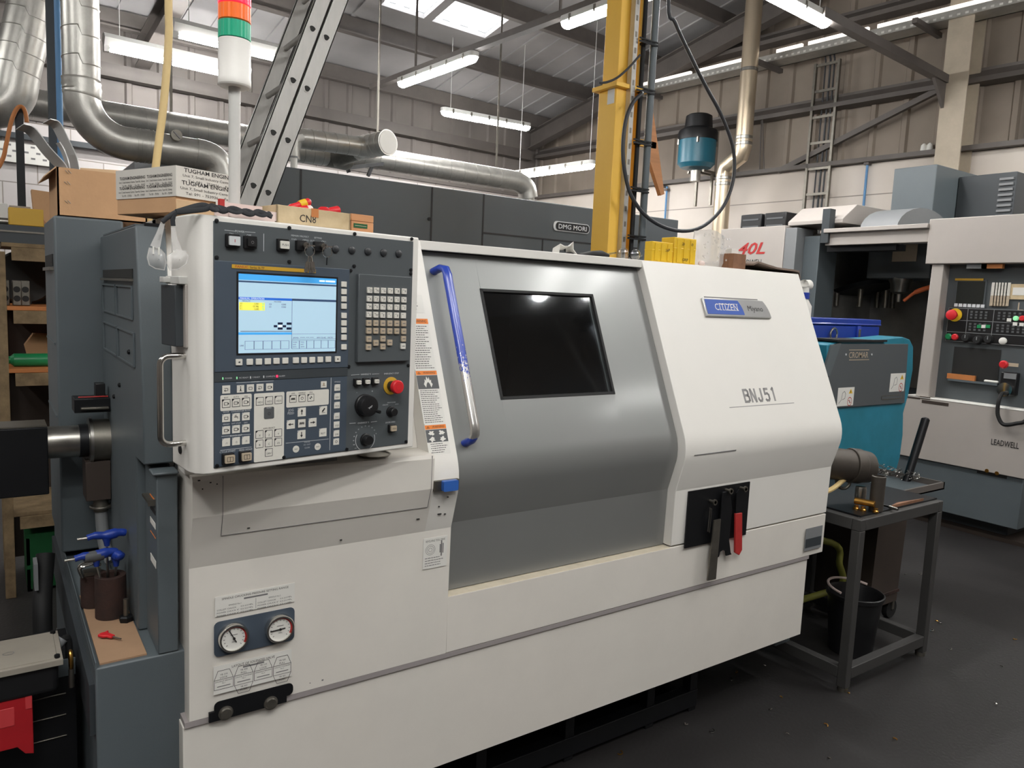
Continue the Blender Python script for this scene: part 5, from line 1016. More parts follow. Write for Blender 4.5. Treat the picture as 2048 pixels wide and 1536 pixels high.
# ================================================================== things standing on top of the lathe
# open cardboard box on the tall cabinet
p00, p10, p01 = aty(122, 430, 2.64), aty(254, 440, 2.64), aty(119, 334, 2.64); bx0, bx1, bz0, bz1 = .178, .42, 1.802, p01.z; by0, by1 = 2.64, 2.98
t = thing('cardboard_box', 'open brown cardboard box of steel bands on the tall grey cabinet', 'box', ((bx0+bx1)/2, 2.8, bz0))
b = MB(); w = .005
for a in ((bx0, bx1, by0, by0+w), (bx0, bx1, by1-w, by1), (bx0, bx0+w, by0, by1), (bx1-w, bx1, by0, by1)): b.box(*a, bz0, bz1, 'cardboard')
b.box(bx0, bx1, by0, by1, bz0, bz0+w, 'cardboard_inside'); b.build('carton', t)
b = MB(); b.slab([(bx0, by0+.02, bz1), (bx0, by1, bz1), (bx0-.03, by1, bz1-.02), (bx0-.03, by0+.02, bz1-.03)], (0, 0, .004), 'cardboard_edge'); b.slab([(bx0+.06, by1, bz1), (bx1, by1, bz1), (bx1, by1+.03, bz1+.06), (bx0+.08, by1+.03, bz1+.05)], (0, .004, 0), 'cardboard_edge'); b.build('flap', t)
for k, (x, z) in enumerate(((bx0+.025, bz1-.045), (bx0+.025, bz1-.10), (bx0+.028, bz1-.012))):
    b = MB(); b.tube([V((x-.006, by0-.002, z+.004)), V((x+.002, by0-.003, z-.004)), V((x+.001, by0-.003, z+.006)), V((x+.009, by0-.002, z-.003))], .0011, 'steel', n=5); b.build('staple', t)
def band(pts, w, wd, label, m='band_steel', name='steel_band'):
    b = MB(); P = spline(pts, 8); wv = V(wd).normalized()*w/2; n = len(P); 
    vs = []
    for i, p in enumerate(P):
        t_ = (P[min(i+1, n-1)]-P[max(i-1, 0)]).normalized(); nn = t_.cross(wv.normalized())*.0016
        vs += [p+wv+nn, p-wv+nn, p-wv-nn, p+wv-nn]
    b.rings([vs[i*4:i*4+4] for i in range(n)], m); q = P[-1]; b.cyl(q+wv*.4, q-wv*.4, .006, m, n=8); return solo(b, name, label, 'band', 'loose steel bands in the cardboard box')
Q = lambda px, py, y: aty(px, py, y)
band([Q(40, 253, 2.75), Q(62, 262, 2.74), Q(92, 300, 2.72), Q(122, 333, 2.70), Q(128, 350, 2.69)], 0.065, (-.3, 1, -.15), 'near curved steel band leaning out of the cardboard box to the left')
band([Q(93, 242, 2.85), Q(112, 250, 2.84), Q(130, 285, 2.82), Q(146, 320, 2.80), Q(152, 350, 2.79)], 0.065, (-.3, 1, -.1), 'upright curved steel band standing behind, touching the blue pipe in view')
band([Q(116, 285, 2.78), Q(125, 300, 2.78), Q(134, 325, 2.77), Q(138, 350, 2.77)], .035, (-.2, 1, 0), 'short steel band between the two longer ones')
b = MB(); c = Q(214, 338, 2.8)
for i in range(3): b.lathe((bx0+.14, 2.8, bz1-.03+i*.009), (0, 0, 1), [(.055, 0), (.07, .001), (.07, .007), (.055, .008)], 'black_rubber', n=32)
solo(b, 'rubber_rings', 'stack of black rubber rings in the cardboard box', 'rings', kind=None)
b = MB(); b.cyl((bx0+.2, 2.86, bz0+.08), (bx0+.12, 2.83, bz0+.03), .008, 'lamp_body'); P = [Q(228, 338, 2.9), Q(300, 322, 2.9)]; b.tube([V((bx0+.02, 2.9, bz0+.01)), V((bx0+.05, 2.9, bz1+.0)), V((bx0+.14, 2.9, bz1+.015)), V((bx0+.235, 2.9, bz1+.028))], .006, 'lamp_body', n=8); b.tube([V((bx0+.15, 2.9, bz0+.01)), V((bx0+.15, 2.9, bz1+.012))], .01, 'lamp_body', n=8)
solo(b, 'metal_bracket', 'pale metal bracket arm poking out behind the rubber rings', 'bracket')
# box wrapped in printed tape
C_ = V((.352, 1.845, 1.7775)); ur = V((.925, .38, 0)).normalized(); ul = V((-ur.y, ur.x, 0)); LR, LL, HB = .152, .235, .102
t = thing('taped_box', 'flat cardboard box wrapped in white printed tape behind the signal tower pole', 'box', C_+ur*LR/2+ul*LL/2)
Fb = frame(C_, ur, ul)
b = MB(Fb); b.box(0, LR, 0, LL, 0, HB, 'cardboard'); b.box(.0, LR, -.003, 0, 0, .03, 'cardboard_edge'); b.build('carton', t, bevel=.003)
b = MB(Fb); b.box(-.0015, LR+.0015, -.0045, LL+.0015, .036, HB+.001, 'tape_white'); b.box(.10, LR, -.0048, -.0044, .022, .037, 'tape_white'); 
F1 = frame(C_-ul*.0046, ur, ZZ); F2 = frame(C_+ul*LL-ur*.0016, -ul, ZZ); I4 = Matrix.Identity(4)
def lines(F, x0, z0, k, w, seed=0):
    mb = MB(F); mb.text('TUGHAM ENGINEERING' if w < .12 else 'TUGHAM ENGINE', I4, x0, z0+.0225*k, .0085*k, 'ink', al='l', width=w*1.0, z=.0004, bold=.012); mb.text('Unit 7, Small Industry Centre, Tuam Rd, Galway' if w < .12 else 'Unit 7, Small Industry Centre,', I4, x0-.003, z0+.0125*k, .0055*k, 'ink', al='l', width=w*1.02, z=.0004); mb.text('Tel: 091 - 753936        Fax: 091 - 753937' if w < .12 else 'Tel: 091 - 753936     Fax', I4, x0+.01, z0+.002*k, .0058*k, 'ink', al='l', width=w*.9, z=.0004); return mb
Ls = MB()
for F, x0, z0, k, w in ((F1, .018, .068, 1.05, .125), (F1, .012, .040, 1.05, .130), (F2, .016, .062, .8, .105), (F2, .128, .062, .8, .098), (F2, .014, .039, .8, .105), (F2, .126, .039, .8, .1)):
    m_ = lines(F, x0, z0, k, w); Ls.v += [V(p) for p in m_.v] if 0 else []; off = len(Ls.v); Ls.v += m_.v; Ls.f += [tuple(off+i for i in f) for f in m_.f]; Ls.m += [Ls.mi(m_.mats[0])]*len(m_.f)
TPB = b.build('printed_tape', t); Ls.build('tape_print', TPB)
# trays on the control panel top
ZP = 1.7578
def ptop(px, py): return atz(px, py, ZP)
a_ = math.radians(-3); q = PF @ V((.19, 0, -.055)); u_ = V((math.cos(a_), math.sin(a_), 0))
A0 = PF @ V((.155, 0, -.04)); A0.z = ZP; wl = aty(688, 440, A0.y).x-A0.x
t = thing('wooden_tray', 'pale wooden tray marked CN8 with screwdrivers in it, on the control panel', 'tray', A0)
Ft = frame(A0, PU, ZZ.cross(PU)); b = MB(Ft); W_, D_, H_ = .185, .085, .040
for a in ((0, W_, 0, .005), (0, W_, D_-.005, D_), (0, .005, 0, D_), (W_-.005, W_, 0, D_)): b.box(*a, 0, H_, 'wood_light')
b.box(0, W_, 0, D_, 0, .004, 'wood_light'); b.build('box_body', t, bevel=.001)
b = MB(frame(A0, PU, ZZ)); b.text('CN8', I4, .075, .009, .016, 'ink', z=.0006, width=.040); b.build('marker_writing', t)
b = MB(frame(A0, PU, ZZ)); b.box(.083, .101, .022, H_+.001, .0003, .0012, 'orange_board'); b.build('tape_patch', t)
b = MB(frame(A0+PU*W_, ZZ.cross(PU), ZZ)); b.text('CN8', I4, .035, .024, .012, 'ink', z=.0006, width=.03); b.box(.015, .05, .004, .02, .0003, .001, 'paper_white'); b.box(.018, .047, .003, .008, .001, .0014, 'red_tool'); b.build('end_label', t)
def driver(p, d, label, ln=.06, m='red_plastic', m2='yellow_plastic', group='screwdrivers in the wooden tray'):
    p, d = V(p), V(d).normalized(); r_ = thing('screwdriver', label, 'screwdriver', p, group)
    b = MB(); b.lathe(p, d, [(.004, 0), (.0085, .004), (.0095, .018), (.008, .032), (.0095, .048), (.007, .058)], m, n=14); b.build('handle', r_, smooth=60)
    b = MB(); b.lathe(p, d, [(.0098, .012), (.0102, .02), (.0098, .028)], m2, n=14); b.build('grip_band', r_)
    b = MB(); b.lathe(p, d, [(.0066, .058), (.005, .062), (.0028, .066), (.0026, .10)], 'paper_white', n=10); b.build('shaft', r_)
def TL(x, y, z): return Ft @ V((x, y, z))
dr = lambda v: (Ft.to_3x3() @ V(v))
driver(TL(.098, .03, .060), dr((-.9, .1, -.42)), 'red and yellow screwdriver lying highest across the wooden tray')
driver(TL(.110, .055, .046), dr((-.9, 0, -.30)), 'red screwdriver under the topmost one in the wooden tray')
driver(TL(.098, .02, .043), dr((-.9, .2, -.25)), 'pale handled screwdriver nearest the front of the wooden tray', m='pink_plastic', m2='red_plastic')
b = MB(); b.ball(TL(.112, .04, .030), .018, 'orange_plastic', sc=(1.1, .9, .8)); solo(b, 'orange_ball', 'round orange ball grip between the screwdriver handles in the tray', 'grip')
b = MB(); b.tube([TL(.135, .04, .036), TL(.155, .04, .044), TL(.178, .045, .049)], [.008, .009, .0105], 'red_plastic', n=12); b.cyl(TL(.178, .045, .049), TL(.181, .0455, .0497), .006, 'pink_plastic', n=12); b.lathe(TL(.138, .04, .010), (0, 0, 1), [(.012, 0), (.014, .02), (.013, .038), (.008, .042)], 'red_plastic', n=12)
solo(b, 'red_handle_tool', 'red handled tool lying at the right end of the wooden tray', 'tool')
A1 = PF @ V((.352, 0, -.055)); A1.z = ZP; t = thing('wooden_box', 'small varnished wooden box with a green label beside the tray', 'box', A1)
Fw = frame(A1, PU, ZZ.cross(PU)); b = MB(Fw); b.box(0, .062, 0, .075, 0, .026, 'wood_box'); b.build('box_body', t, bevel=.0015); b = MB(Fw); b.box(0, .062, 0, .075, .0265, .043, 'wood_box'); b.build('lid', t, bevel=.0015)
b = MB(frame(A1, PU, ZZ)); b.box(.006, .044, .011, .021, .0002, .001, 'green_bottle' if 0 else 'green_crate'); b.box(.009, .041, .0155, .0165, .001, .0013, 'key_tan'); b.build('label_plate', t)
b = MB(Fw); b.box(.062, .066, .02, .032, .018, .032, 'brass'); b.build('clasp', t)
A2 = PF @ V((.045, 0, -.03)); A2.z = ZP; Fp = frame(A2, PU, ZZ.cross(PU)); b = MB(Fp)
b.rrect(I4, 0, .105, .0, .07, .008, 0, .003, 'pink_plastic'); 
for a in ((0, .105, 0, .0025), (0, .105, .0675, .07), (0, .0025, 0, .07), (.1025, .105, 0, .07)): b.box(*a, .003, .022, 'pink_plastic')
solo(b, 'plastic_dish', 'pale pink plastic dish lying left of the wooden tray', 'dish')
b = MB(Fp); b.box(.006, .016, .055, .066, .003, .042, 'red_tool'); b.box(.016, .10, .055, .066, .022, .036, 'pink_plastic'); solo(b, 'red_marker', 'red capped marker lying across the pink plastic dish', 'marker')
# safety glasses on a cord over the corner of the panel
SG = thing('safety_glasses', 'clear safety glasses on a black cord hanging over the left corner of the control panel', 'glasses', PF @ V((-.03, .47, .01)))
Fg = frame(PF @ V((0, 0, .012)), PU, ZZ)
def gp(px, py, c=.0): p = hit(px, py, Fg.translation+Fg.col[2].xyz*c, Fg.col[2].xyz); return Fg.inverted() @ p
def lens(pts, c0):
    b = MB(Fg); n = len(pts); P = [gp(*p) for p in pts]; cx = sum(p.x for p in P)/n; cy = sum(p.y for p in P)/n
    rings = []
    for k in (1, .75, .45, .05): rings.append([V((cx+(p.x-cx)*k, cy+(p.y-cy)*k, c0+.010*(1-k*k))) for p in P])
    b.rings(rings, 'frosted', cap=False); b.tube([V((p.x, p.y, c0)) for p in P], .0014, 'frosted', n=6, closed=True); return b
lens([(300, 496), (296, 515), (300, 530), (312, 537), (330, 540), (333, 525), (331, 508), (322, 498)], -.004).build('lens', SG, smooth=60)
lens([(334, 512), (333, 527), (338, 540), (355, 538), (370, 528), (375, 512), (370, 502), (352, 500)], .004).build('lens', SG, smooth=60)
for q in (((326, 445), (318, 470), (310, 495)), ((346, 454), (349, 478), (356, 505))):
    b = MB(Fg); P = [gp(*p) for p in q]; b.tube(P, [.004, .006, .009], 'frosted', n=8, flat=(1, .18)); b.build('temple_arm', SG, smooth=60)
for q in ((305, 497), (316, 499), (346, 506), (356, 508)):
    b = MB(Fg); p = gp(*q); b.box(p.x-.0012, p.x+.0012, p.y-.010, p.y+.004, .003, .005, 'paper_white'); b.build('side_vent', SG)
b = MB(Fg); b.text('bollé', Fg.inverted() @ Fg @ Matrix.Translation(gp(318, 474)+V((0, 0, .003))) @ Matrix.Rotation(1.25, 4, 'Z'), 0, -.002, .004, 'ink_grey', z=0); b.build('arm_lettering', SG)
for q in (((324, 444), (333, 436), (345, 428), (352, 424)), ((346, 452), (345, 440), (347, 430), (352, 424))):
    b = MB(Fg); b.tube([gp(*p)+V((0, 0, .001)) for p in q], .0045, 'strap_black', n=8, flat=(1, .4)); b.build('cord_end', SG)
top = [(-.016, .012), (.0, .016), (.02, .014), (.045, .020), (.075, .012), (.10, .022), (.125, .012)]
for k, (dy, ph) in enumerate(((0, 0), (.012, 1))):
    b = MB(); P = [gp(352, 424)]+[V((x_, PH_+.0175+(.012 if (i+ph) % 2 else .003), -(y_+dy*(1 if (i+ph) % 2 else -1)))) for i, (x_, y_) in enumerate(top)]
    b.M = Fg; b.tube(spline(P, 6), .0052, 'strap_black', n=8, flat=(1, .55)); b.build('neck_cord', SG)
# ================================================================== things lying on the lathe roof, right half
ZT = TZ+.0008; yv = 2.04
def X(px, py=505, y=yv): return aty(px, py, y).x
def Zp(px, py, y=yv): return aty(px, py, y).z
b = MB(); P = [aty(px, py, 2.06) for px, py in ((1119, 500), (1124, 489), (1134, 492), (1148, 486), (1143, 497), (1152, 506))]
x0, x1 = X(1118, y=2.06), X(1153, y=2.06); w = x1-x0
for i, (dx, h0, h1, dy) in enumerate(((0, .0, .03, .0),)):
    b.rings([[V((x0+w*a, 2.06+c, ZT+z)), V((x0+w*a, 2.10+c, ZT+z*.6)), V((x0+w*a+.001, 2.10+c, ZT+z*.6+.002)), V((x0+w*a+.001, 2.06+c, ZT+z+.002))] for a, z, c in ((0, .004, 0), (.08, .035, .004), (.3, .028, .0), (.55, .030, -.004), (.78, .046, 0), (.85, .02, .004), (1.0, .003, -.004))], 'paper_white')
b.box(x0+w*.1, x0+w*.95, 2.062, 2.09, ZT, ZT+.004, 'paper_white'); solo(b, 'crumpled_paper', 'crumpled white paper on the lathe roof left of the black pouch', 'paper', smooth=60)
b = MB(); x0, x1 = X(1140), X(1232); w = x1-x0
b.rings([[V((x0+w*a, yv+.05+r*.7*math.cos(2*PI*i/12), ZT+.001+h*.5+h*.5*math.sin(2*PI*i/12))) for i in range(12)] for a, r, h in ((0, .012, .004), (.15, .03, .012), (.4, .035, .010), (.62, .04, .022), (.85, .04, .028), (1, .025, .02))], 'black_rubber'); solo(b, 'black_pouch', 'limp black pouch lying on the lathe roof beside the paper', 'pouch', smooth=70)
t = thing('safety_glasses', 'clear safety glasses resting on the lathe roof left of the yellow boxes', 'glasses', (X(1258), yv, ZT))
for px, r in ((1247, .020), (1272, .019)):
    b = MB(); cx = X(px); n = 16
    b.rings([[V((cx+r*k*1.25*math.cos(2*PI*i/n), yv-.012*(1-k*k), ZT+.021+r*k*math.sin(2*PI*i/n))) for i in range(n)] for k in (1, .7, .35, .05)], 'clear_plastic', cap=False); b.tube([V((cx+r*1.25*math.cos(2*PI*i/n), yv, ZT+.021+r*math.sin(2*PI*i/n))) for i in range(n)], .0014, 'clear_plastic', n=6, closed=True); b.build('lens', t, smooth=60)
for px in (1232, 1286): b = MB(); b.tube([V((X(px), yv, ZT+.022)), V((X(px)+.005, yv+.06, ZT+.016)), V((X(px)-.005, yv+.11, ZT+.004))], .0035, 'clear_plastic', n=8, flat=(.5, 1)); b.build('temple_arm', t)
b = MB(); b.tube([V((X(1258), yv, ZT+.024)), V((X(1260), yv-.004, ZT+.01)), V((X(1264), yv, ZT+.003))], .0016, 'black_rubber', n=6); b.build('nose_bridge', t)
def ybox(px0, px1, pyt, y, d, label, marks):
    x0, x1 = X(px0, y=y), X(px1, y=y); z1 = Zp((px0+px1)/2, pyt, y); t = thing('insert_box', label, 'box', ((x0+x1)/2, y+d/2, ZT), 'yellow insert boxes on the lathe roof')
    b = MB(); b.box(x0, x1, y, y+d, ZT, z1, 'yellow_plastic'); b.box(x0-.001, x1+.001, y-.001, y+d+.001, ZT+(z1-ZT)*.55, ZT+(z1-ZT)*.62, 'yellow_plastic'); b.build('case', t, bevel=.004, seg=3)
    for i in range(3):
        b = MB(); xx = x0+(x1-x0)*(.12+.3*i); b.box(xx, xx+(x1-x0)*.17, y-.0025, y, ZT+.006, z1-.006, 'yellow_plastic'); b.build('rib', t, bevel=.001)
    b = MB(frame((x0, y-.0026, ZT), XX, ZZ)); 
    for s_, fx_, fz_, h_ in marks: b.text(s_, I4, (x1-x0)*fx_, (z1-ZT)*fz_, h_, 'ink', z=.0005, bold=.006)
    b.build('marker_writing', t)
ybox(1336, 1362, 477, 2.13, .04, 'yellow insert box half hidden behind the one marked 16P', ())
ybox(1304, 1346, 484, 2.02, .04, 'low yellow insert box marked 16P, left of the taller one', (('16P', .72, .55, .011),))
ybox(1348, 1392, 476, 2.02, .07, 'taller yellow insert box marked 20 and GRIP', (('20', .38, .72, .010), ('Ø', .78, .72, .010), ('GRIP', .5, .12, .011)))
random.seed(11)
b = MB(); x0, x1 = X(1398), X(1462); w = x1-x0; h = Zp(1425, 460)-ZT
b.rings([[V((x0+w*(.5+(a-.5)*(1-.35*abs(k-.5)))+random.uniform(-.004, .004), yv+.04+dy*.045+random.uniform(-.004, .004), ZT+.002+h*k*(.75+.25*math.cos((a-.35)*3)))) for a, dy in ((0, 0), (.25, -1), (.5, -.9), (.75, -1), (1, 0), (.75, 1), (.5, .8), (.25, 1))] for k in (0, .15, .35, .55, .75, .9, 1)], 'frosted')
for i in range(40):
    a, k = random.random(), random.random(); b.ball((x0+w*(.1+.8*a), yv-.004, ZT+.008+h*k*.85), .0045, 'frosted', n=8, sc=(1, .6, 1))
solo(b, 'bubble_wrap', 'crumpled clear bubble wrap bag standing on the lathe roof', 'bubble wrap', smooth=70)
b = MB(); b.ball((X(1400), yv-.012, ZT+.011), .012, 'pink_plastic', sc=(1.6, .8, .9)); solo(b, 'pink_cloth', 'small pink rag squeezed between the yellow box and bubble wrap', 'rag', smooth=70)
b = MB(); b.box(X(1456), X(1481), yv-.03, yv+.04, ZT, Zp(1466, 508), 'wood_plank'); b.box(X(1463), X(1477), yv-.0, yv+.03, Zp(1466, 508), Zp(1466, 497), 'paper_white'); solo(b, 'wooden_block', 'small brown wooden block with a white tag on the lathe roof', 'block', bevel=.001)
# folded cloth over the right end
b = MB(); xs_ = [2.56+.0, 2.60, 2.66, 2.72, 2.78, 2.84, 2.872, 2.884, 2.884]; zs_ = [.018, .03, .022, .012, .012, .010, .006, -.02, -.07]
rows_ = []
for x_, z_ in zip(xs_, zs_): rows_.append([V((x_, 1.985-.006*math.sin(x_*40), ZT+z_)), V((x_, 2.25, ZT+z_+.004)), V((x_, 2.25, ZT+z_+.010)), V((x_, 1.985-.006*math.sin(x_*40), ZT+z_+.007))])
b.rings(rows_, 'cloth_brown'); b.box(2.48, 2.60, 2.10, 2.22, ZT, ZT+.012, 'cloth_white'); solo(b, 'folded_cloth', 'brown and white cloth folded over the right end of the lathe roof', 'cloth', smooth=70)
# ------------------------------------------------------------------ tools on the black plate
yp = FY-.0045
t = thing('fork_wrench', 'black two-pronged fork wrench hanging in the middle of the tool plate', 'wrench', aty(1445, 1110, yp-.012))
Ft2 = frame((0, yp-.008, 0), XX, ZZ); q = lambda px, py: on(Ft2, px, py)
b = MB(Ft2); P = [q(*p) for p in ((1443, 984), (1458, 981), (1462, 1020), (1456, 1078), (1459, 1104), (1461, 1108), (1450, 1111), (1449, 1102), (1444, 1099), (1438, 1103), (1436, 1112), (1430, 1117), (1434, 1083), (1440, 1020))]
b.slab([(x, z, 0) for x, z in P], (0, 0, .006), 'black_metal'); b.build('body', t, bevel=.001)
t = thing('pin_wrench', 'red handled hook wrench hanging at the right of the tool plate', 'wrench', aty(1472, 1100, yp-.012))
b = MB(Ft2); P = [q(*p) for p in ((1467, 1026), (1480, 1024), (1480, 1098), (1474, 1109), (1466, 1104))]; b.slab([(x, z, .002) for x, z in P], (0, 0, .009), 'red_tool'); b.build('red_grip', t, bevel=.002)
b = MB(Ft2); P = [q(*p) for p in ((1468, 1028), (1479, 1026), (1482, 985), (1476, 977), (1470, 985))]; b.slab([(x, z, .003) for x, z in P], (0, 0, .005), 'black_metal'); b.build('hook_head', t)
b = MB(Ft2); P = [q(*p) for p in ((1423, 1039), (1436, 1036), (1426, 1156), (1409, 1159))]; b.slab([(x, z, .009) for x, z in P], (0, 0, .005), 'steel_dull'); solo(b, 'steel_rule', 'long flat steel bar stuck below the black tool plate', 'bar')
for k, (a, c) in enumerate((((1418, 1016), (1413, 1062)), ((1421, 1018), (1416, 1064)))):
    b = MB(Ft2); p0, p1_ = q(*a), q(*c); b.tube([V((p0[0]-.002, p0[1]+.004, .004)), V((*p0, .005)), V((*p1_, .006))], .0018, 'steel', n=6); solo(b, 'split_pin', ['thin bright split pin hanging at the left of the tool plate', 'second split pin touching the first on the tool plate'][k], 'pin', 'split pins on the tool plate')
# ================================================================== steel stand beside the lathe
SX0, SX1, SY0, SY1, SZ = 2.96, 3.655, 1.645, 2.30, .762
t = thing('steel_stand', 'dark welded steel stand with open frame right of the lathe', 'stand', ((SX0+SX1)/2, (SY0+SY1)/2, 0)); w = .041
for x in (SX0, SX1-w):
    for y in (SY0, SY1-w):
        b = MB(); b.box(x, x+w, y, y+w, .018, SZ-.05, 'stand_dark'); L_ = b.build('leg', t, bevel=.003); b = MB(); b.cyl((x+w/2, y+w/2, 0), (x+w/2, y+w/2, .018), .022, 'steel_dull', n=14); b.build('foot', L_)
for z in (.055, SZ-.05):
    for a in ((SX0+w, SX1-w, SY0, SY0+w), (SX0+w, SX1-w, SY1-w, SY1), (SX0, SX0+w, SY0+w, SY1-w), (SX1-w, SX1, SY0+w, SY1-w)): b = MB(); b.box(*a, z, z+.05, 'stand_dark'); b.build('rail', t, bevel=.003)
for x in (SX0, SX1-w):
    for y in (SY0, SY1-w): b = MB(); b.box(x, x+w, y, y+w, SZ-.05, SZ, 'stand_dark'); b.build('corner_joint', t, bevel=.003)
b = MB(); b.box(SX0+.045, SX1-.002, SY0+.03, SY1-.03, SZ, SZ+.006, 'black_metal'); b.build('top_plate', t)
ZS = SZ+.0065
def st(px, py): return atz(px, py, ZS)
p = st(1767, 1024); b = MB(); b.lathe((p.x, p.y+.035, ZS), (0, 0, 1), [(.029, 0), (.029, .15), (.024, .152), (.024, .13), (0, .13)], 'motor_dark', n=28); solo(b, 'steel_tube', 'tall grey steel tube standing on the welded stand', 'tube')
p = st(1733, 1012); b = MB(); b.lathe((p.x+.03, p.y+.05, ZS), (0, 0, 1), [(.024, 0), (.024, .066), (.022, .074), (.019, .076), (0, .076)], 'steel', n=28); solo(b, 'steel_billet', 'shorter polished steel billet left of the tall tube on the stand', 'billet')
p0, p1_ = st(1708, 1016), st(1748, 1024); b = MB(); d_ = (p1_-p0).normalized(); b.cyl(p0+ZZ*.034, p1_+ZZ*.034, .014, 'brass', n=18); o = solo(b, 'brass_bar', 'short brass bar lying across brass nuts at the front of the stand', 'bar', bevel=.001)
for k, (px, py) in enumerate(((1713, 1019), (1727, 1022), (1752, 1025))):
    p = st(px, py); b = MB(); b.lathe((p.x, p.y+.002, ZS), (0, 0, 1), [(.013, 0), (.013, .007), (.009, .010), (.009, .0185), (.006, .0195), (.0, .0195)], 'brass', n=16); solo(b, 'brass_nut', ['brass nut under the left end of the brass bar', 'brass nut under the middle of the brass bar', 'brass nut beside the right end of the brass bar'][k], 'nut', 'brass nuts on the stand')
p0, p1_ = st(1779, 1018), st(1795, 1023); b = MB(); b.cyl(p0+ZZ*.009, p1_+ZZ*.009, .008, 'steel', r1=.006, n=14); b.cyl(p0-(p1_-p0).normalized()*.03+ZZ*.009, p0+ZZ*.009, .005, 'black_metal', n=10); solo(b, 'drill_bit', 'small bright cutter lying right of the tall steel tube', 'cutter')
q_ = [st(1800, 1021), st(1879, 1013), st(1866, 1006), st(1793, 1010)]; b = MB(); b.slab([(min(p.x, SX1-.005), max(p.y, SY0+.035), ZS) for p in q_], (0, 0, .012), 'wood_plank'); solo(b, 'wooden_plank', 'flat brown plank on the right half of the welded stand', 'plank')
# bucket under it
bx_0, by_0 = 3.375, 1.87; t = thing('bucket', 'black plastic bucket with a wire handle standing under the steel stand', 'bucket', (bx_0, by_0, .0))
b = MB(); b.lathe((bx_0, by_0, 0.002), (0, 0, 1), [(.0, .0), (.098, 0), (.122, .27), (.130, .272), (.131, .29), (.124, .292), (.117, .28), (.094, .012), (0, .012)], 'black_plastic', n=36, cap=False); b.build('pail', t)
b = MB(); b.tube([V((bx_0-.05+.0+.125*math.cos(a_)*.9+.05, by_0+.128*math.sin(a_), .305+.012*math.sin(a_))) for a_ in [PI*.02+PI*.96*i/18 for i in range(19)]], .006, 'pink_plastic', n=8); b.build('handle', t)
# chip bin on wheels behind the stand
t = thing('chip_bin', 'dark grey swarf bin with a flat tray top and push handle behind the stand', 'bin', (4.0, 2.2, 0)); bx0, bx1, by0, by1, bz = 3.76, 4.28, 1.93, 2.405, .70
b = MB(); b.box(bx0, bx1, by0, by1, bz-.02, bz-.012, 'dark_paint')
for a in ((bx0, bx1, by0, by0+.012), (bx0, bx1, by1-.012, by1), (bx0, bx0+.012, by0, by1), (bx1-.012, bx1, by0, by1)): b.box(*a, bz-.02, bz+.02, 'steel_dark')
b.build('tray', t); b = MB(); b.slab([(bx0-.08, by0+.03, .10), (bx0+.19, by0+.03, .10), (bx0+.22, by0+.03, bz-.022), (bx0-.06, by0+.03, bz-.022)], (0, .4, 0), 'dark_brown'); b.box(bx0-.08, bx0+.2, by0+.025, by0+.03, .15, .165, 'rust'); b.build('bin_body', t)
for x in (bx0-.08, bx0+.12): 
    for y in (by0+.06, by0+.38): b = MB(); x += .06; b.cyl((x, y-.015, .05), (x, y+.015, .05), .05, 'black_rubber', n=20); b.box(x-.01, x+.01, y-.022, y+.022, .05, .10, 'steel_dull'); b.build('wheel', t)
h0, h1 = aty(1811, 968, 2.12), aty(1852, 836, 2.12); b = MB()
b.tube([h0, h0.lerp(h1, .5), h1-(h1-h0)*.02, h1], [.022, .023, .023, .016], 'black_metal', n=12); b.build('push_handle', t)
b = MB(); random.seed(5)
for i in range(70):
    p = aty(random.uniform(1752, 1798), random.uniform(930, 958), 2.3); p.x = min(max(p.x, bx0+.05), bx1-.05); r = random.uniform(.008, .02); z = bz-.01+random.random()*.10*(1-abs(p.x-4.0)*2.2); yy_ = random.uniform(2.05, 2.35); a0 = random.uniform(0, 6)
    b.tube([V((p.x+r*math.cos(a0+j*.9), yy_+r*.6*math.sin(a0+j*.9), z+j*.003)) for j in range(7)], .0014, 'steel', n=4)
tag(b.build('swarf'), 'tangled bright metal swarf heaped in the bin under the conveyor mouth', 'swarf', kind='stuff')
# green coolant hose
b = MB(); P = [aty(px, py, yy_) for px, py, yy_ in ((1640, 1040, 2.15), (1662, 1085, 2.12), (1679, 1130, 2.10), (1686, 1158, 2.10), (1676, 1176, 2.10), (1652, 1185, 2.10), (1625, 1189, 2.1))]
P = [V((2.822, 2.15, P[0].z+.03))]+P[1:-1]+[V((2.822, 2.1, P[-1].z))]; b.tube(spline(P, 6), .017, 'hose_green', n=12); solo(b, 'coolant_hose', 'dull green hose looping out of the lathe side behind the stand', 'hose')
# ------------------------------------------------------------------ chip conveyor with the teal hood
CY = 2.42; CV = thing('chip_conveyor', 'teal hooded chip conveyor with a dark nameplate panel right of the lathe', 'conveyor', (3.9, 2.6, 0))
cp = lambda px, py, y=CY: aty(px, py, y)
outl = [cp(*p) for p in ((1655, 690), (1680, 682), (1768, 678), (1806, 674), (1820, 679), (1827, 694), (1826, 740), (1817, 790), (1807, 826), (1806, 870), (1800, 915), (1787, 962), (1700, 950), (1655, 900))]
b = MB(); b.slab(outl, (0, .165, 0), 'teal'); b.build('hood', CV, bevel=.006)
pl_ = [cp(px, py, CY-.012) for px, py in ((1682, 688), (1817, 688), (1809, 806), (1673, 816), (1655, 760))]; b = MB(); b.slab([pl_[0], pl_[1], pl_[2], pl_[3], pl_[4]], (0, .011, 0), 'panel_dark'); FPn = b.build('front_panel', CV, bevel=.002)
b = MB(); b.slab([cp(px, py, CY-.013) for px, py in ((1664, 690), (1683, 686), (1660, 752), (1646, 750))], (0, .012, 0), 'dark_paint'); b.box(cp(1668, 683).x, cp(1768, 683).x, CY-.02, CY+.16, cp(1700, 683).z, cp(1700, 679).z, 'black_rubber'); b.build('edge_strip', CV)
Fc = frame((0, CY-.0125, 0), XX, ZZ); 
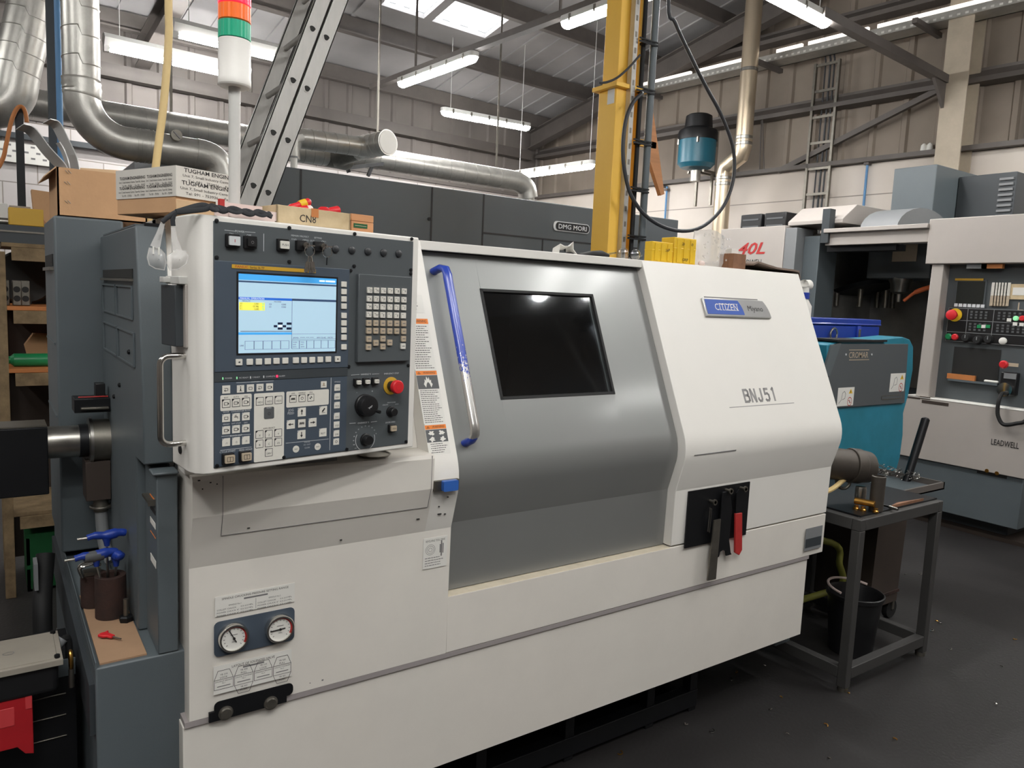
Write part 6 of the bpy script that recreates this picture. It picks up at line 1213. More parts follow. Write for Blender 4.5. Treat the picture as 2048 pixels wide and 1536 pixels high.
def c2(px, py): return on(Fc, px, py)
b = MB(Fc); x0, z0 = c2(1697, 716); x1, z1 = c2(1737, 703); b.text('CROMAR', I4, (x0+x1)/2, z0, abs(z1-z0)*.95, 'key_tan', width=x1-x0, z=.001, bold=.004)
for py in (700, 720):
    xa, za = c2(1698, py); xb, _ = c2(1738, py); b.box(xa, xb, za-.002, za+.002, .0005, .001, 'key_tan')
for px in (1691.5, 1743): xa, za = c2(px, 709); b.cyl((xa, za, .0005), (xa, za, .003), .006, 'legend_white', n=10)
b.build('nameplate_lettering', FPn)
for k, (px0, py0, px1, py1) in enumerate(((1673, 774, 1709, 813), (1778, 746, 1811, 784))):
    x0, z0 = c2(px0, py1); x1, z1 = c2(px1, py0); b = MB(Fc); b.box(x0, x1, z0, z1, .0, .001, 'paper_white'); w_, h_ = x1-x0, z1-z0
    b.slab([(x0+w_*.66, z0+h_*.66, .0012), (x0+w_*.9, z0+h_*.66, .0012), (x0+w_*.78, z0+h_*.92, .0012)], (0, 0, .0003), 'yellow_plastic'); b.box(x0+w_*.765, x0+w_*.795, z0+h_*.70, z0+h_*.82, .0014, .0017, 'ink')
    b.rings([[V((x0+w_*.76+r*w_*math.cos(2*PI*i/24), z0+h_*.22+r*w_*1.15*math.sin(2*PI*i/24), .0012)) for r in (.14, .115)] for i in range(25)], 'red_tool', cap=False); b.bar((x0+w_*.68, z0+h_*.30, .0013), (x0+w_*.84, z0+h_*.14, .0013), .004, .0004, 'red_tool', up=(0, 0, 1)); b.box(x0+w_*.75, x0+w_*.77, z0+h_*.12, z0+h_*.32, .0010, .0013, 'ink')
    P = [(x0+w_*a, z0+h_*c_, .0012) for a, c_ in ((.1, .15), (.25, .35), (.28, .7), (.4, .8), (.48, .65), (.45, .4), (.3, .35))]
    for i in range(len(P)-1): b.bar(P[i], P[i+1], .003, .0004, 'ink_grey', up=(0, 0, 1))
    b.build('warning_sticker', FPn)
b = MB(Fc); x0, z0 = c2(1762, 800); x1, z1 = c2(1803, 789); b.rrect(I4, x0, x1, z0, z1, .01, 0, .0015, 'steel_dull'); b.rrect(I4, x0+.004, x1-.004, z0+.004, z1-.004, .008, .001, .002, 'panel_dark'); b.text('conveyor', I4, (x0+x1)/2, z0+(z1-z0)*.3, (z1-z0)*.4, 'steel_dull', z=.0022) if 0 else None; b.build('maker_plate', FPn)
b = MB(); b.box(3.05, 3.95, 2.55, 2.90, .25, .75, 'dark_deep'); b.slab([(2.95, 2.52, .5), (3.72, 2.52, 1.0), (3.9, 2.52, 1.0), (3.9, 2.52, 1.40), (3.42, 2.52, 1.42), (2.95, 2.52, .95)], (0, .36, 0), 'dark_paint'); b.box(3.40, 4.36, 2.59, 2.90, 1.36, 1.443, 'dark_paint'); b.box(3.40, 3.93, 2.52, 2.60, 1.40, 1.443, 'dark_paint'); b.box(3.95, 4.33, 2.62, 2.86, .45, 1.36, 'dark_deep'); b.build('incline_body', CV)
for x in (3.1, 3.85): b = MB(); b.box(x, x+.06, 2.6, 2.66, 0, .26, 'dark_deep'); b.build('leg', CV)
b = MB(); q0, q1 = aty(1641, 704, 2.50), aty(1665, 686, 2.50); b.box(q0.x, q1.x, 2.505, 2.519, q0.z, q1.z, 'paper_white'); b.box(q0.x+.008, q1.x-.006, 2.503, 2.506, q0.z+.008, q1.z-.008, 'blue_latch'); b.build('safety_sticker', CV)
# blue tool box lying on it
t0_ = aty(1600, 690, 2.65); t1_ = aty(1756, 690, 2.65); zt0 = 1.4445; zt1 = aty(1680, 637, 2.65).z
t = thing('tool_box', 'blue steel tool box with a ring pull lying on the chip conveyor', 'tool box', ((t0_.x+t1_.x)/2, 2.72, zt0))
b = MB(); b.box(t0_.x, t1_.x-.0, 2.65, 2.84, zt0, zt0+(zt1-zt0)*.68, 'blue_tool'); b.build('case', t, bevel=.006)
b = MB(); b.box(t0_.x-.005, t1_.x+.004, 2.645, 2.845, zt0+(zt1-zt0)*.70, zt1, 'blue_tool'); b.box(t0_.x-.006, t1_.x+.006, 2.642, 2.848, zt0+(zt1-zt0)*.72, zt0+(zt1-zt0)*.80, 'blue_gloss'); b.build('lid', t, bevel=.006)
p = aty(1667, 672, 2.635); b = MB(); b.tube([V((p.x+.035*math.cos(2*PI*i/24), 2.634, p.z+.012+.035*math.sin(2*PI*i/24))) for i in range(24)], .006, 'steel', n=8, closed=True); b.build('ring_pull', t)
p = aty(1717, 668, 2.64); b = MB(); b.box(p.x-.018, p.x+.018, 2.635, 2.65, p.z-.05, p.z+.05, 'blue_gloss'); b.box(p.x-.01, p.x+.01, 2.63, 2.636, p.z-.03, p.z+.03, 'steel_dull'); b.build('hasp', t, bevel=.002)
# white spray bottle behind the right end
t = thing('spray_bottle', 'white plastic bottle with a blue neck band at the right end of the lathe', 'bottle', (3.45, 2.575, 1.4435))
p0 = aty(1607, 560, 2.575); b = MB(); x_ = aty(1604, 620, 2.575).x; zt = p0.z; hz = zt-1.4435
b.lathe((x_, 2.575, 1.4435), (0, 0, 1), [(.045, 0), (.05, .01), (.05, hz*.45), (.05, hz*.58), (.03, hz*.68), (.03, hz*.72)], 'paper_white', n=24); b.build('bottle_body', t)
b = MB(); b.lathe((x_, 2.575, 1.4435), (0, 0, 1), [(.034, hz*.70), (.034, hz*.80)], 'blue_gloss', n=20); b.build('neck_band', t)
b = MB(); b.tube(spline([V((x_, 2.575, 1.4435+hz*.8)), V((x_-.004, 2.575, 1.4435+hz*.9)), V((x_+.0, 2.575, zt-.03)), V((x_+.05, 2.575, zt-.025))]), [.030]*8+[.034]*8+[.03]*8+[.016], 'paper_white', n=14); b.build('sprayer_head', t, smooth=60)
# metal chips on the floor
random.seed(3)
for i, (px, py) in enumerate(((1472, 1345), (1462, 1360), (1530, 1333), (1562, 1396), (1540, 1420), (1423, 1464), (1240, 1508), (1372, 1450), (1574, 1470), (1652, 1452), (1660, 1519), (1676, 1368), (1698, 1388), (1863, 1262), (1880, 1248), (1874, 1244), (1926, 1228), (2003, 1334), (2030, 1280), (1810, 1150), (1840, 1149), (1805, 1270), (1900, 1300), (1990, 1410), (1790, 1480))):
    p = atz(px, py, 0); b = MB(); r = random.uniform(.004, .010); a0 = random.uniform(0, 6)
    b.tube([V((p.x+r*math.cos(a0+j*.8), p.y+r*math.sin(a0+j*.8), .0025+j*.0012)) for j in range(6)], .0022, 'chrome' if i % 3 else 'brass', n=5); solo(b, 'metal_chip', 'tiny bright metal chips scattered on the dark floor', 'chip', 'metal chips on the floor')
# ================================================================== aluminium ladder
t = thing('ladder', 'double aluminium extension ladder leaning up behind the lathe', 'ladder', (.45, 3.55, 0)); LY = 3.4; LW = .36
r0 = V((.964, LY, 2.057)); r1 = V((1.219, LY, 2.768)); ld = (r1-r0)/3; lu = ld.normalized(); ln_ = V((lu.z, 0, -lu.x))
def section(off, k0, k1, y0):
    o = r0+ln_*off
    for y in (y0, y0+LW):
        b = MB(); s0 = o+ld*k0; s1 = o+ld*k1; s0.y = s1.y = y; h_ = .033
        for a, c_, th in ((-h_, h_, .003),): b.slab([s0-ln_*h_, s0+ln_*h_, s0+ln_*h_+YY*.003, s0-ln_*h_+YY*.003], s1-s0, 'aluminium')
        b.slab([s0-ln_*h_, s0-ln_*(h_-.004), s0-ln_*(h_-.004)+YY*.024, s0-ln_*h_+YY*.024], s1-s0, 'aluminium'); b.slab([s0+ln_*(h_-.004), s0+ln_*h_, s0+ln_*h_+YY*.024, s0+ln_*(h_-.004)+YY*.024], s1-s0, 'aluminium'); b.build('stile', t)
    k = math.ceil(k0+.3)
    while k < k1-.3:
        c_ = o+ld*k; c_.y = y0
        def dsec(sc): return [c_+ln_*(sc*math.cos(a)*(1.0 if math.sin(a) > 0 else .8))+lu*(sc*math.sin(a)*(.75 if math.sin(a) > 0 else 1.0)) for a in [2*PI*i/16 for i in range(16)]]
        b = MB(); b.slab(dsec(.0145), YY*(LW+.002), 'aluminium'); RG = b.build('rung', t)
        b = MB(); b.rings([[p-YY*.003 for p in dsec(.019)], [p-YY*.003 for p in dsec(.0145)]], 'aluminium', cap=False); b.slab([p-YY*.002 for p in dsec(.0145)], YY*.0015, 'dark_inside'); b.build('rung_plug', RG)
        k += 1
kb = -2.0*LY*0-(r0.z-.02)/ld.z
section(0, kb, 8.6, LY); section(.0685, kb+.1, 8.2, LY)
# ================================================================== spiral ducts
def spiral(mb, p0, p1, r, m='galvanised', st=.14, n=28):
    p0, p1 = V(p0), V(p1); mb.cyl(p0, p1, r, m, n=n); L_ = (p1-p0).length; F = axisframe(p0, p1-p0); k = int(L_/st); d = (p1-p0).normalized()
    for i in range(k):
        c_ = p0+d*(st*(i+.5)); mb.tube([c_+F.to_3x3() @ V((r*math.cos(2*PI*j/n), r*math.sin(2*PI*j/n), st*j/n*.35)) for j in range(n)], .0035, m, n=5, closed=True)
def elbow(mb, P, r, m='galvanised', n=24): mb.tube(P, r, m, n=n)
t = thing('extraction_duct', 'large galvanised duct dropping from the roof and bending right above the cardboard box', 'duct', (.43, 4.45, 2.3)); cx = .417; R_ = .084
b = MB(); spiral(b, (cx, 4.45, 2.60), (cx, 4.45, 5.65), R_, st=.135); b.build('riser', t)
b = MB(); b.tube([V((cx+.002*math.sin(i*7), 4.45, 2.525+i*.012)) for i in range(8)], [R_+.002+.003*(i % 2) for i in range(8)], 'galvanised', n=28); b.build('tape_joint', t)
b = MB(); P = arc((cx+.205, 4.45, 2.531), .205, PI, 1.5*PI, 14, XX, ZZ); b.tube([V((cx, 4.45, 2.59))]+P, R_, 'galvanised', n=28); b.build('elbow', t)
ze = 2.326; b = MB(); b.tube([V((cx+.19, 4.45, ze)), V((.70, 4.45, ze)), V((.755, 4.45, ze)), V((.97, 4.45, ze-.005))], [R_, R_+.002, R_-.002, R_-.004], 'galvanised', n=28)
for i in range(5): b.tube([V((.66+i*.02, 4.45+(R_+.002)*math.cos(2*PI*j/24), ze+(R_+.002)*math.sin(2*PI*j/24))) for j in range(24)], .003, 'galvanised', n=5, closed=True)
b.build('cross_run', t)
b = MB(); P = [V((.95, 4.45, ze-.004)), V((1.02, 4.45, ze-.014)), V((1.065, 4.45, ze-.05)), V((1.085, 4.45, ze-.12))]; b.tube(spline(P, 5), [R_]*16+[R_*.9]*5, 'galvanised', n=28); b.build('down_bend', t)
b = MB(); c_ = aty(352, 271, 4.45-R_); b.cyl((c_.x, 4.45-R_+.01, c_.z), (c_.x, 4.45-R_-.02, c_.z), .028, 'steel_dull', n=20); b.bar((c_.x-.016, 4.45-R_-.022, c_.z+.016), (c_.x+.016, 4.45-R_-.022, c_.z-.016), .006, .006, 'ink_grey', up=(0, 1, 0)); b.build('damper_knob', t)
t = thing('long_duct', 'long galvanised duct running along the back wall behind the ladder', 'duct', (3, 7.5, 3.0)); fy, fz, fr_ = 7.5, 3.02, .115
b = MB(); spiral(b, (-.8, fy, fz+.02), (5.1, fy, fz-.02), fr_, st=.17); b.build('main_run', t)
b = MB(); b.tube(spline([V((5.08, fy, fz-.02)), V((5.22, fy, fz-.03)), V((5.34, fy, fz-.09)), V((5.38, fy, fz-.2))], 5), fr_, 'galvanised', n=24); b.lathe((5.38, fy, 2.38), (0, 0, 1), [(.09, 0), (.09, .06), (.075, .07), (.075, .45)], 'galvanised', n=24); b.build('end_drop', t)
b = MB(); b.bar(aty(690, 336, 6.9), aty(765, 328, 7.3), .035, .035, 'black_metal'); b.bar(aty(745, 330, 7.2), aty(736, 352, 7.2), .03, .03, 'black_metal'); b.bar(aty(690, 325, 7.2), aty(698, 345, 7.2), .03, .03, 'black_metal'); b.build('duct_bracket', t)
for x_ in (1.4, 3.4, 4.9): b = MB(); b.box(x_-.012, x_+.012, fy-.002, fy+.002, fz+.1, zroof(V((x_, fy, 0)).dot(YR))-.0, 'steel_dull'); b.build('hanger_strap', t)
t = thing('branch_duct', 'bright short duct with a round white end cap right of the ladder', 'duct', (2.1, 5.2, 2.66)); by = 5.2
pa, pb = aty(606, 277, by), aty(730, 295, by); b = MB(); spiral(b, pa, pb, .068, st=.085, n=24); b.cyl(pb-XX*.05, pb, .071, 'galvanised', n=24); b.build('upper_pipe', t)
b = MB(); b.tube(spline([pa+XX*.02, pa-XX*.05-ZZ*.01, pa-XX*.09-ZZ*.06, pa-XX*.09-ZZ*.15], 5), .068, 'galvanised', n=24); b.build('bend', t)
pc, pd = V((pb.x+.0, 5.34, pb.z+.01)), aty(775, 285, 5.02); b = MB(); spiral(b, pc, pd, .083, st=.06, n=24); b.build('end_drum', t); dd = (pd-pc).normalized()
b = MB(); b.cyl(pd-dd*.012, pd+dd*.006, .090, 'galvanised', n=28); b.cyl(pd+dd*.003, pd+dd*.009, .080, 'paper_white', n=28); b.build('end_cap', t)
pe, pf = aty(592, 302, 5.5), aty(655, 310, 5.5); b = MB(); spiral(b, pe, pf, .078, st=.07, n=24); b.build('lower_pipe', t)
b = MB(); b.tube(spline([pf, pf+XX*.15-ZZ*.01, V((pc.x-.1, 5.45, pc.z-.05)), pc], 5), [.082]*16, 'steel_dull', n=20); b.build('collector_bend', t)
b = MB(); b.cyl((pd-dd*.12)+ZZ*.08, (pd-dd*.12)+ZZ*2.9, .003, 'steel_dull', n=6); b.build('hanging_wire', t)
q = aty(588, 300, 5.0); b = MB(); b.cyl((q.x, 5.0, 2.3465), (q.x, 5.0, q.z+.03), .022, 'paper_white', n=14); b.tube(spline([V((q.x, 5.0, q.z+.03)), V((q.x+.01, 5.0, q.z+.07)), V((q.x+.06, 5.0, q.z+.09))]), .022, 'paper_white', n=14); b.cyl((q.x, 5.0, q.z-.05), (q.x, 5.0, q.z-.04), .026, 'mid_grey', n=14); solo(b, 'drain_pipe', 'thin white vent pipe rising from the dark grey machine beside the ladder', 'pipe')
t = thing('flue_duct', 'slanting galvanised duct at the top left corner', 'duct', (.1, 5.6, 2.5)); ya_ = 5.6
p0, p1_ = aty(28, 165, ya_), aty(80, -60, ya_); b = MB(); p1_ = p0+(p1_-p0).normalized()*2.6; spiral(b, p0, p1_, .125, st=.11); b.build('slanting_run', t)
b = MB(); b.tube(spline([p0+(p1_-p0)*.02, p0-ZZ*.08-XX*.02, p0-ZZ*.16-XX*.12, p0-ZZ*.18-XX*.45], 6), [.128]*18+[.15], 'galvanised', n=26); b.cyl(p0-ZZ*.18-XX*.2, p0-ZZ*.18-XX*1.1, .17, 'galvanised', n=26); b.build('collector', t)
# blue pipe and dark channel, hose
b = MB(); q0 = aty(103, 0, 5.12); b.box(q0.x-.028, q0.x+.024, 5.12, 5.17, 0, zroof(5.12), 'dark_deep'); solo(b, 'steel_upright', 'dark steel upright next to the blue pipe at the top left', 'upright')
b = MB(); q0 = aty(114, 0, 5.02); b.cyl((q0.x, 5.02, 0), (q0.x-.0, 5.02, zroof(5.02)-.04), .016, 'blue_pipe', n=14); b.box(q0.x-.02, q0.x+.02, 5.036, 5.12, 1.2, 1.25, 'steel_dull'); b.box(q0.x-.02, q0.x+.02, 5.036, 5.12, 3.2, 3.25, 'steel_dull'); solo(b, 'air_pipe', 'blue air pipe dropping from the roof left of the large duct', 'pipe')
b = MB(); P = [V((.562, 3.05, 5.9)), V((.560, 3.05, 3.2)), aty(337, 10, 3.05), aty(338, 60, 3.05), aty(334, 130, 3.05), aty(326, 220, 3.05), aty(312, 330, 3.05), V((.47, 3.06, 1.6)), V((.44, 3.1, .6)), V((.43, 3.12, .02))]; b.tube(spline(P, 6), .0135, 'hose_cream', n=12); solo(b, 'air_hose', 'long cream coloured hose hanging down behind the taped box', 'hose')
b = MB(); q0 = aty(38, 215, 5.3); b.box(q0.x-.02, q0.x+.02, 5.3, 5.34, 0, q0.z, 'black_metal'); solo(b, 'black_post', 'thin black post in front of the white block wall at the far left', 'post')
b = MB(); P = [aty(px, py, 5.25) for px, py in ((0, 330), (12, 290), (22, 245), (32, 220), (42, 213), (50, 222), (54, 245))]; b.tube(spline([V((-.1, 5.25, .01)), V((-.1, 5.25, 1.2)), V((-.08, 5.25, 1.9))]+P, 5), .011, 'orange_board', n=8); solo(b, 'copper_hose', 'thin tan hose arching over the black post at the far left', 'hose')
b = MB(); q0 = atYR(0, 300, YB-.06); q1 = atYR(92, 300, YB-.06); z_ = q0.z; L0 = q0.dot(XR)-1.2; L1 = q1.dot(XR)+.2
b.box(L0, L1, YB-.07, YB-.055, z_-.11, z_+.10, 'paper_white'); x_ = L0+.05
while x_ < L1-.1:
    for k in range(3): b.box(x_+(k % 2)*.05, x_+.04+(k % 2)*.05, YB-.072, YB-.07, z_-.06+k*.06, z_-.04+k*.06, 'ink_grey')
    x_ += .11
b.box(L0, L1+1.2, YB-.12, YB-.055, z_+.14, z_+.2, 'dark_deep'); o = solo(b, 'wall_cable_tray', 'white perforated cable tray on the block wall at the far left', 'cable tray', origin=V((0, 0, 0))); o.rotation_euler.z = _a
# ================================================================== dark grey machine behind
t = thing('turning_centre', 'long dark charcoal turning centre behind the lathe, taller than it', 'machine', (3, 5.6, 0)); DYF = 4.6; x0 = aty(346, 298, DYF).x; zt = 2.345
b = MB(); b.box(x0, 4.9, DYF, 6.6, .0, zt, 'panel_dark'); b.build('enclosure', t, bevel=.006)
b = MB(); b.box(x0-.12, x0-.001, DYF+.5, 6.4, 0.0, zt-.01, 'mid_grey'); b.build('end_panel', t)
for px, py0, py1, z0 in ((602, 335, 420, 0), (865, 365, 478, 0), (968, 392, 470, 0)):
    q = aty(px, py0, DYF); b = MB(); b.box(q.x-.006, q.x+.006, DYF-.002, DYF+.01, .2, zt-.004, 'ink'); b.build('panel_seam', t)
q0, q1 = aty(965, 465, DYF), aty(1180, 494, DYF); b = MB(); b.box(q0.x, 4.9, DYF-.0025, DYF+.01, q0.z-.006, q0.z+.004, 'ink'); b.box(q0.x+.0, q0.x+.004, DYF-.0025, DYF+.01, .3, q0.z, 'ink'); qq = aty(1085, 490, DYF); b.box(qq.x-.005, qq.x+.005, DYF-.0025, DYF+.01, .3, q0.z-.006, 'ink'); b.build('door_seam', t)
for px, py in ((858, 438), (1131, 500)): q = aty(px, py, DYF); b = MB(); b.cyl((q.x, DYF+.001, q.z), (q.x, DYF-.006, q.z), .012, 'black_metal', n=12); b.build('panel_screw', t)
Fd = frame((0, DYF-.001, 0), XX, ZZ); xa, za = on(Fd, 1106, 462); xb, zb = on(Fd, 1179, 449); zc = (on(Fd, 1142, 455)[1]); hh = .036
b = MB(Fd); b.rrect(I4, xa, xb, zc-hh, zc+hh, .03, 0, .004, 'legend_white'); b.rrect(I4, xa+.022, xb-.006, zc-hh+.006, zc+hh-.006, .025, .003, .006, 'black_plastic'); BG = b.build('badge', t); b = MB(Fd); b.text('DMG MORI', I4, (xa+.022+xb-.006)/2, zc-.017, .034, 'legend_white', width=(xb-xa)*.78, z=.0064, bold=.012); b.build('badge_lettering', BG)
# ================================================================== yellow column with conduits
t = thing('yellow_column', 'tall yellow steel column standing between the two big machines', 'column', (3.08, 3.55, 0)); c0 = aty(1233, 187, 3.4); KX = c0.x; ky1 = atx(1198, 187, KX).y; kx1 = aty(1272, 400, 3.4).x; zc = aty(1200, 172, 3.45).z
b = MB(); b.box(KX, KX+.10, 3.4, ky1, 0, zc, 'column_yellow'); b.box(KX+.10, kx1, 3.47, 3.49, 0, zc, 'column_yellow'); b.box(kx1-.03, kx1, 3.4, ky1, 0, zc, 'column_yellow'); b.build('lower_shaft', t, bevel=.003)
b = MB(); b.box(KX-.03, kx1+.02, 3.37, ky1+.03, zc, zc+.025, 'column_yellow'); b.build('cap_plate', t, bevel=.002)
b = MB(); b.box(KX+.012, KX+.11, 3.412, ky1-.012, zc+.025, 5.85, 'column_yellow'); b.box(kx1-.04, kx1-.012, 3.412, ky1-.012, zc+.025, 5.85, 'column_yellow'); b.box(KX+.11, kx1-.04, 3.47, 3.49, zc+.025, 5.85, 'column_yellow'); b.build('upper_shaft', t, bevel=.003)
q = atx(1222, 190, KX-.0012); b = MB(); b.box(KX-.0015, KX, q.y-.03, q.y+.03, q.z-.05, q.z+.05, 'paper_white'); b.build('column_sticker', t)
b = MB(); g0 = aty(1243, 500, 3.375).x; b.box(g0-.016, g0+.018, 3.36, 3.398, 0, 5.85, 'galvanised')
for z in [i*.09 for i in range(2, 62)]: b.box(g0-.006, g0+.008, 3.3585, 3.36, z, z+.03, 'steel_dull')
b.build('strut_channel', t)
b = MB(); d0 = aty(1263, 500, 3.38).x; b.cyl((d0, 3.385, 0), (d0, 3.385, 5.85), .014, 'black_rubber', n=12); b.build('black_conduit', t)
b = MB(); e0 = aty(1283, 500, 3.36).x; b.cyl((e0, 3.365, 0), (e0, 3.365, 5.85), .022, 'dark_paint', n=14); b.build('grey_conduit', t)
for py, px in ((85, 1290), (182, 1285), (285, 1275), (380, 1270), (475, 1262)):
    z = aty(px, py, 3.36).z; b = MB(); b.box(g0+.012, e0+.012, 3.338, 3.343, z-.012, z-.002, 'black_metal'); b.box(g0+.012, e0+.012, 3.338, 3.343, z+.006, z+.014, 'black_metal'); b.box(d0-.017, d0+.017, 3.343, 3.40, z-.006, z+.006, 'black_metal'); b.build('conduit_clip', t)
b = MB(); P = [aty(px, py, 3.30) for px, py in ((1283, 188), (1266, 205), (1252, 240), (1246, 290), (1249, 340), (1262, 390), (1290, 430), (1330, 455), (1372, 462), (1410, 450), (1445, 415), (1464, 370), (1469, 325), (1462, 280), (1440, 225), (1410, 170), (1380, 110), (1350, 45), (1337, 0))]
P = [aty(1283, 188, 3.34)]+P+[V((P[-1].x-.03, 3.3, 4.2)), V((P[-1].x-.03, 3.3, 5.75))]; b.tube(spline(P, 5), .0115, 'cable_black', n=10); solo(b, 'hanging_cable', 'thick black cable hanging in a big loop beside the yellow column', 'cable')
b = MB(); P = [aty(px, py, 3.36) for px, py in ((1200, 166), (1215, 164), (1235, 155), (1258, 135), (1280, 110))]; b.tube(spline(P, 5), .007, 'cable_black', n=8); solo(b, 'thin_cable', 'thin black cable resting on the cap plate of the yellow column', 'cable')
b = MB(); P = [aty(px, py, 3.6) for px, py in ((1303, 205), (1309, 240), (1329, 388), (1322, 391), (1300, 322))]; b.slab(P, (0, .03, 0), 'wood_box'); q = aty(1306, 290, 3.6); b.box(kx1+.001, q.x+.03, 3.6, 3.63, q.z-.02, q.z+.02, 'column_yellow'); solo(b, 'wooden_batten', 'slim wooden batten fixed slanting on the right side of the yellow column', 'batten')
# ================================================================== mist collector and flue on the right wall
t = thing('mist_collector', 'round teal and black oil mist collector hung before the right wall', 'mist collector', atXR(1395, 370, 8.15)); c_ = atXR(1394, 300, 8.2); mx, my = c_.x, c_.y
def mz(py): 
    return hit(1394, py, (mx, my, 0), FW).z
kx_ = (V((mx, my, 1.62))-CAM).dot(FW)/FOC
b = MB(); b.lathe((mx, my, mz(344)), (0, 0, 1), [(36*kx_*.8, -.02), (36*kx_, .03), (36*kx_, mz(293)-mz(344))], 'teal_tank', n=32); b.build('tank', t)
b = MB(); z0 = mz(296); b.lathe((mx, my, z0), (0, 0, 1), [(38*kx_, 0), (38*kx_, .10), (36*kx_, .13), (27*kx_, .16), (25*kx_, mz(247)-z0-.02), (20*kx_, mz(247)-z0)], 'black_plastic', n=32); b.build('motor_hood', t)
b = MB(); b.cyl((mx, my, mz(352)), (mx, my, mz(372)), 10*kx_, 'galvanised', n=20); b.build('inlet', t)
for a in (-2.4, -.6, .8, 2.6): b = MB(); b.box(mx+math.cos(a)*37*kx_-.012, mx+math.cos(a)*37*kx_+.012, my+math.sin(a)*37*kx_-.012, my+math.sin(a)*37*kx_+.012, z0-.06, z0+.01, 'steel'); b.build('latch', t)
b = MB(); zb_ = mz(350); bxr = V((mx, my, zb_-.02)); b.bar(bxr, bxr+XR*(8.69-bxr.dot(XR)), .05, .04, 'steel_dull')
for s_ in (-.12, .12): b.bar(bxr+XR*.2+YR*s_+ZZ*.0, bxr+XR*.2+YR*s_-ZZ*.42, .03, .03, 'steel_dull', up=(1, 0, 0)); b.bar(bxr+XR*.0+YR*s_, bxr+XR*.25+YR*s_, .03, .03, 'steel_dull')
b.build('wall_bracket', t)
t = thing('flue_pipe', 'shiny steel flue pipe with a double bend on the right wall', 'flue', atXR(1440, 455, 8.45)); fxr = 7.95
pts = [atXR(px, py, fxr) for px, py in ((1440, 470), (1447, 362), (1452, 345), (1478, 305), (1487, 288), (1496, 140), (1505, 0))]; k_ = 16*(pts[2]-CAM).dot(FW)/FOC
low = V((pts[1].x, pts[1].y, .0)); up_ = V((pts[4].x, pts[4].y, 0))
b = MB(); b.cyl((low.x, low.y, 0), (low.x, low.y, pts[1].z), k_, 'flue_steel', n=28); b.build('lower_pipe', t)
b = MB(); P = [V((low.x, low.y, pts[1].z-.02)), V((low.x, low.y, pts[2].z)), V((up_.x, up_.y, pts[3].z+.02)), V((up_.x, up_.y, pts[4].z+.05))]; b.tube([P[0], P[1]-ZZ*.03, P[1]+ZZ*.04+(P[2]-P[1])*.08, P[2]-ZZ*.04-(P[2]-P[1])*.08, P[2]+ZZ*.03, P[3]], k_, 'flue_steel', n=28); b.build('offset_bend', t)
b = MB(); b.cyl((up_.x, up_.y, pts[4].z), (up_.x, up_.y, zroof(V((up_.x, up_.y, 0)).dot(YR))-.09), k_, 'flue_steel', n=28); b.build('upper_pipe', t)
for z, q in ((pts[1].z-.04, low), (pts[1].z+.03, low), (pts[4].z+.0, up_), (pts[4].z+.07, up_), (atXR(1487, 143, fxr).z, up_)): b = MB(); b.lathe((q.x, q.y, z), (0, 0, 1), [(k_*1.0, -.02), (k_*1.05, -.015), (k_*1.05, .015), (k_, .02)], 'steel', n=28); b.build('joint_band', t)
for k, px in enumerate((1519, 1528)):
    q0, q1 = atXR(px, 345, 8.66-.03*k), atXR(px+(4 if k == 0 else -3), 240, 8.66-.03*k); b = MB(); b.cyl(q0, q1, .008, 'steel_dark', n=8); solo(b, 'stay_rod', ['thin stay rod on the ribbed wall nearer the flue pipe', 'thin stay rod on the ribbed wall farther from the flue pipe'][k], 'rod', 'stay rods on the right wall')
# ================================================================== pale machining centre on the right
MC = thing('machining_centre', 'pale grey vertical machining centre with open front at the right edge', 'machine', (7, 3.5, 0)); LXF = 6.0
def lx(px, py, x=LXF): return atx(px, py, x)
b = MB(); b.box(5.98, 6.9, 1.7, 3.02, 2.02, 2.362, 'light_grey'); b.build('hood', MC, bevel=.006)
b = MB(); p0, p1_, p2_, p3_ = lx(1864, 530), lx(1887, 534), lx(1858, 788), lx(1832, 782); b.slab([(6.0, p0.y, 2.02), (6.0, p1_.y, 2.02), (6.0, p2_.y, .99), (6.0, p3_.y, .99)], (.35, 0, 0), 'light_grey'); b.build('corner_post', MC, bevel=.006)
b = MB(); b.box(6.10, 6.9, 1.7, 2.93, .95, 2.03, 'panel_dark'); b.build('control_cabinet', MC, bevel=.004); XC = 6.099
b = MB(); p0 = lx(1812, 788); b.box(5.97, 6.9, 2.165, p0.y, .505, .985, 'light_grey'); b.box(5.968, 6.3, 2.165, p0.y, .98, .99, 'paper_white'); b.build('front_apron', MC, bevel=.004)
b = MB(); 
for px, py, w_, h_ in ((1825, 794, .06, .012), (1870, 806, .10, .012), (1850, 796, .04, .01)): q = lx(px, py, 5.97); b.box(5.9685, 5.97, q.y-w_, q.y+w_, q.z-h_, q.z+h_, 'dark_brown')
b.build('paint_wear', MC)
b = MB(); b.box(5.99, 6.9, 2.18, 3.12, .13, .50, 'dark_paint'); b.box(6.15, 8.2, 2.3, 4.9, .0, .9, 'dark_deep'); b.build('base', MC, bevel=.004)
b = MB(); b.box(6.05, 6.9, 2.1, 3.3, 0, .03, 'dark_brown'); b.build('drip_pan', MC)
x_ = 5.9685; F_ = frame((x_, 0, 0), (0, -1, 0), ZZ); a0, a1 = on(F_, 1982, 888), on(F_, 2038, 893); b = MB(F_); hL = .042; b.text('LEADWELL', I4, (a0[0]+a1[0])/2, (a0[1]+a1[1])/2-.01, hL, 'ink', width=a1[0]-a0[0], z=.001, bold=.01); b.build('maker_lettering', MC)
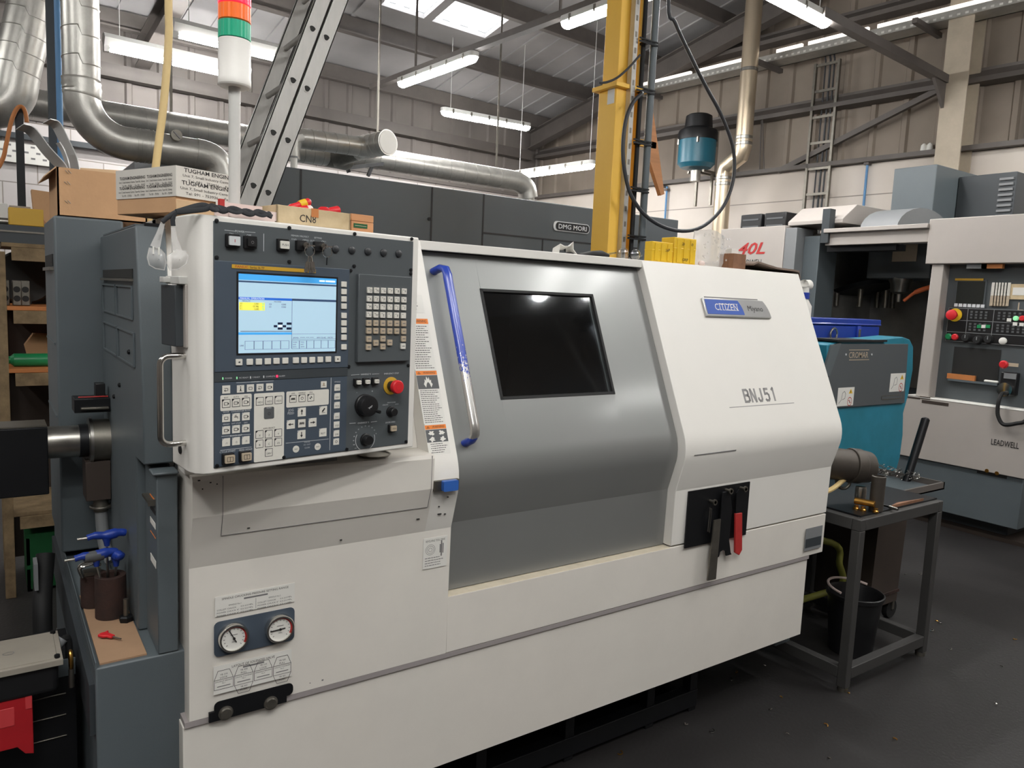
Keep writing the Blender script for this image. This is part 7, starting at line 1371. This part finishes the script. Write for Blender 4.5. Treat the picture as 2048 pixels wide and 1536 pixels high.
x_ = 5.989; F_ = frame((x_, 0, 0), (0, -1, 0), ZZ); a0, a1 = on(F_, 1954, 946), on(F_, 2016, 938); b = MB(F_); zt9 = on(F_, 1956, 924)[1]; b.box(a0[0], a1[0], a0[1], zt9, 0, .003, 'dark_inside'); q = on(F_, 2003, 931); b.box(q[0]-.04, q[0]+.04, q[1]-.01, q[1]+.012, .002, .006, 'yellow_mustard')
for px, py in ((1976, 941), (1996, 946)): q = on(F_, px, py); b.cyl((q[0], q[1], .002), (q[0], q[1], .02), .014, 'brass', n=14)
b.build('oil_port_panel', MC)
# its control panel
F_ = frame((XC, 0, 0), (0, -1, 0), ZZ)
def mp(px, py): return on(F_, px, py)
b = MB(F_); a0, a1 = mp(1912, 610), mp(1972, 563); CR = b; b.box(a0[0]-.01, a1[0]+.01, a0[1]-.06, a1[1]+.012, 0, .01, 'panel_dark'); b.box(a0[0], a1[0], a0[1], a1[1], .01, .013, 'screen_off'); q0, q1 = mp(1912, 558), mp(1968, 563); b.box(q0[0], q1[0], q0[1]-.012, q0[1]+.004, .01, .014, 'yellow_mustard'); b.build('monitor', MC)
for i in range(7):
    q = mp(1914+i*8.9, 609+i*.4); b = MB(F_); b.box(q[0]-.012, q[0]+.012, q[1]-.016, q[1]+.008, .01, .018, 'legend_white'); b.build('soft_key', MC)
b = MB(F_); a0, a1 = mp(1980, 612), mp(2021, 567); b.box(a0[0], a1[0], a0[1], a1[1], 0, .012, 'legend_white'); b.box(a0[0], a1[0], a0[1], a0[1]+(a1[1]-a0[1])*.35, .011, .013, 'key_tan')
for i in range(7):
    for j in range(6): xx_ = a0[0]+(a1[0]-a0[0])*(j+.15)/6; zz_ = a0[1]+(a1[1]-a0[1])*(i+.15)/7; b.box(xx_, xx_+.026, zz_, zz_+.026, .012, .016, 'key_white' if i > 2 else 'key_tan')
b.build('keyboard', MC)
b = MB(F_); q = mp(2040, 613); b.text('LW', I4, q[0]+.05, q[1]-.03, .06, 'key_tan', z=.002); b.build('panel_mark', MC)
b = MB(F_); q = mp(2042, 585); b.box(q[0]-.07, q[0]+.2, q[1]-.05, q[1]+.06, 0, .01, 'wood_light'); b.box(q[0]-.05, q[0]+.2, q[1]-.02, q[1]+.035, .009, .012, 'paper_white'); b.build('note_holder', MC)
a0, a1 = mp(1892, 681), mp(1900, 616); a2 = mp(2048, 696); b = MB(F_); b.box(a0[0], 99 if 0 else -1.75, a0[1], a1[1], 0, .012, 'black_plastic'); zz0, zz1 = a0[1], a1[1]; xx0 = a0[0]
for x_ in (0, .14, .32, .56, .76): b.box(xx0+x_*1.0, xx0+x_+.004, zz0, zz1, .012, .014, 'mid_grey')
for f_ in (0, .28, .64, 1): b.box(xx0, -1.75, zz0+(zz1-zz0)*f_-.002, zz0+(zz1-zz0)*f_+.002, .012, .014, 'mid_grey')
SWP = b.build('switch_panel', MC)
q = mp(1912, 630); b = MB(F_); b.lathe((q[0], q[1], .012), (0, 0, 1), [(.05, 0), (.05, .006)], 'yellow_plastic', n=24); b.cyl((q[0], q[1], .018), (q[0], q[1], .06), .022, 'red_tool', n=18); b.lathe((q[0], q[1], .055), (0, 0, 1), [(.032, 0), (.04, .01), (.038, .025), (.02, .032)], 'red_plastic', n=24); b.build('emergency_stop', SWP)
for px, py, m, r in ((1899, 673, 'green_bottle', .024), (1912, 674, 'red_plastic', .024), (2008, 682, 'paper_white', .026), (2034, 637, 'led_green', .018), (2047, 637, 'red_plastic', .02)): q = mp(px, py); b = MB(F_); b.lathe((q[0], q[1], .012), (0, 0, 1), [(r, 0), (r, .012), (r*.7, .018)], m, n=18); b.build('push_button', SWP)
for px, py in ((1935, 676), (1958, 680), (1980, 679)): q = mp(px, py); b = MB(F_); b.lathe((q[0], q[1], .012), (0, 0, 1), [(.034, 0), (.03, .02), (.024, .03)], 'black_rubber', n=20); b.box(q[0]-.003, q[0]+.003, q[1], q[1]+.024, .04, .044, 'mid_grey'); b.build('rotary_knob', SWP)
for px, py, m in ((1960, 653, 'green_bottle'), (1969, 653, 'paper_white'), (1978, 653, 'green_bottle'), (2020, 640, 'paper_white'), (2032, 648, 'paper_white'), (2045, 649, 'paper_white')): q = mp(px, py); b = MB(F_); b.box(q[0]-.014, q[0]+.014, q[1]-.012, q[1]+.012, .012, .018, m); b.build('indicator', SWP)
random.seed(8)
for gx, n_, gz in ((.16, 4, .66), (.35, 6, .66), (.58, 5, .66), (.16, 4, .3), (.35, 6, .3), (.58, 5, .3)):
    b = MB(F_)
    for i in range(n_):
        for j in range(3): b.box(xx0+gx+i*.034, xx0+gx+i*.034+.016, zz0+(zz1-zz0)*(gz+.05+j*.085), zz0+(zz1-zz0)*(gz+.05+j*.085)+.014, .012, .0145, 'label_grey')
    b.build('toggle_rows', SWP)
a0, a1 = mp(1902, 757), mp(2003, 700); b = MB(F_); b.box(a0[0], a1[0], a0[1], a1[1], .0, .002, 'dark_inside'); b.box(a0[0]-.01, a1[0]+.01, a0[1]-.015, a0[1], .0, .03, 'dark_paint'); b.build('shelf_recess', MC)
q = mp(1925, 749); b = MB(F_); b.box(q[0]-.10, q[0]+.10, a0[1]+.001, a0[1]+.04, .004, .026, 'orange_board'); solo(b, 'orange_tray', 'orange tray of tools on the panel shelf of the machining centre', 'tray')
q = mp(1985, 757); b = MB(F_); b.box(q[0]-.05, q[0]+.05, a0[1]+.001, a0[1]+.02, .004, .024, 'paper_white'); solo(b, 'white_cloth', 'small white rag at the right of the panel shelf', 'rag', smooth=60, bevel=.008)
q = mp(2022, 768); t = thing('pendant_handwheel', 'black hand pendant with red button and chrome wheel on the machining centre', 'pendant', F_ @ V((q[0], q[1]-.1, .0)))
b = MB(F_); zl = max(mp(2022, 790)[1], 1.0); zh_ = mp(2022, 744)[1]; b.box(q[0]-.055, q[0]+.055, zl, zh_, .001, .055, 'black_plastic'); q = (q[0], zl+.11); b.build('case', t, bevel=.008); b = MB(F_); b.lathe((q[0]-.01, q[1]-.07, .055), (0, 0, 1), [(.05, 0), (.05, .02), (.02, .024)], 'chrome', n=24); b.build('wheel', t); b = MB(F_); b.lathe((q[0]-.035, q[1]+.11, .055), (0, 0, 1), [(.028, 0), (.03, .02), (.02, .03)], 'red_plastic', n=16); b.build('stop_button', t)
b = MB(F_); b.box(q[0]-.03, q[0]+.05, q[1]+.01, q[1]+.05, .055, .06, 'mid_grey'); b.build('label_strip', t); b = MB(F_); b.box(q[0]-.02, q[0]+.055, q[1]+.10, q[1]+.125, .055, .059, 'key_tan'); b.build('label_strip', t)
b = MB(F_); P = [(q[0], q[1]-.105, .04), (q[0], q[1]-.095, .12), (q[0]+.0, q[1]-.14, .165), (q[0]+.0, q[1]-.20, .17), (q[0]+.01, q[1]-.26, .17), (q[0]+.05, q[1]-.31, .17), (q[0]+.13, q[1]-.29, .17), (q[0]+.19, q[1]-.25, .17), (q[0]+.22, q[1]-.08, .16), (q[0]+.22, q[1]-.03, .1), (q[0]+.22, q[1]+.0, .035)]; b.tube(spline(P, 6), .014, 'black_rubber', n=8); b.build('cable', t)
for k, (px, m) in enumerate(((1958, 'mid_grey'), (1988, 'orange_board'))): q = on(frame((6.05, 0, 0), (0, -1, 0), ZZ), px, 535); b = MB(frame((6.05, 0, 0), (0, -1, 0), ZZ)); b.box(q[0]-.07, q[0]+.07, 1.985, 2.019, 0, .04, m); b.build(['hinge_plate', 'orange_block'][k], MC)
# opening: rails, chamber, spindle
b = MB(); y0, y1 = 3.02, lx(1652, 465).y; b.box(6.0, 6.12, y0, y1, 2.19, 2.30, 'light_grey'); b.box(5.96, 6.14, y0, y1, 2.295, 2.33, 'paper_white' if 0 else 'light_grey'); b.build('top_rail', MC, bevel=.004)
b = MB(); 
for a in ((7.6, 7.65, 3.0, 4.4, .8, 2.3), (6.2, 7.6, 3.0, 4.4, .78, .82), (6.9, 7.6, 2.95, 3.0, .8, 2.3), (6.1, 7.6, 4.36, 4.4, .8, 2.35), (6.3, 7.6, 3.0, 4.4, 2.3, 2.33)): b.box(*a, 'chamber_grey')
b.build('work_chamber', MC)
q = atx(1798, 530, 6.75); b = MB(); b.box(6.75, 7.3, q.y-.28, q.y+.30, q.z-.12, 2.3, 'panel_dark'); b.build('spindle_head', MC, bevel=.01)
q2 = atx(1801, 562, 6.85); b = MB(); b.lathe((6.85, q2.y, q2.z-.10), (0, 0, 1), [(.025, -.09), (.03, -.02), (.075, 0), (.085, .08), (.10, .10), (.10, .14), (.085, .15), (.085, .22)], 'steel', n=24); b.build('spindle_nose', MC)
q3 = atx(1815, 595, 6.7); b = MB(); b.tube(spline([q3+V((.08, -.16, .10)), q3+V((.02, -.06, .05)), q3+V((0, .03, -.03))]), [.022]*9+[.014]*8, 'orange_plastic', n=10); b.build('coolant_nozzle', MC)
q4 = atx(1812, 505, 6.749); b = MB(); b.box(6.745, 6.749, q4.y-.10, q4.y+.12, q4.z-.08, q4.z+.07, 'key_tan'); b.build('head_label', MC)
b = MB(); q5 = atx(1725, 590, 7.2); b.lathe((7.2, q5.y, q5.z+.05), (0, .3, 1), [(.03, -.02), (.30, -.01), (.32, .03), (.1, .05)], 'black_metal', n=20)
for i in range(7): a = i*.9; b.cyl((7.2+.28*math.cos(a), q5.y+.28*math.sin(a), q5.z+.05), (7.2+.28*math.cos(a), q5.y+.28*math.sin(a), q5.z-.12), .025, 'steel_dull', n=10)
b.build('tool_carousel', MC)
b = MB(); y4 = lx(1568, 452).y; b.box(5.99, 6.5, y4-.02, 5.05, .5, 2.385, 'light_grey'); b.build('left_cabinet', MC, bevel=.005)
b = MB(); b.box(6.0, 6.25, y4-.14, y4-.021, .6, 2.36, 'mid_grey'); b.box(6.12, 6.40, y4-.30, y4-.142, .6, 2.29, 'dark_paint'); b.box(6.02, 6.06, y4-.11, y4-.04, .6, 2.30, 'dark_paint'); b.build('sliding_door', MC, bevel=.004)
b = MB(); q = lx(1650, 470); b.box(5.97, 6.05, q.y-.05, q.y+.02, q.z-.25+.18, q.z+.22, 'dark_deep'); b.box(6.05, 6.2, 3.3, q.y, 2.14, 2.19, 'black_metal'); b.build('door_track', MC)
F_ = frame((5.9885, 0, 0), (0, -1, 0), ZZ); a0, a1 = on(F_, 1476, 511), on(F_, 1530, 489); b = MB(F_); b.text('-40L', I4, (a0[0]+a1[0])/2-.03, a0[1]+.012, .105, 'red_tool', width=(a1[0]-a0[0])*1.25, shear=.3, z=.001, bold=.02); b.text('LEADWELL', I4, (a0[0]+a1[0])/2, a0[1]-.09, .05, 'ink', width=(a1[0]-a0[0])*.95, z=.001); b.build('model_lettering', MC)
b = MB(); y0, y1 = lx(1680, 425).y, lx(1569, 450).y; b.slab([(6.05, y1, 2.386), (6.05, y1, 2.42), (6.25, y1, 2.56), (6.9, y1, 2.56), (6.9, y1, 2.386)], (0, y0-y1, 0), 'paper_white' if 0 else 'light_grey'); b.build('roof_cowl', MC, bevel=.004)
b = MB(); P = [V((6.3+.45*math.cos(PI*i/12)*-1+.3, 0, 2.32+.21*math.sin(PI*i/12))) for i in range(13)]; ya, yb = lx(1690, 440).y-.05, lx(1775, 440).y+.0; b.slab([(p.x, ya, p.z) for p in P], (0, yb-ya, 0), 'mid_grey'); b.build('barrel_guard', MC)
xb_ = 6.85; A, B, C2 = atx(1789, 338, xb_), atx(1874, 333, xb_), atx(1780, 455, xb_); b = MB(); b.box(xb_, 7.9, B.y, A.y, 2.2, A.z, 'panel_dark' if 0 else 'dark_paint'); b.build('column_cover', MC, bevel=.006)
b = MB(); D_ = atx(2030, 345, 7.2); b.box(7.25, 8.2, D_.y, B.y-.005, 2.3, atx(1960, 350, 7.25).z, 'dark_deep'); b.build('rear_cover', MC, bevel=.006)
b = MB(); 
for i in range(8): b.box(7.235, 7.25, D_.y+.02, D_.y+.13, 2.5+i*.045, 2.52+i*.045, 'mid_grey')
b.build('louvre', MC)
for k, (pa_, pb_) in enumerate(((1481, 1522), (1528, 1571))):
    y1, y0 = lx(pa_, 445, 6.2).y, lx(pb_, 445, 6.2).y; zt_ = lx(1510, 428, 6.2).z; t = thing('black_tray', ['black slotted tray on the pale machine roof, left of two', 'black slotted tray on the pale machine roof, next to the white cowl'][k], 'tray', (6.35, (y0+y1)/2, 2.3855), 'black trays on the pale machine roof')
    b = MB(); b.box(6.2, 6.5, y0, y1, 2.386, zt_, 'black_plastic'); b.build('tray_body', t, bevel=.01)
    for i in range(2): b = MB(); b.box(6.195, 6.2, y0+.03, y1-.03, 2.41+i*(zt_-2.39)*.45, 2.425+i*(zt_-2.39)*.45, 'label_grey'); b.build('slot', t)
# ================================================================== light and picture settings
wd = bpy.data.worlds.new('world'); S.world = wd; wd.use_nodes = True
bg = wd.node_tree.nodes['Background']; bg.inputs[0].default_value = (.8, .85, .9, 1); bg.inputs[1].default_value = .6
S.view_settings.view_transform = 'Standard'; S.view_settings.look = 'None'; S.view_settings.gamma = 1; S.view_settings.use_curve_mapping = False
S.view_settings.exposure = -.28
S.cycles.use_denoising = True; S.cycles.max_bounces = 6; S.cycles.diffuse_bounces = 4; S.cycles.glossy_bounces = 3; S.cycles.transparent_max_bounces = 10; S.cycles.sample_clamp_indirect = 6
